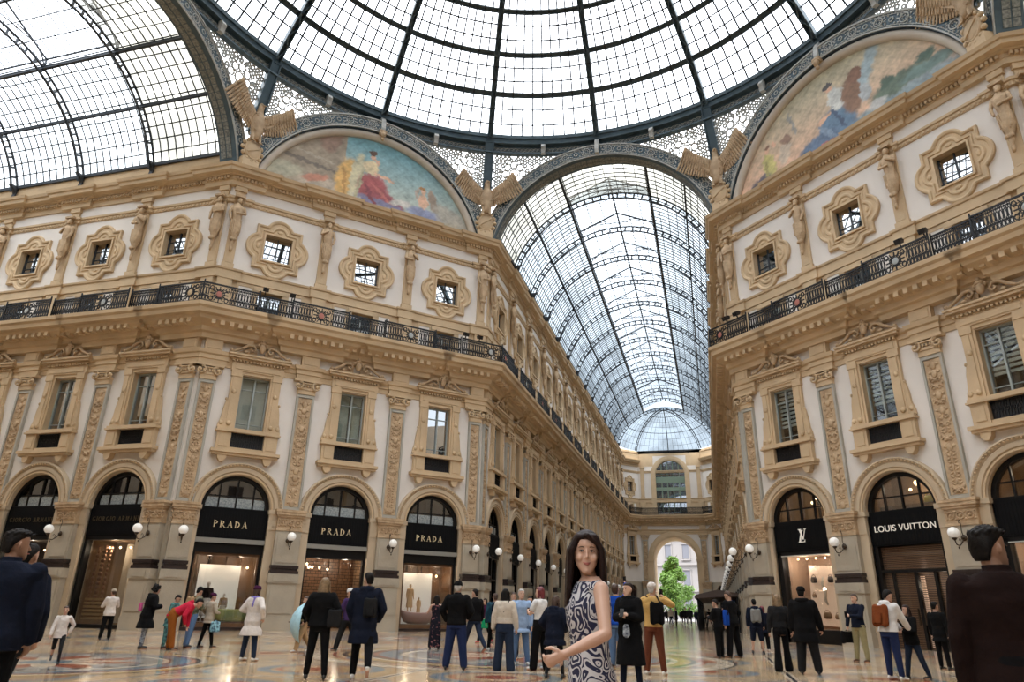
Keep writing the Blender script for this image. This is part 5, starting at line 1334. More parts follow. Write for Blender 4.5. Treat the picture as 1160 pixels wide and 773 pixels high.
def handbag(g, M, m, label, k=1, w=.13, hgt=.11, d=.05, drop=.2, at=None):
    w_ = Vector(at) if at else g.arms[k][2] + (g.arms[k][2] - g.arms[k][1]).normalized() * .09; c = w_ - Vector((0, 0, drop + hgt)); b = MB(); rbox(b, c, d, w * .5, hgt); b2 = MB(); b2.T = Matrix.Translation(c)
    b2.box(-d, d, -w, w, -hgt, hgt); b2.cap((0, -w, -hgt * .7), (0, -w, hgt * .8), d, d * .8, 8); b2.cap((0, w, -hgt * .7), (0, w, hgt * .8), d, d * .8, 8); b2.T = None
    s = MB()
    for i in (-1, 1): s.tube([c + Vector((i * d * .5, -w * .55, hgt * .9)), w_ + Vector((i * .012, -.03, -.03)), w_ + Vector((i * .01, 0, -.008)), w_ + Vector((i * .012, .03, -.03)), c + Vector((i * d * .5, w * .55, hgt * .9))], .008, 5)
    return hang('handbag', b2, m, M, label, 'bag', .012, (('handles', s, m),))
def shoulderbag(g, M, m, label, sd=1, at=None, w=.13, hgt=.13, name='shoulder_bag', cross=True, back=False):
    c = Vector(at) if at else g.U((sd * .24, -.05, .98)); b = MB(); b.T = Matrix.Translation(c); rbox(b, (0, 0, 0), w, .05, hgt); b.T = None
    s = MB(); o = -sd if cross else sd; q = -1 if back else 1
    s.tube([c + Vector((0, .0, hgt)), g.U((0, q * -.15, 1.22)), g.U((o * .1, q * -.1, 1.44)), g.U((o * .1, .0, 1.475)), g.U((o * .08, .12, 1.36)), g.U((sd * .12, .145, 1.12)), c + Vector((0, .04, hgt))], .011, 5)
    return hang(name, b, m, M, label, 'bag', .013, (('strap', s, m),))
def phone(g, M, k, label, tilt=0):
    sh, el, w = g.arms[k]; d = (w - el).normalized(); p = w + d * .11; b = MB(); b.T = Matrix.Translation(p + Vector((0, 0, .03))) @ Matrix.Rotation(tilt, 4, 'X'); b.box(-.037, .037, -.005, .005, -.075, .075); b.T = None
    return hang('phone', b, 'phone_black', M, label, 'phone')
# ------------------------------------------------------------------ shop fronts
b = MB()
b.arc(0, SPRING, [(1.55, -.12), (1.55, .08), (1.62, .14), (1.70, .12), (1.74, .18), (1.9, .18), (1.94, .12), (2.0, .16), (2.08, .24), (2.14, .22), (2.16, -.02)], 0, pi, 32)
for s in (-1, 1): b.fb(min(s * 1.55, s * 1.95), max(s * 1.55, s * 1.95), -.1, .14, 0, 4.46); b.fb(min(s * 1.5, s * 2.0), max(s * 1.5, s * 2.0), -.1, .2, 5.2, 5.4); b.fb(min(s * 1.55, s * 1.97), max(s * 1.55, s * 1.97), -.1, .17, 4.46, 5.2)
FARG = {}
ARCHV = mesh_of(b, 'arch_stone')
b = MB(); b.arc(0, SPRING, [(1.6, .12), (1.66, .12), (1.66, .17), (1.6, .17)], 0, pi, 32)
for k in range(40): a = pi * (k + .5) / 40; b.ell((2.03 * math.cos(a), -.2, SPRING + 2.03 * math.sin(a)), .045, .045, .045, 5, 3)
b.fb(-.2, .2, -.05, .3, 6.86, 7.46) if 0 else None
BEAD = mesh_of(b, 'ochre_stone')
def lun_meshes(warm):
    f = MB(); f.arc(0, SPRING, [(1.38, -.35), (1.56, -.35), (1.56, -.12), (1.38, -.12)], 0, pi, 28)
    for x, h in ((-.78, 1.2), (0, 1.45), (.78, 1.2)): f.fb(x - .035, x + .035, -.33, -.22, SPRING, SPRING + h)
    f.fb(-1.4, 1.4, -.33, -.22, SPRING + .55, SPRING + .6); f.fb(-1.5, 1.5, -.35, -.15, SPRING - .06, SPRING + .04)
    g = MB(); g.prism([(1.45 * math.cos(pi * k / 20), SPRING + 1.45 * math.sin(pi * k / 20)) for k in range(21)], -.3, -.29)
    s = MB(); s.fb(-1.35, 1.35, -.28, -.27, SPRING + .05, SPRING + .5)
    return mesh_of(f, 'black_frame'), mesh_of(g, 'shop_glass' if warm else 'dark_glass'), mesh_of(s, 'frost')
LUN = {w_: lun_meshes(w_) for w_ in (0, 1)}
bd = MB(); bd.fb(-1.57, 1.57, -.35, -.08, 3.95, SPRING); bd.fb(-1.5, 1.5, -.08, -.06, 4.02, 5.25)
for k in range(24): bd.fb(-1.48 + k * .125, -1.39 + k * .125, -.06, -.05, 4.04, 5.22)
BOARD = mesh_of(bd, 'black_board')
bm_ = MB(); bm_.fb(-1.58, 1.58, -.3, .04, 3.76, 3.93); bm_.fb(-1.58, 1.58, -.3, .0, 3.93, 3.97); BEAM = mesh_of(bm_, 'pale_iron')
mat('steel_beam', (.30, .29, .26), .4, metal=.3); BEAM.materials[0] = MT['steel_beam']
def room(z1, z0=0.0, deep=2.4):
    b = MB(); b.fb(-1.7, 1.7, -deep - .05, -deep, z0, z1); b.fb(-1.75, -1.7, -deep, -.4, z0, z1); b.fb(1.7, 1.75, -deep, -.4, z0, z1); b.fb(-1.7, 1.7, -deep, -.4, z1, z1 + .05); b.fb(-1.7, 1.7, -deep, -.45, z0, z0 + .06)
    return b
def up_room(): return room(7.3, SPRING + .02)
lamp_up = MB(); lamp_up.ell((0, 1.5, 6.6), .12, .12, .12, 8, 6); lamp_up.ell((-.5, 1.8, 6.4), .07, .07, .07, 8, 6); lamp_up.ell((.6, 1.7, 6.3), .07, .07, .07, 8, 6)
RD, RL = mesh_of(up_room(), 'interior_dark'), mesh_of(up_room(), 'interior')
LU = mesh_of(lamp_up, 'lamp_soft')
# serif capitals for a shop sign, drawn in a unit-high cell
def letter(b, ch, x, z, h, th=.13, d=(.0, .03)):
    t, n = h * th, h * .035; o0, o1 = d
    def st(x0, z0, x1, z1, w0, w1=None):
        w1 = w1 or w0; b.prism([(x + x0 * h - w0 / 2, z + z0 * h), (x + x0 * h + w0 / 2, z + z0 * h), (x + x1 * h + w1 / 2, z + z1 * h), (x + x1 * h - w1 / 2, z + z1 * h)], o0, o1)
    def serif(x0, z0): b.fb(x + x0 * h - .13 * h, x + x0 * h + .13 * h, o0, o1, z + z0 * h - n / 2, z + z0 * h + n / 2 + n * .4)
    def bowl(cx, cz, rx_, rz_, a0, a1, w):
        m = 12; P0, P1 = [], []
        for k in range(m + 1):
            a = a0 + (a1 - a0) * k / m; ww = w * abs(math.cos(a)) + n * abs(math.sin(a)); P0.append((x + cx * h + (rx_ * h) * math.cos(a), z + cz * h + rz_ * h * math.sin(a))); P1.append((x + cx * h + (rx_ * h - ww) * math.cos(a), z + cz * h + (rz_ * h - ww) * math.sin(a)))
        for k in range(m): b.prism([P0[k], P0[k + 1], P1[k + 1], P1[k]], o0, o1)
    if ch in 'PRDB': st(.12, 0, .12, 1, t); serif(.12, 0); serif(.12, 1)
    if ch in 'PR': bowl(.14, .73, .46, .28, -pi / 2, pi / 2, t)
    if ch == 'R': st(.32, .47, .72, 0, t * .9); serif(.74, 0)
    if ch == 'D': bowl(.14, .5, .6, .5, -pi / 2, pi / 2, t)
    if ch in 'AV':
        s = 1 if ch == 'A' else -1; a, q = (0, 1) if ch == 'A' else (1, 0)
        st(.06, a, .38, q, n * 1.3) if ch == 'A' else st(.70, a, .38, q, n * 1.3); st(.70, a, .38, q, t) if ch == 'A' else st(.06, a, .38, q, t); serif(.06, a); serif(.70, a)
        if ch == 'A': b.fb(x + .16 * h, x + .58 * h, o0, o1, z + .3 * h, z + .34 * h)
    if ch == 'G' or ch == 'O': bowl(.42, .5, .42, .5, pi / 4 if ch == 'G' else 0, 2 * pi - (.3 if ch == 'G' else 0), t)
    if ch == 'G': st(.72, .08, .72, .42, t)
    if ch == 'I': st(.12, 0, .12, 1, t); serif(.12, 0); serif(.12, 1)
    if ch == 'M': st(.08, 0, .14, 1, n * 1.4); st(.16, 1, .42, .1, t); st(.44, .1, .7, 1, n * 1.4); st(.74, 0, .72, 1, t); serif(.08, 0); serif(.74, 0)
    if ch == 'N': st(.08, 0, .08, 1, n * 1.4); st(.1, 1, .6, 0, t); st(.64, 0, .64, 1, n * 1.4); serif(.08, 0); serif(.08, 1); serif(.64, 1)
    if ch == 'L': st(.14, 0, .14, 1, t); serif(.14, 0); serif(.14, 1); b.fb(x + .1 * h, x + .62 * h, o0, o1, z, z + n * 1.3); st(.6, 0, .62, .22, n * 1.5)
ADV = dict(P=.85, R=.98, A=.98, D=.98, G=1.05, I=.42, O=1.05, M=1.02, N=.95)
def word(txt, h, cx, z, gap, m, o=(-.05, -.02)):
    b = MB(); W = sum((ADV.get(c, .5) * h if c != ' ' else .5 * h) + gap for c in txt) - gap; x = cx - W / 2
    for c in txt:
        if c != ' ': letter(b, c, x, z, h, d=o)
        x += (ADV.get(c, .5) * h if c != ' ' else .5 * h) + gap
    return mesh_of(b, m, 'lettering')
PR_W = word('PRADA', .29, -.08, 4.47, .045, 'gold'); GA_W = word('GIORGIO ARMANI', .20, 0, 4.62, .02, 'dull_gold')
def shop(f, s, name_word, parts, label, warm=0, beam=True, grp=None):
    L = LUN[warm]; pr = [('archivolt', ARCHV, [('beading', BEAD)]), ('fanlight', L[0], [('pane', L[1])] + ([] if warm else [('frosted_strip', L[2])])),
        ('sign_board', BOARD, [('lettering', name_word)] if name_word else []), ('upper_room', RL if warm else RD, [('lamp', LU)] if warm else [])]
    if beam: pr.append(('beam', BEAM))
    return put('shop_front', pr + parts, f.M(s), label, 'shop front', grp)
def inside(f, s, o, z, e, c=(1, .82, .62), r=.12):  # point light added to brighten a shop interior and its window figures
    l = bpy.data.lights.new('shop_fill_light', 'POINT'); l.energy = e * .42; l.color = c; l.shadow_soft_size = r; q = f.p0 + f.d * s + f.n * o; lo = bpy.data.objects.new('shop_fill_light', l); COL.objects.link(lo); lo.location = (q.x, q.y, z)
def bulbs(pts, r=.05, m='lamp_warm'):
    b = MB()
    for p in pts: b.ell(p, r, r, r, 8, 6)
    return mesh_of(b, m)
# --- fashion window with a framed wooden stage
def prada_window(x0, x1, z0, z1, right_room=True):
    wf_ = MB()
    wf_.fb(-1.57, 1.57, -.4, -.12, 3.32, 3.77); 
    for s in (-1, 1): wf_.fb(min(s * 1.42, s * 1.57), max(s * 1.42, s * 1.57), -.4, -.15, 0, 3.4)
    wd = MB(); wd.fb(-1.42, 1.42, -.35, -.2, 3.2, 3.34)
    for s in (-1, 1): wd.fb(min(s * 1.34, s * 1.43), max(s * 1.34, s * 1.43), -.35, -.2, .2, 3.3)
    wd.fb(-1.42, 1.42, -.35, -.2, .1, .3); wd.fb(-1.75, 1.75, -2.4, -2.3, .1, 3.6); [wd.fb(min(q * 1.7, q * 1.75), max(q * 1.7, q * 1.75), -2.4, -.4, .1, 3.6) for q in (-1, 1)]
    for k in range(6): wd.fb(-1.7 + k * .66, -1.6 + k * .66, -2.3, -2.2, .1, 3.5)
    wd.fb(-1.7, 1.7, -2.3, -2.2, 1.7, 1.8); wd.fb(-1.7, 1.7, -2.3, -.4, 3.4, 3.5)
    mb_ = MB(); mb_.fb(-1.57, 1.57, -.4, .02, 0, .14)
    st_ = MB(); st_.fb(-1.4, 1.4, -2.2, -.4, .14, .34)
    sc_ = MB(); sc_.fb(x0, x1, -1.3, -1.22, z0, z1)
    gl_ = MB(); gl_.fb(-1.36, 1.36, -.27, -.26, .3, 3.2)
    return [('roller_box', mesh_of(wf_, 'black_frame')), ('wooden_frame', mesh_of(wd, 'wood')), ('step', mesh_of(mb_, 'brown_marble')), ('stage', mesh_of(st_, 'walnut')), ('backdrop', mesh_of(sc_, 'screen_white')), ('glass', mesh_of(gl_, 'shop_glass')),
            ('spotlights', bulbs([(-1.1 + .55 * k, .8, 3.3) for k in range(5)] + [(-1.2, 2.0, 2.9), (1.25, 1.9, 2.8)], .055)), ('stage_light', (lambda q: (q.fb(-1.3, 1.3, -.44, -.40, .17, .29), mesh_of(q, 'lamp_warm_strip'))[1])(MB()))]
mat('lamp_warm_strip', (1, .5, .2), .5, emit=(1, .42, .12), estr=1.6)
xs_ = sorted(fNW.c)
shop(fNW, xs_[0], PR_W, prada_window(-1.0, .85, .5, 2.85), 'black shop front lettered in gold, white screen and yellow car-shaped prop in its window', grp=None)
shop(fNW, xs_[2], PR_W, prada_window(-1.2, .7, .34, 2.88), 'black shop front lettered in gold, pink boat and pale screen in its window')
gt = MB()
for k in range(22):
    z = .25 + k * .145; gt.fb(-1.4, 1.4, -.3, -.285, z, z + .02)
    for j in range(11): gt.fb(-1.4 + j * .27 + (.13 if k % 2 else 0), -1.385 + j * .27 + (.13 if k % 2 else 0), -.3, -.285, z, z + .145)
dw = MB(); dw.fb(-1.7, 1.7, -2.38, -2.3, 0, 3.6)
for x in (-1.0, .3, .85, 1.4): dw.fb(x, x + .1, -2.3, -2.15, 0, 3.5)
dw.fb(.3, 1.5, -2.3, -2.2, 2.4, 2.5)
bx_ = MB(); bx_.fb(-1.57, 1.57, -.4, -.12, 3.32, 3.77)
for s in (-1, 1): bx_.fb(min(s * 1.42, s * 1.57), max(s * 1.42, s * 1.57), -.4, -.15, 0, 3.4)
ch_ = bulbs([(-1.0 + .28 * math.cos(k), 1.6 + .28 * math.sin(k), 2.95) for k in range(6)] + [(-1.0, 1.6, 3.1), (-1.15, 1.5, 2.05), (.1, 1.7, 2.9), (-.3, 1.8, 2.95)], .065, 'lamp_soft')
shop(fNW, xs_[1], PR_W, [('roller_box', mesh_of(bx_, 'black_frame')), ('grille', mesh_of(gt, 'black_frame')), ('wooden_wall', mesh_of(dw, 'wood')), ('chandelier', ch_), ('room', mesh_of(room(3.7), 'interior'))], 'black shop front lettered in gold with closed brick-pattern grille and chandelier inside')
# --- left side arcade shops
ws_l = sorted(fW.c, reverse=True)
def armani(n_, full):
    fr = MB()
    for s, w_ in ((-1, .18), (1, .12)): fr.fb(min(s * (1.57 - w_), s * 1.57), max(s * (1.57 - w_), s * 1.57), -.4, -.1, 0, 3.95)
    fr.fb(-1.57, 1.57, -.4, -.1, 3.78, 3.97); fr.fb(-1.57, 1.57, -.4, -.1, 0, .16)
    gl_ = MB(); gl_.fb(-1.4, 1.45, -.27, -.26, .16, 3.8)
    pr = [('frame', mesh_of(fr, 'black_frame')), ('glass', mesh_of(gl_, 'shop_glass')), ('room', mesh_of(room(3.8), 'interior' if full else 'interior_dark')), ('spotlights', bulbs([(-.9 + .6 * k, 1.0, 3.5) for k in range(4)] if full else [(0, 1.2, 3.4)], .05, 'lamp_warm'))]
    if full:
        pc = MB(); rnd = random.Random(3)
        for i in range(4):
            for j in range(14): x = -1.25 + i * .2; pc.ell((x, .75 + .12 * (i % 2), .9 + j * .2), .085, .07, .085, 7, 5)
        pan = MB(); pan.fb(-.35, .05, -1.5, -1.45, .2, 3.7); sh_ = MB()
        for k in range(6): sh_.fb(-1.3, -.3, -.95, -.6, .35 + k * .16, .45 + k * .16)
        pr += [('hanging_discs', mesh_of(pc, mat_copper())), ('panel', mesh_of(pan, 'cream_frame')), ('low_shelves', mesh_of(sh_, 'sand_shelf'))]
    return pr
def mat_copper():
    if 'copper_disc' not in MT: mat('copper_disc', (.30, .17, .11), .35, metal=.4); mat('sand_shelf', (.45, .30, .16), .6)
    return 'copper_disc'
mat_copper()
for k, s in enumerate(ws_l[:5]):
    shop(fW, s, GA_W if k < 3 else None, armani(0, k in (0,)), '%s black shop front of the left side arcade, counted from the octagon' % ORD[k], beam=False, grp='shop fronts of the left side arcade')
# --- luggage shops on the right octagon wall
xe = sorted(fNE.c)
lv = MB()
def mono(b, cx, cz, h):
    b.prism([(cx - .30 * h, cz - .38 * h), (cx - .16 * h, cz - .38 * h), (cx + .06 * h, cz + .42 * h), (cx - .04 * h, cz + .42 * h)], -.05, -.02)
    b.fb(cx - .34 * h, cx + .22 * h, -.05, -.02, cz - .42 * h, cz - .37 * h); b.prism([(cx + .16 * h, cz - .40 * h), (cx + .22 * h, cz - .40 * h), (cx + .24 * h, cz - .22 * h)], -.05, -.02); b.fb(cx - .12 * h, cx + .12 * h, -.05, -.02, cz + .42 * h, cz + .46 * h)
    b.prism([(cx - .22 * h, cz + .5 * h), (cx - .09 * h, cz + .5 * h), (cx + .13 * h, cz - .2 * h), (cx + .06 * h, cz - .24 * h)], -.045, -.015); b.prism([(cx + .30 * h, cz + .5 * h), (cx + .35 * h, cz + .5 * h), (cx + .11 * h, cz - .24 * h), (cx + .07 * h, cz - .22 * h)], -.045, -.015)
    b.fb(cx - .28 * h, cx - .02 * h, -.045, -.015, cz + .5 * h, cz + .54 * h); b.fb(cx + .22 * h, cx + .42 * h, -.045, -.015, cz + .5 * h, cz + .54 * h)
mono(lv, .05, 4.63, .62); LVM = mesh_of(lv, 'silver_letter')
def sans(txt, size, w, z, m):
    cu = bpy.data.curves.new('t', 'FONT'); cu.body = txt; cu.size = size; cu.align_x = 'CENTER'; cu.extrude = .012; cu.space_character = 1.05
    o = bpy.data.objects.new('t', cu); COL.objects.link(o); bpy.context.view_layer.update(); dg = bpy.context.evaluated_depsgraph_get(); me = bpy.data.meshes.new_from_object(o.evaluated_get(dg))
    xs = [v.co.x for v in me.vertices]; k = w / (max(xs) - min(xs)); cx = (max(xs) + min(xs)) / 2
    me.transform(Matrix.Translation((0, .035, z)) @ Matrix.Rotation(pi / 2, 4, 'X') @ Matrix.Diagonal((k, k * 1.05, 1, 1)) @ Matrix.Translation((-cx, 0, 0))); bpy.data.objects.remove(o); me.materials.clear(); me.materials.append(MT[m]); return me
LVT = sans('LOUIS VUITTON', .36, 2.62, 4.52, 'silver_letter')
fr = MB()
for s, w_ in ((-1, .28), (1, .14)): fr.fb(min(s * (1.57 - w_), s * 1.57), max(s * (1.57 - w_), s * 1.57), -.5, -.1, 0, 3.95)
fr.fb(-1.57, 1.57, -.5, -.1, 0, .58); fr.fb(-1.57, 1.57, -.5, -.1, 3.8, 3.97)
gl_ = MB(); gl_.fb(-1.3, 1.45, -.27, -.26, .58, 3.82); ln = MB(); ln.fb(-1.3, 1.45, -.12, -.06, 3.77, 3.81)
ro_ = MB(); ro_.fb(-1.4, -1.3, -2, -.5, .5, 3.8); ro_.fb(-1.4, 1.75, -2.0, -1.9, .5, 3.8); ro_.fb(-1.4, 1.75, -2, -.5, .5, .6); ro_.fb(-1.4, 1.75, -2, -.5, 3.8, 3.85)
mat('peach_wall', (.52, .36, .26), .6, var=.1); mat('gold_ceiling', (.40, .26, .12), .4); mat('bag_tan', (.30, .17, .09), .4); mat('bag_dark', (.06, .04, .035), .3); mat('peach_panel', (.74, .56, .44), .5, emit=(1, .68, .48), estr=.25)
bp_ = MB(); bp_.T = Matrix.Translation((.15, 1.05, 2.05)) @ Matrix.Rotation(math.radians(4), 4, 'Y'); bp_.box(-.82, .82, 0, .08, -1.3, 1.3); bp_.T = None
pk = [('frame', mesh_of(fr, 'black_frame'), [('steel_edge', mesh_of(ln, 'pale_iron'))]), ('glass', mesh_of(gl_, 'shop_glass')), ('room', mesh_of(ro_, 'peach_wall')), ('display_panel', mesh_of(bp_, 'peach_panel')), ('spotlights', bulbs([(-.9 + .5 * k, .75, 3.68) for k in range(5)], .045, 'lamp_warm'))]
shop(fNE, xe[0], LVM, pk, 'black shop front with silver monogram and handbags on a peach panel', warm=1, beam=False)
def bag_mesh(w_, h_, m):
    b = MB(); b.smooth = True; n = 14
    b.band([[(w_ * q * math.cos(2 * pi * k / n), .09 * q * math.sin(2 * pi * k / n), z) for k in range(n)] for z, q in ((-h_, .5), (-h_ * .85, .92), (-h_ * .2, 1.05), (h_ * .6, .85), (h_ * .8, .6))], True, True, True)
    h = MB(); h.tube([(w_ * .6 * math.cos(a), 0, h_ * .6 + h_ * .8 * math.sin(a)) for a in [pi * k / 10 for k in range(11)]], .014, 5)
    return mesh_of(b, m), mesh_of(h, m)
for i, (x, z, w_, h_, m, lb) in enumerate(((-.3, 2.75, .17, .15, 'bag_dark', 'dark handbag at the top left of the peach window panel'), (.6, 2.75, .14, .15, 'bag_dark', 'dark handbag at the top right of the peach window panel'), (-.38, 2.05, .1, .1, 'bag_tan', 'small tan handbag low left on the peach window panel'), (.2, 1.2, .22, .16, 'bag_tan', 'wide tan handbag near the foot of the peach window panel'), (.72, 1.15, .13, .12, 'bag_tan', 'small tan handbag at the lower right of the peach window panel'))):
    bb, hh = bag_mesh(w_, h_, m); o = ob('handbag', bb, [], M=fNE.M(xe[0] + x) @ Matrix.Translation((0, .93, z))); ob('handle', hh, [], o); tag(o, lb, 'bag', 'handbags in the peach shop window')
cv = MB(); cv.T = Matrix.Translation((.2, .95, 2.35)); cv.tube([(.0, 0, .5), (-.07, 0, .2), (.05, 0, -.1), (-.03, 0, -.5), (.08, 0, -.7)], [.06, .07, .06, .07, .04], 8); cv.T = None
tag(ob('hanging_sculpture', cv, 'cream_frame', M=fNE.M(xe[0])), 'pale twisted ornament hanging between the handbags on the peach panel', 'ornament')
# door with metal mesh
fr = MB()
for s in (-1, 1): fr.fb(min(s * 1.35, s * 1.57), max(s * 1.35, s * 1.57), -.5, -.1, 0, 3.95)
fr.fb(-1.57, 1.57, -.4, -.15, 2.88, 3.0)
for x in (-.92, .02, .82): fr.fb(x - .06, x + .06, -.4, -.2, 0, 2.95)
fr.fb(-.7, -.3, -.24, -.2, 2.55, 2.62) if 0 else None
ms = MB()
for k in range(62): ms.fb(-1.36, 1.36, -.32, -.3, .02 + k * .063, .052 + k * .063)
mat('bronze_mesh', (.20, .12, .075), .35, metal=.5)
hd = MB(); hd.fb(-.12, -.08, -.2, -.12, .9, 1.5); hd.fb(.14, .18, -.2, -.12, .9, 1.5)
rm = MB(); rm.fb(-.75, -.45, -1.6, -1.5, 0, 2.8)
shop(fNE, xe[1], LVT, [('door_frame', mesh_of(fr, 'black_frame'), [('handles', mesh_of(hd, 'bronze'))]), ('mesh_screen', mesh_of(ms, 'bronze_mesh')), ('room', mesh_of(room(3.7), 'interior_dark')), ('lamp', bulbs([(.95, .9, 2.35), (.98, .9, 2.05), (-.55, 1.2, 2.4)], .055, 'lamp_warm')), ('lit_panel', mesh_of(rm, 'peach_panel'))], 'black shop front with silver capital lettering over bronze mesh doors', warm=1, beam=False)
shop(fNE, xe[2], None, pk[:3] + pk[4:], 'black shop front at the right edge of the photo, beside the dark-haired man', warm=1, beam=False)
yb, yh = bag_mesh(.19, .14, mat('yellow_bag', (.75, .62, .04), .4) or 'yellow_bag') if 0 else bag_mesh(.2, .15, 'c_tan_top')
mat('yellow_bag', (.78, .66, .04), .4); yb.materials[0] = MT['yellow_bag']; yh.materials[0] = MT['yellow_bag']
o = ob('handbag', yb, [], M=fNE.M(xe[1] + .82) @ Matrix.Translation((0, .75, SPRING + .62 - .2))); ob('handle', yh, [], o); tag(o, 'yellow handbag behind the arched fanlight over the silver capital lettering', 'bag')
sb = MB(); sb.fb(-1.2, 1.25, -1.0, -.5, SPRING + .06, SPRING + .24); tag(ob('display_shelf', sb, 'wood', M=fNE.M(xe[1])), 'wooden shelf carrying a yellow handbag behind the fanlight', 'shelf')
# long arcade and the remaining fronts
dk = MB(); dk.fb(-1.57, 1.57, -.45, -.2, 0, .2)
for x in (-1.5, -.5, .5, 1.5): dk.fb(x - .06, x + .06, -.45, -.2, 0, 3.95)
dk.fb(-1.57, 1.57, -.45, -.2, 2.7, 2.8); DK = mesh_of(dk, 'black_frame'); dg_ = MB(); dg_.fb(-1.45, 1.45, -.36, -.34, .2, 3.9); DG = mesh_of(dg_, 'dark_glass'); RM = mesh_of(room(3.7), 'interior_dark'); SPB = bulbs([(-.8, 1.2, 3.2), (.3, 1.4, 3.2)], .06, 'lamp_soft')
mat('pale_curtain', (.20, .22, .22), .5, var=.3, vscale=2); q = MB(); q.prism([(1.43 * math.cos(pi * k / 20), SPRING + 1.43 * math.sin(pi * k / 20)) for k in range(21)], -.35, -.34); PCU = mesh_of(q, 'pale_curtain')
for f in (fNL, fNR, fE):
    cs = sorted(f.c, reverse=f.key == 'NR')
    for k, s in enumerate(cs):
        shop(f, s, None, [('door_frame', DK), ('glass', DG), ('room', RM), ('lamp', SPB), ('fanlight_curtain', PCU)], '%s dark shop entrance, %s, %s' % (ORD[k], SIDE[f.key][0], SIDE[f.key][1]), beam=False, grp='dark shop fronts of the ' + SIDE[f.key][0])
for f in (fE1, fE3):
    b = MB(); b.fb(-.62, .62, -.4, -.3, 0, 5.3); ob('dark_doorway', b, 'black_frame', M=f.M(1.75)); tag(bpy.data.objects[-1] if 0 else [o for o in COL.objects if o.name.startswith('dark_doorway')][-1], 'dark arched doorway in the ' + SIDE[f.key][0], 'doorway')

for s_, e_ in ((xs_[0], 55), (xs_[1], 90), (xs_[2], 55)):
    inside(fNW, s_ - .7, -.75, 3.1, e_); inside(fNW, s_ + .7, -.75, 3.1, e_)
inside(fNW, xs_[0] + 1.1, -1.7, 2.6, 40); inside(fNW, xs_[2] + 1.1, -1.7, 2.6, 40)
for s_ in (ws_l[0], ws_l[1]): inside(fW, s_ - .5, -.8, 3.4, 60); inside(fW, s_ + .5, -1.8, 2.0, 50)
inside(fNE, xe[0] - .6, -.7, 3.5, 60, (1, .88, .76)); inside(fNE, xe[0] + .9, -.7, 3.5, 60, (1, .88, .76)); inside(fNE, xe[1] + .6, -1.4, 2.4, 45); inside(fNE, xe[1] - .5, -1.8, 2.6, 45); inside(fNE, xe[2], -.9, 3.2, 60, (1, .88, .76))
for s_ in xe: inside(fNE, s_, -1.6, 6.5, 70)
for s_ in sorted(fNL.c)[:6]: inside(fNL, s_, -1.5, 3.0, 25)
# ------------------------------------------------------------------ wall lamps
def lamp_meshes():
    br = MB(); br.T = None
    br.lathe([(.12, 0), (.12, .03), (.05, .06), (.05, 0)], n=10) if 0 else None
    br.ell((0, -.44, 4.0), .12, .04, .12, 10, 5); br.ell((0, -.48, 4.0), .06, .06, .06, 8, 5)
    br.tube([(0, -.46, 4.0), (0, -.6, 3.82), (0, -.8, 3.7), (0, -1.0, 3.72), (0, -1.08, 3.88)], [.022, .022, .02, .02, .022], 6)
    br.tube([(0, -.46, 4.0), (0, -.52, 4.25), (0, -.47, 4.5), (0, -.54, 4.66), (0, -.62, 4.6), (0, -.58, 4.52)], .014, 5)
    br.tube([(0, -.7, 3.74), (0, -.66, 3.9), (0, -.76, 3.96), (0, -.8, 3.88)], .012, 5); br.ell((0, -.9, 3.62), .03, .03, .05, 6, 4)
    br.band([[(r * math.cos(2 * pi * k / 10), -1.08 + r * math.sin(2 * pi * k / 10), z) for k in range(10)] for z, r in ((3.86, .02), (3.92, .08), (3.97, .1), (3.98, .03))], True, True, True)
    gl_ = MB(); gl_.ell((0, -1.08, 4.15), .2, .2, .2, 20, 12)
    return mesh_of(br, 'bronze'), mesh_of(gl_, 'globe')
LM = lamp_meshes()
for f in FACES:
    if f.key in ('E1', 'E2', 'E3'): continue
    P = piers(f)
    for s in P:
        o_, w_ = where(f, s, P)
        if s < 1: s = .6
        elif s > f.L - 1: s = f.L - .6
        put('wall_lamp', [('bracket', LM[0]), ('globe', LM[1])], f.M(s), '%s white globe lamp on a bronze bracket, %s' % (o_, w_), 'lamp', 'globe lamps of the ' + SIDE[f.key][0])
# ------------------------------------------------------------------ floodlights on the railing
fl = MB(); fl.box(-.13, .13, -.16, .12, .12, .34); fl.cap((0, .1, .23), (0, .2, .25), .1, .12, 8); fl.bar((0, 0, -.1), (0, 0, .14), .05); FL = mesh_of(fl, 'black_iron')
for f, xs2 in ((fNW, (2.35, 3.7, DL - 1.9, DL - 1.0)), (fNE, (.75, 1.5, DL - 5.0, DL - 3.95))):
    for k, s in enumerate(xs2):
        tag(ob('floodlight', FL, [], M=f.M(s) @ Matrix.Translation((0, -1.22, 16.0)) @ Matrix.Rotation(.4, 4, 'X')), '%s black floodlight clamped on the railing, %s, from left' % (ORD[k], SIDE[f.key][0]), 'floodlight', 'floodlights on the balcony railings')
mat('mannequin_sand', (.72, .48, .26), .6)
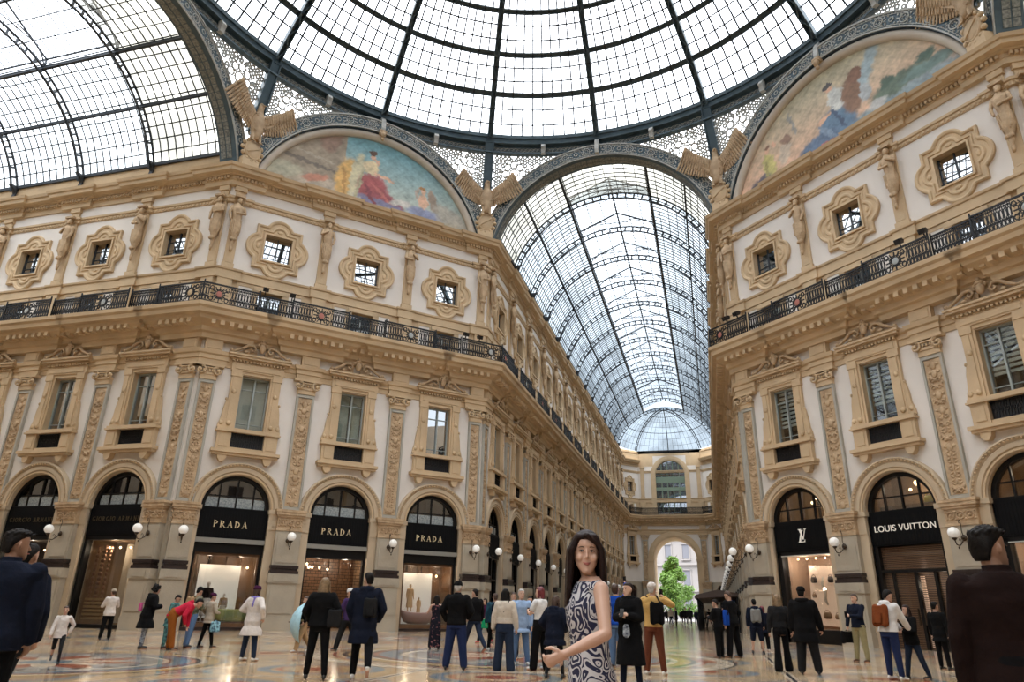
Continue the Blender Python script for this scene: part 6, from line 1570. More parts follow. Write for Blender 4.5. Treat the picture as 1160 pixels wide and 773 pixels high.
# ------------------------------------------------------------------ shop window figures
def in_face(f, s, o): p = f.p0 + f.d * s + f.n * o; return (p.x, p.y)
wr = math.degrees(fNW.rot)
mk = dict(skin='mannequin', hs='bald', tm='c_dark_brown', topname='jacket', tophem=1.0, legs='skirt', lm='c_white', hem=.25, shoes=None)
x_, y_ = in_face(fNW, xs_[0] - .5, -.95)
person('mannequin', (x_, y_, .34), wr + 180, 1.75, Fig(fem=True), mk, 'standing pale mannequin in brown jacket and white skirt before the white screen', vox=.02, cat='mannequin')
x_, y_ = in_face(fNW, xs_[0] + .25, -.95)
person('mannequin', (x_, y_, .34), wr + 150, 1.25, Fig(fem=True), dict(mk, tm='c_sand', lm='c_cream'), 'low pale mannequin in sand clothes beside the yellow-green prop', vox=.02, cat='mannequin')
b = MB(); b.smooth = True
b.band([[(u * 1.0 + .1 * w2, v * .3, z) for u, v in [(math.cos(2 * pi * k / 20) * w2, math.sin(2 * pi * k / 20)) for k in range(20)]] for z, w2 in ((.36, .5), (.42, .72), (.6, .85), (.85, .95), (.9, .9))], True, True, True)
mat('yellow_green', (.55, .55, .16), .5, col2=(.30, .38, .18), vscale=2)
tag(ob('boat_shaped_prop', b, 'yellow_green', M=fNW.M(xs_[0] + .62) @ Matrix.Translation((0, .78, 0))), 'yellow-green boat-shaped prop under the white screen', 'prop')
mat('pink_hull', (.52, .32, .32), .5)
x_, y_ = in_face(fNW, xs_[2] - .62, -.95)
person('mannequin', (x_, y_, .95), wr + 180, 1.35, Fig(fem=True), dict(mk, skin='mannequin_sand', tm='mannequin_sand', lm='mannequin_sand', hs='short', hair='hair_blonde'), 'taller sand-coloured mannequin standing in the pink boat', vox=.02, cat='mannequin')
x_, y_ = in_face(fNW, xs_[2] - .1, -.95)
person('mannequin', (x_, y_, .8), wr + 180, .85, Fig(fem=True), dict(mk, skin='mannequin_sand', tm='mannequin_sand', lm='mannequin_sand', hs='short', hair='hair_blonde'), 'shorter sand-coloured mannequin sitting low in the pink boat', vox=.02, cat='mannequin')
b = MB(); b.smooth = True
for sgn in (1,):
    n = 24; rg = []
    for z, L_, w2 in ((.45, .55, .18), (.55, .8, .26), (.75, 1.0, .33), (.98, 1.12, .36), (1.0, 1.06, .32), (.75, .9, .26)):
        rg.append([(L_ * math.cos(2 * pi * k / n) * 1.0, w2 * math.sin(2 * pi * k / n), z + (.16 * (math.cos(2 * pi * k / n) ** 4) if z > .7 else 0)) for k in range(n)])
    b.band(rg, True, True, True)
o = tag(ob('rowing_boat', b, 'pink_hull', M=fNW.M(xs_[2] - .1) @ Matrix.Translation((0, .95, -.1))), 'pink rowing boat prop before the pale screen', 'boat')

# ------------------------------------------------------------------ the crowd
A = lambda x, y: math.degrees(math.atan2(-(x), y))     # heading (degrees) for looking along (x, y)
walk = ((22, 8, 0), (-20, 14, 0)); walk2 = ((-18, 16, 0), (20, 6, 0)); stand = ((0, 0, 2), (2, 3, 2)); relaxed = ((4, 6, 3), (-2, 0, 3))
ph = lambda z=1.18: ((-.07, .26, z), (.07, .26, z))
TOCAM = lambda x, y: A(5.156 - x, -19.618 - y)
def P(x, y, ang, H, fig, look, label, **k): return person('person', (x, y), ang, H, fig, look, label, **k)

P(-13.3, -.3, 60, 1.50, Fig(fem=True, arms=((-.1, .24, 1.2), (.1, .26, 1.22)), legs=stand, head=(0, -6)), dict(tm='c_off_white', tophem=.82, bulk=.03, lm='c_black', fit=.02, hs='short', hair='hair_brown', hat=('c_beige', 'beanie')), 'person in white jacket and black trousers photographing the lit shop window')
bd_, g_, m_ = P(-9.28, -3.22, -40, 1.56, Fig(fem=True, lean=8, head=(-10, -20), arms=ph(), legs=((2, 4, 0), (-2, 2, 0))), dict(tm='c_black', tophem=.55, bulk=.07, flarehem=.05, lm='c_pattern', fit=.015, hs='curly', hair='hair_black', ruff='c_black'), 'person in puffy black coat and patterned trousers left of the red jacket')
shoulderbag(g_, m_, 'c_pink', 'small pink bag behind the puffy black coat', -1, (-.2, -.19, 1.12), .1, .1)
P(-8.42, -3.3, -55, 1.62, Fig(lean=62, head=(0, 10), arms=((-.15, .45, 1.12), (.15, .40, 1.0)), legs=((4, 4, 3), (8, 0, 3))), dict(tm='c_red', tophem=.86, bulk=.035, lm='c_mustard_pants', fit=.04, hs='short', hood=True), 'person bending forward in red jacket and rust-orange trousers')
bd_, g_, m_ = P(-8.66, -2.25, -20, 1.56, Fig(lean=8, head=(10, -15), arms=ph(1.15), legs=((6, 4, 2), (-8, 4, 2))), dict(tm='c_camo', bulk=.03, lm='c_denim', fit=.03, flare=.01, hs='short', hair='hair_black', hat=('c_black', 'beanie')), 'person in camouflage jacket and light jeans behind the red jacket')
backpack(g_, m_, 'c_sand', 'tan and grey backpack on the camouflage jacket')
P(-8.95, -2.75, -80, 1.35, Fig(fem=True, lean=12, head=(0, -20), arms=ph(1.1), legs=stand), dict(tm='c_leaf', tophem=.7, lm='c_leaf', hs='short', fit=.02), 'person in dark green leafy clothes half hidden behind the red jacket')
bd_, g_, m_ = P(-8.36, -1.91, -20, 1.42, Fig(fem=True, head=(-20, -10), arms=((-.2, .1, 1.0), (.12, .24, 1.1)), legs=((-10, 2, 0), (12, 2, 0))), dict(tm='c_beige', tophem=.78, bulk=.03, lm='c_black', hs='short', hat=('c_plum', 'beanie'), fit=.01), 'person in beige checked coat and dark knitted cap facing the gold-lettered window')
handbag(g_, m_, 'c_teal_pattern', 'blue patterned shopping bag hanging beside the beige coat', 1, .13, .16, .05, .05, at=(.28, .08, .86))
P(-4.59, -5.39, -5, 1.52, Fig(fem=True, arms=((-.17, .12, 1.1), (.3, .0, .98)), legs=((0, 0, 4), (0, 0, 4))), dict(tm='c_off_white', tophem=.58, bulk=.045, flarehem=.07, lm='c_dark_denim', fit=.015, hs='bob', hair='hair_brown', hat=('c_plum', 'beanie'), scarf='c_lilac', shoes='shoe_white'), 'person in long white coat, lilac scarf and plum knitted hat seen from behind')
P(-5.35, -2.0, 150, 1.40, Fig(arms=((-.28, .15, .95), (.2, .22, .95)), legs=walk), dict(tm='c_black', bulk=.03, lm='c_sand', fit=.03, hs='short', shoes='shoe_white', hair='hair_brown'), 'person in black top and sand trousers behind a pale blue umbrella')
u = MB(); u.smooth = True; n = 16
u.band([[(r * math.cos(2 * pi * k / n), r * math.sin(2 * pi * k / n), z) for k in range(n)] for r, z in ((.02, .0), (.2, -.05), (.38, -.16), (.5, -.32), (.485, -.33), (.36, -.19), (.19, -.08), (.02, -.03))], True, True, True)
uo = ob('umbrella', u, 'c_light_blue', M=Matrix.Translation((-5.62, -2.25, .72)) @ Matrix.Rotation(math.radians(-88), 4, 'Y') @ Matrix.Rotation(.4, 4, 'X')); tag(uo, 'open pale blue umbrella held low on its side', 'umbrella')
us = MB(); us.tube([(0, 0, .04), (0, 0, -.62), (.03, 0, -.68), (.07, 0, -.66)], .01, 6); ob('handle', us, 'phone_black', uo)
for k in range(8): a = k * pi / 4; rbm = MB(); rbm.tube([(0, 0, -.03), (.36 * math.cos(a), .36 * math.sin(a), -.2), (.48 * math.cos(a), .48 * math.sin(a), -.32)], .005, 4); ob('rib', rbm, 'pale_iron', uo)
bd_, g_, m_ = P(-4.6, -1.0, 80, 1.64, Fig(head=(0, -15), arms=ph(1.2), legs=walk), dict(tm='c_purple', bulk=.035, lm='c_charcoal', fit=.03, hs='short', hat=('c_white', 'beanie')), 'person in purple jacket and white headwear behind the woman with the black bag')
P(-2.9, 1.24, 30, 1.51, Fig(fem=True, arms=((-.12, .2, 1.25), (.1, .24, 1.2)), legs=stand), dict(legs='dress', lm='c_floral', hem=.08, hs='long', hair='hair_black'), 'woman in long dark floral dress before the pink boat window')
bd_, g_, m_ = P(.07, -5.27, 8, 1.67, Fig(arms=((-.24, .1, .95), (.22, .16, 1.0)), legs=((0, 0, 5), (0, 0, 5))), dict(tm='c_black', bulk=.045, lm='c_blue_jeans', fit=.035, hs='short', hair='hair_grey', hat=('c_black', 'cap'), collar=True), 'person in black jacket, blue trousers and black cap seen from behind')
P(-1.65, 1.12, 50, 1.77, Fig(arms=(None, (.3, .1, .85)), legs=((26, 4, 0), (-22, 18, 0)), head=(20, 0)), dict(tm='c_black', bulk=.045, lm='c_dark_denim', fit=.015, hs='short', collar=True), 'man in black jacket striding behind the person with the black cap')
bd_, g_, m_ = P(-3.03, 6.55, 160, 1.55, Fig(fem=True, arms=((-.2, .15, 1.0), None), legs=walk2), dict(tm='c_plum', tophem=.8, lm='c_black', hs='bob', shoes='shoe_red'), 'woman in dark plum top and red shoes walking beside the long arcade')
handbag(g_, m_, 'c_green', 'green shopping bag held by the woman in red shoes', 0, .15, .17, .05, .02)
bd_, g_, m_ = P(-1.18, 1.63, 30, 1.64, Fig(arms=(None, None), legs=walk), dict(tm='c_teal', bulk=.04, lm='c_black', hs='short', shoes='shoe_white', hair='hair_brown'), 'person in teal-blue jacket behind the cream sweater')
backpack(g_, m_, 'c_navy', 'navy backpack worn over the teal-blue jacket')
bd_, g_, m_ = P(.99, -4.93, 5, 1.55, Fig(fem=True, arms=((-.28, .02, .82), (.28, .02, .82)), legs=((2, 0, 3), (-3, 0, 3))), dict(tm='c_cream', tophem=.98, bulk=.045, topname='sweater', lm='c_dark_denim', fit=.03, flare=.03, hs='long', hl=.12, hair='hair_black', shoes='shoe_white'), 'woman in cream sweater and dark jeans with black strap across her back')
shoulderbag(g_, m_, 'c_black', 'black crossbody bag of the woman in the cream sweater', -1, (-.2, .12, .98), .1, .08, back=False)
P(.87, -3.16, TOCAM(.87, -3.16) + 12, 1.60, Fig(arms=(None, (.26, .12, .9)), legs=((4, 0, 3), (-2, 0, 3)), head=(5, 0)), dict(tm='c_pale_blue', tophem=.72, bulk=.035, topname='shirt', lm='c_denim', fit=.02, hs='short', hair='hair_grey', skin='skin_light', shoes='shoe_white'), 'smiling grey-haired person in long pale blue striped shirt and jeans')
P(.02, -.7, TOCAM(.02, -.7), 1.58, Fig(), dict(tm='c_plum', lm='c_charcoal', hs='short', hair='hair_brown'), 'dark-haired person looking over the shoulder of the grey-haired person')
bd_, g_, m_ = P(.25, .17, TOCAM(.25, .17), 1.50, Fig(arms=((-.06, .2, 1.5), (.06, .2, 1.5))), dict(tm='c_charcoal', lm='c_denim', hs='short', shoes='shoe_white'), 'person raising a camera between the grey-haired and the red-haired person')
b = MB(); b.box(-.065, .065, .2, .26, 1.49, 1.58); b.cap((0, .26, 1.535), (0, .33, 1.535), .035, .035, 10); hang('camera', b, 'phone_black', m_, 'black camera held before the face between two standing tourists', 'camera')
bd_, g_, m_ = P(1.6, -4.37, A(-.75, .35), 1.62, Fig(fem=True, arms=((-.06, .3, 1.2), (.1, .28, 1.16)), legs=((6, 2, 2), (-4, 2, 2)), head=(12, 0)), dict(tm='c_white', tophem=1.0, bulk=.02, sleeve=.55, topname='shirt', lm='c_black', fit=.03, flare=.02, hs='bob', hair='hair_red', shoes='shoe_white', skin='skin_light'), 'woman with dark red hair, white T-shirt and black trousers holding a phone')
phone(g_, m_, 1, 'phone in the hands of the red-haired woman')
P(2.28, -6.1, -8, 1.42, Fig(lean=4, arms=((-.2, .12, 1.0), (.2, .14, 1.0)), legs=((-6, 8, 2), (10, 6, 2)), fem=True), dict(tm='c_navy', tophem=.68, bulk=.06, hood=True, lm='c_charcoal', fit=.0, hs='bob', hair='hair_brown'), 'person in dark navy hooded coat and grey leggings beside the patterned dress')
bd_, g_, m_ = P(3.0, -2.88, -12, 1.75, Fig(arms=((-.2, .1, 1.0), (.12, .36, 1.72, 0)[:3]), head=(0, 25)), dict(tm='c_royal_blue', bulk=.04, lm='c_denim', fit=.03, hs='short', hair='hair_brown'), 'person in bright blue jacket raising one arm behind the woman in front')
phone(g_, m_, 1, 'phone held up high by the person in bright blue')
bd_, g_, m_ = P(3.75, -7.01, TOCAM(3.75, -7.01) - 18, 1.62, Fig(fem=True, arms=((-.045, .24, 1.16), (.05, .25, 1.17)), legs=stand, head=(-28, 2)), dict(tm='c_black', tophem=.36, bulk=.055, flarehem=.03, lm='c_navy', hs='pony', hair='hair_dark_brown', ruff='c_black', skin='skin_light', topname='long_coat'), 'woman in long black padded coat looking aside with a phone in both hands', vox=.013)
phone(g_, m_, 0, 'phone in the hands of the woman in the long black padded coat', .5)
bd2 = MB(); bd2.T = Matrix.Translation((-.02, .25, .92)); bd2.cap((0, 0, -.06), (0, 0, .05), .07, .06, 10, .3); bd2.T = None; hang('phone_pouch', bd2, 'c_pattern', m_, 'small pink and white pouch dangling from the black coat', 'pouch', .01)
bd_, g_, m_ = P(3.93, -4.34, -15, 1.72, Fig(arms=((-.1, .26, 1.5), (.16, .3, 1.44)), legs=((0, 0, 4), (0, 0, 4))), dict(tm='c_tan_top', bulk=.025, tophem=.88, topname='sweater', lm='c_brown_pants', fit=.02, hs='short', hair='hair_grey', hat=('c_off_white', 'cap'), shoes='shoe_white'), 'man in ochre sweater, brown trousers and pale cap taking a picture')
backpack(g_, m_, 'c_black', 'black backpack slung beside the ochre sweater', .12, .2, .07, 1.15, .16)
phone(g_, m_, 1, 'dark phone held up by the man in the pale cap')
bd_, g_, m_ = P(5.2, 2.48, A(-.6, .3), 1.55, Fig(arms=((-.05, .28, 1.2), (.1, .22, 1.1)), head=(0, -12), lean=3), dict(tm='c_black', bulk=.03, lm='c_black', fit=.03, hs='short', hair='hair_black'), 'man in black looking down at his phone near the right wall')
phone(g_, m_, 0, 'phone held by the man in black near the right wall')
bd_, g_, m_ = P(5.59, 2.75, A(-.8, .5), 1.79, Fig(head=(0, -22), arms=(None, (.25, .1, .95)), legs=((4, 2, 4), (-4, 0, 4)), lean=4), dict(tm='c_black', bulk=.05, lm='c_black', fit=.04, hs='short', hair='hair_brown'), 'tall man in black with a bright blue bag on his side')
shoulderbag(g_, m_, 'c_royal_blue', 'bright blue drawstring bag on the tall man in black', -1, (-.27, .0, 1.02), .13, .2, name='drawstring_bag')
bd_, g_, m_ = P(6.36, 5.37, 5, 1.63, Fig(arms=(None, None), legs=((0, 0, 4), (3, 0, 4))), dict(tm='c_navy', bulk=.03, legs='shorts', lm='c_navy', fit=.03, hs='short', hair='hair_black', hood=True), 'person in navy top and shorts with a grey backpack')
backpack(g_, m_, 'c_grey', 'pale grey backpack over navy clothes')
P(6.72, 7.63, 10, 1.45, Fig(fem=True), dict(tm='c_navy', lm='c_black', fit=.03, hs='bob', hair='hair_red', tophem=.7, shoes='shoe_white'), 'short person in dark clothes beyond the grey backpack')
bd_, g_, m_ = P(6.51, -1.89, 5, 1.60, Fig(fem=True, arms=((-.25, .0, .85), (.27, .05, .85)), legs=((-6, 0, 1), (8, 2, 1))), dict(tm='c_charcoal', tophem=.96, bulk=.025, lm='c_black', fit=.004, flare=.055, hs='long', hl=.18, hair='hair_blonde'), 'woman with long fair-tipped hair and flared black trousers')
P(6.98, -2.48, -12, 1.74, Fig(arms=(None, (.3, .12, .88)), legs=((0, 0, 3), (6, 4, 3))), dict(tm='c_black', tophem=.62, bulk=.06, flarehem=.02, lm='c_charcoal', fit=.04, hs='short', hair='hair_black', ruff='c_black', hat=('c_black', 'beanie')), 'person in big black leather coat with fur collar before the peach window')
bd_, g_, m_ = P(8.93, 2.89, A(-.5, -.5), 1.76, Fig(arms=((-.02, .3, 1.15), (.26, .1, .9)), legs=((0, 0, 2), (2, 0, 2)), head=(0, -8)), dict(tm='c_navy', bulk=.025, lm='c_khaki', fit=.02, hs='short', hair='hair_brown', shoes='shoe_brown', skin='skin_light'), 'young man in navy jacket and khaki trousers holding a phone and a dark bag')
handbag(g_, m_, 'c_black', 'black holdall hanging from the young man in khaki trousers', 1, .22, .14, .07, .06); phone(g_, m_, 0, 'phone in the hand of the young man in khaki trousers')
bd_, g_, m_ = P(8.48, -3.05, A(.75, .6), 1.70, Fig(fem=True, lean=10, arms=((-.05, .40, 1.0), (.14, .42, 1.0)), legs=((2, 0, 2), (0, 0, 2)), head=(-10, -15)), dict(tm='c_white', bulk=.045, tophem=.9, hood=True, lm='c_blue_jeans', fit=.015, hs='short', hair='hair_black', shoes='shoe_white'), 'person in white hooded jacket and jeans with a brown leather backpack')
backpack(g_, m_, 'c_leather_brown', 'brown leather backpack on the white hooded jacket', .15, .19, .08, 1.18)
P(8.95, -2.7, A(-.9, -.5), 1.42, Fig(fem=True, arms=ph(1.1), legs=((-14, 4, 0), (14, 4, 0))), dict(tm='c_black', tophem=.8, lm='c_dark_denim', fit=.01, hs='long', hair='hair_dark_brown', bulk=.03), 'woman in black behind the person with the brown backpack')
P(10.4, .9, A(.9, .7), 1.55, Fig(), dict(tm='c_black', tophem=.7, lm='c_black', hs='short'), 'person in black standing before the bronze mesh doors')
P(-6.98, -8.0, A(.6, -.6), 1.07, Fig(fem=True, arms=((-.22, -.12, .95), (.25, .16, .9)), legs=((30, 22, 0), (-28, 30, 0)), build=.95), dict(tm='c_off_white', tophem=.82, bulk=.02, lm='c_charcoal', fit=.0, hs='short', hair='hair_brown', topname='shirt'), 'child in pale pink top running beside the man in dark navy')
# couple walking away
bd_, g_, m_ = P(-1.28, -8.3, A(-.45, .9), 1.60, Fig(fem=True, arms=((-.2, .16, .98), (.2, .14, 1.0)), legs=((4, 0, 3), (-6, 4, 3))), dict(tm='c_black', bulk=.055, tophem=.88, lm='c_black', fit=.012, hs='long', hl=.06, hair='hair_blonde'), 'woman in black jacket and black leggings walking away with a black shoulder bag', vox=.013)
shoulderbag(g_, m_, 'c_charcoal', 'shiny black bag on the shoulder of the woman in leggings', 1, (.24, -.13, 1.02), .12, .15, cross=False)
bd_, g_, m_ = P(-.62, -8.0, A(-.4, .9), 1.72, Fig(arms=((-.2, .12, .92), (.22, .14, .95)), legs=((12, 2, 1), (-22, 26, 1)), head=(28, 0)), dict(tm='c_navy', tophem=.58, bulk=.05, flarehem=.03, lm='c_black', fit=.015, hs='short', hair='hair_black', hood=True, shoes='shoe_white'), 'man in long dark navy coat walking away with glasses and small backpack', vox=.013)
backpack(g_, m_, 'c_charcoal', 'small dark green-black backpack on the long navy coat', .1, .15, .05, 1.15, .08)
# men at the picture's edges
P(6.66, -15.05, A(-.05, 1), 1.64, Fig(arms=((-.25, .06, .84), (.26, .08, .84)), head=(-62, 2), build=1.12), dict(tm='c_dark_brown', bulk=.03, tophem=.80, lm='c_black', fit=.03, hs='short', tuft=1, hair='hair_black', collar=True, skin='skin_tan'), 'large dark-haired man in dark brown jacket seen from behind at the right edge', vox=.009)
P(-.2, -15.11, A(-.5, .9), 1.67, Fig(arms=((-.25, .1, .84), (.25, .06, .82)), head=(-45, 0), build=1.12), dict(tm='c_navy', bulk=.045, tophem=.80, lm='c_black', fit=.03, hs='short', tuft=1, hair='hair_black', collar=True, skin='skin_tan'), 'dark-haired man in dark navy jacket seen from behind at the left edge', vox=.009)
P(-.76, -14.5, A(-.3, .9), 1.66, Fig(arms=(None, (.2, .1, .9)), legs=walk, build=.95), dict(tm='c_navy', bulk=.04, tophem=.8, lm='c_charcoal', hs='short', skin='skin', shoes='shoe_white'), 'second dark-clothed man half hidden behind the man at the left edge', vox=.012)
# the distant crowd under the far arch
rnd = random.Random(5)
farc = [(-2.6, 62), (-1.4, 57), (-.2, 66), (.6, 60), (1.5, 70), (2.2, 58), (3.1, 64), (-3.4, 50), (4.1, 55), (4.6, 46), (.1, 52), (-4.4, 44), (2.9, 49), (5.2, 38), (-4.9, 33), (-5.4, 24), (-1.9, 74), (.9, 78), (2.8, 80), (-.6, 84), (5.6, 30), (-3.8, 28), (1.9, 45), (3.7, 73)]
cl = ['c_black', 'c_navy', 'c_charcoal', 'c_beige', 'c_dark_brown', 'c_denim']
for k, (x, y) in enumerate(farc):
    person('person', (x, y), rnd.choice((0, 180, 30, 200, 90)), 1.55 + .2 * rnd.random(), Fig(legs=rnd.choice((walk, walk2, stand))), dict(tm=cl[k % 5], lm=cl[(k * 2 + 1) % 3], hs='short', tophem=rnd.choice((.86, .7)), bulk=.03), 'distant dark-clad visitor walking in the long arcade towards the far arch', vox=.035, group='distant visitors in the long arcade')
# awning kiosk and café tables in the long arcade
mat('awning', (.10, .07, .06), .7); kio = empty('cafe_canopy', Matrix.Translation((5.4, 44, 0))); tag(kio, 'dark brown café canopy standing along the right wall of the long arcade', 'canopy')
b = MB(); b.band([[(-1.6, y, 2.3), (-1.5, y, 2.4), (0, y, 2.75), (1.5, y, 2.5), (1.5, y, 2.35), (-1.6, y, 2.15)] for y in (-10, 14)], True, True); ob('awning', b, 'awning', kio)
for k in range(7):
    for x in (-1.4, 1.3): b = MB(); b.box(x - .04, x + .04, -9.6 + k * 3.88 - .04, -9.6 + k * 3.88 + .04, 0, 2.3); ob('post', b, 'black_frame', kio)
b = MB()
for k in range(12): b.box(-1.5, -1.45, -9.5 + k * 1.9, -8.0 + k * 1.9, .1, 1.0)
ob('planter_screen', b, 'black_frame', kio)
# ------------------------------------------------------------------ the woman in front
def swirl_material():
    m = bpy.data.materials.new('swirl_dress'); m.use_nodes = True; nt = m.node_tree; pb = nt.nodes['Principled BSDF']; pb.inputs['Roughness'].default_value = .8
    tc = nt.nodes.new('ShaderNodeTexCoord'); mp_ = nt.nodes.new('ShaderNodeMapping'); mp_.inputs['Scale'].default_value = (1.0, 1.0, .8); nt.links.new(tc.outputs['Object'], mp_.inputs[0])
    n = nt.nodes.new('ShaderNodeTexNoise'); n.inputs['Scale'].default_value = 5.5; n.inputs['Detail'].default_value = 1; nt.links.new(mp_.outputs[0], n.inputs['Vector'])
    v = nt.nodes.new('ShaderNodeTexVoronoi'); v.inputs['Scale'].default_value = 9
    ad = nt.nodes.new('ShaderNodeVectorMath'); ad.operation = 'MULTIPLY_ADD'; ad.inputs[1].default_value = (.45, .45, .45); nt.links.new(n.outputs['Color'], ad.inputs[0]); nt.links.new(mp_.outputs[0], ad.inputs[2]); nt.links.new(ad.outputs[0], v.inputs['Vector'])
    mu = nt.nodes.new('ShaderNodeMath'); mu.operation = 'MULTIPLY'; mu.inputs[1].default_value = 24; nt.links.new(v.outputs['Distance'], mu.inputs[0])
    si = nt.nodes.new('ShaderNodeMath'); si.operation = 'SINE'; nt.links.new(mu.outputs[0], si.inputs[0])
    r = nt.nodes.new('ShaderNodeValToRGB'); r.color_ramp.elements[0].position = .55; r.color_ramp.elements[1].position = .62; r.color_ramp.elements[0].color = (.012, .014, .05, 1); r.color_ramp.elements[1].color = (.55, .54, .56, 1)
    sc_ = nt.nodes.new('ShaderNodeMath'); sc_.operation = 'MULTIPLY_ADD'; sc_.inputs[1].default_value = .5; sc_.inputs[2].default_value = .5; nt.links.new(si.outputs[0], sc_.inputs[0]); nt.links.new(sc_.outputs[0], r.inputs[0]); nt.links.new(r.outputs[0], pb.inputs['Base Color'])
    MT['swirl_dress'] = m
swirl_material()
MT['eye_white'].node_tree.nodes['Principled BSDF'].inputs['Base Color'].default_value = (.42, .38, .36, 1)
mat('skin_face', (.60, .37, .27), .42, var=.05, vscale=6)
WX, WY = 4.50, -15.67
H = 1.56; sc = H / 1.72
# her back is turned three quarters; body heading to the left, head turned back to the lens
wang = A(-.90, -.58)
hy = ((TOCAM(WX, WY) + 6 - wang + 180) % 360) - 180
g = Fig(fem=True, arms=((-.25, .25, 1.045), (.19, -.02, .86)), head=(hy * .95, -3), legs=((3, 2, 0), (-2, 0, 0)), lean=-1)
# left arm of the body points to the camera side: elbow bent, forearm forward
M = Matrix.Translation((WX, WY, 0)) @ Matrix.Rotation(math.radians(wang), 4, 'Z') @ Matrix.Scale(sc, 4)
b = MB(); g.torso(b, g.base_prof(-.004))
b.cap(g.U((0, -.015, 1.40)), g.H((0, -.025, -.075)), .046, .046, 14)
def hr(z, w, yf, yb, p=2.0): 
    out = []
    for k in range(28):
        t = 2 * pi * k / 28; c, s = math.cos(t), math.sin(t); out.append(g.H((w * math.copysign(abs(c) ** (2 / p), c), (yf + yb) / 2 + (yf - yb) / 2 * math.copysign(abs(s) ** (2 / p), s), z)))
    return out
b.band([hr(*q) for q in ((-.120, .014, .076, .05), (-.113, .028, .086, .03), (-.098, .044, .088, .0), (-.075, .058, .086, -.03), (-.05, .068, .085, -.05), (-.025, .0745, .084, -.075), (.0, .077, .0825, -.09), (.02, .079, .082, -.098), (.045, .079, .086, -.1), (.07, .075, .080, -.098), (.095, .058, .06, -.082), (.113, .036, .032, -.055), (.12, .014, .0, -.03))], True, True, True)
b.cap(g.H((0, .082, .018)), g.H((0, .098, -.022)), .0065, .0095, 8); b.ell(g.H((0, .099, -.027)), .0115, .010, .0085, 8, 5)
for sd in (-1, 1):
    b.ell(g.H((sd * .0105, .093, -.029)), .006, .007, .005, 6, 4); b.ell(g.H((sd * .042, .064, -.03)), .026, .02, .024, 8, 6); b.ell(g.H((sd * .074, -.012, -.008)), .009, .017, .028, 8, 6)
b.ell(g.H((0, .079, -.104)), .017, .012, .011, 8, 5)
for k in range(2):
    sh, el, w_ = g.arms[k]; b.cap(sh, el, .046, .034, 14); b.cap(el, el + (w_ - el) * .35, .034, .036, 12); b.cap(el + (w_ - el) * .35, w_, .036, .021, 12); g.hand(b, k, .8)
for hip, knee, ank, a in g.legs: b.cap(hip, knee, .08, .05, 12); b.cap(knee, ank, .05, .034, 12); b.cap(ank + Vector((0, -.02, -.04)), ank + Vector((0, .15, -.055)), .034, .026, 8)
wm = ob('person', b, 'skin_face', M=M); finish(wm, .0045, 4); tag(wm, 'smiling long-haired woman in sleeveless navy and white swirl dress looking back over her shoulder', 'person')
d = MB(); P_ = [(.55, .2, .165, 0), (.7, .195, .15, -.005), (.8, .19, .14, -.012), (.9, .182, .132, -.015), (1.0, .155, .113, -.003), (1.1, .137, .104, 0), (1.2, .156, .124, .006), (1.28, .168, .13, .008), (1.35, .165, .112, 0), (1.40, .14, .095, -.005), (1.43, .1, .08, -.01)]
g.torso(d, P_, 28); 
for k in range(2): sh = g.arms[k][0]; d.ell(sh * .8 + g.U((0, 0, 1.40)) * .2, .052, .068, .05, 10, 6)
dr = ob('dress', d, 'swirl_dress', wm); finish(dr, .008, 4)
h = MB()
h.band([hr(z, w, yf, yb) for z, w, yf, yb in ((-.06, .08, -.03, -.11), (0, .088, -.018, -.118), (.03, .09, .015, -.122), (.06, .09, .05, -.122), (.085, .085, .086, -.117), (.105, .07, .08, -.1), (.127, .046, .045, -.072), (.138, .02, .0, -.04))], True, True, True)
rnd = random.Random(2)
for sd in (-1, 1):
    for k in range(7):           # locks framing the face and falling past the shoulders
        y0 = .055 - .024 * k; x0 = sd * (.074 + .004 * k if k < 4 else .084); L = .25 + .04 * rnd.random()
        h.cap(g.H((sd * .05, y0 * .8 + .01, .09)), g.H((x0 + sd * .016, y0, .01)), .022, .02, 8); h.cap(g.H((x0 + sd * .016, y0, .01)), g.H((x0 + sd * .022, y0 - .012, -.12)), .02, .022, 8); h.cap(g.H((x0 + sd * .022, y0 - .012, -.12)), g.H((x0 + sd * (.03 + .01 * rnd.random()), y0 - .03, -.05 - L)), .022, .009, 8)
for k in range(9):
    a = pi + pi * (k + .5) / 9; x0 = .085 * math.cos(a); y0 = -.045 + .08 * math.sin(a)
    h.cap(g.H((x0 * .9, y0, .04)), g.H((x0 * 1.05, y0 - .005, -.13)), .03, .034, 8); h.cap(g.H((x0 * 1.05, y0 - .005, -.13)), g.H((x0 * 1.2, y0 - .03, -.37 - .03 * rnd.random())), .034, .012, 8)
h.cap(g.H((.0, .082, .1)), g.H((-.055, .07, .055)), .018, .012, 8)
hh = ob('hair', h, 'hair_dark_brown', wm); finish(hh, .0065, 3)
e = MB()
for sd in (-1, 1): e.ell(g.H((sd * .031, .0812, .007)), .0145, .0058, .0048, 10, 6)
eo = ob('eyes', e, 'eye_white', wm); e = MB()
for sd in (-1, 1): e.ell(g.H((sd * .031, .0862, .0070)), .0078, .0034, .0058, 8, 6)
ob('iris', e, 'eye_dark', eo); e = MB()
for sd in (-1, 1): e.tube([g.H((sd * (.017 + .0075 * t), .0855 - .0012 * t * t, .0095 + .0042 * math.sin(t * .95))) for t in range(5)], [.0018, .0028, .0030, .0028, .0018], 5)
ob('eyelashes', e, 'eye_dark', eo); e = MB()
for sd in (-1, 1): e.tube([g.H((sd * (.016 + .0085 * t), .0875 - .0013 * t * t, .030 + .003 * math.sin(t * .9))) for t in range(5)], [.0022, .0028, .0026, .0022, .001], 5)
ob('eyebrows', e, 'hair_dark_brown', wm); e = MB()
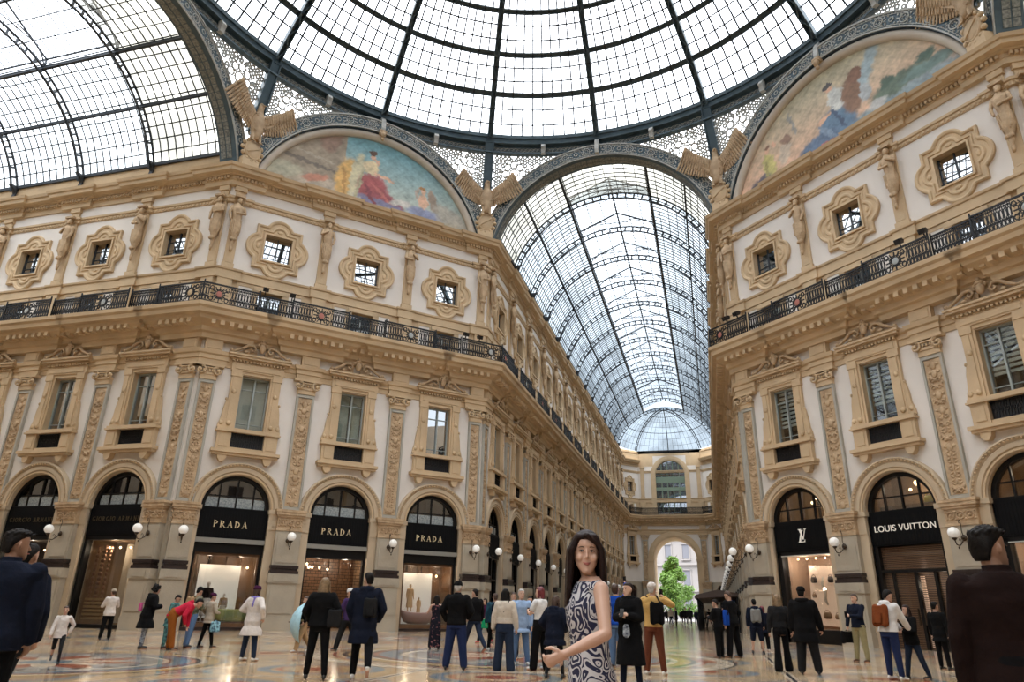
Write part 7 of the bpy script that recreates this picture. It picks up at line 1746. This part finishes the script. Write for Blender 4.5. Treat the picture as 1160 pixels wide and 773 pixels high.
e.tube([g.H((.023 * t / 3, .0905 - .0028 * abs(t / 3) ** 2 * 2, -.0600 + .0030 * (t / 3) ** 2)) for t in range(-3, 4)], [.0016, .0032, .004, .0036, .004, .0032, .0016], 6)
e.tube([g.H((.018 * t / 3, .0903 - .0025 * abs(t / 3) ** 2 * 2, -.0665 + .0030 * (t / 3) ** 2)) for t in range(-3, 4)], [.0016, .0035, .0045, .0048, .0045, .0035, .0016], 6)
ob('mouth', e, 'lip', wm)
for hip, knee, ank, a in g.legs:
    s_ = MB(); s_.cap(ank + Vector((0, -.04, -.045)), ank + Vector((0, .16, -.055)), .036, .03, 10, .7); o = ob('shoe', s_, 'shoe_black', wm); finish(o, .01, 1)
# ------------------------------------------------------------------ camera, sky
cam = bpy.data.cameras.new('camera'); co = bpy.data.objects.new('camera', cam); COL.objects.link(co)
yaw, pitch, roll = -.275, .370, .022
fw = Vector((math.sin(yaw) * math.cos(pitch), math.cos(yaw) * math.cos(pitch), math.sin(pitch)))
rt = Vector((math.cos(yaw), -math.sin(yaw), 0)); upv = rt.cross(fw)
r_ = rt * math.cos(roll) + upv * math.sin(roll); u_ = -rt * math.sin(roll) + upv * math.cos(roll)
co.matrix_world = Matrix(((r_.x, u_.x, -fw.x, 5.156), (r_.y, u_.y, -fw.y, -19.618), (r_.z, u_.z, -fw.z, 1.142), (0, 0, 0, 1)))
cam.sensor_width = 36; cam.lens = 785 / 1160 * 36; cam.clip_end = 600; cam.clip_start = .05
SC.camera = co
w = bpy.data.worlds.new('overcast_sky'); SC.world = w; w.use_nodes = True
nt = w.node_tree; bg = nt.nodes['Background']
tc = nt.nodes.new('ShaderNodeTexCoord'); sp = nt.nodes.new('ShaderNodeSeparateXYZ'); nt.links.new(tc.outputs['Generated'], sp.inputs[0])
rp = nt.nodes.new('ShaderNodeValToRGB'); rp.color_ramp.elements[0].position = 0; rp.color_ramp.elements[1].position = .85
rp.color_ramp.elements[0].color = (.13, .15, .18, 1); rp.color_ramp.elements[1].color = (1, 1, 1, 1)
e = rp.color_ramp.elements.new(.3); e.color = (.26, .29, .32, 1); e = rp.color_ramp.elements.new(.55); e.color = (.6, .63, .66, 1)
nt.links.new(sp.outputs['Z'], rp.inputs['Fac']); nt.links.new(rp.outputs['Color'], bg.inputs['Color'])
bg.inputs['Strength'].default_value = 5.6
SC.view_settings.view_transform = 'Standard'; SC.view_settings.look = 'None'; SC.view_settings.exposure = .38; SC.view_settings.gamma = 1
SC.view_settings.use_curve_mapping = False
try:
    cy = SC.cycles; cy.max_bounces = 8; cy.diffuse_bounces = 4; cy.glossy_bounces = 3; cy.transmission_bounces = 4; cy.transparent_max_bounces = 12
    cy.use_denoising = True; cy.sample_clamp_indirect = 6; cy.caustics_reflective = False; cy.caustics_refractive = False
except Exception: pass
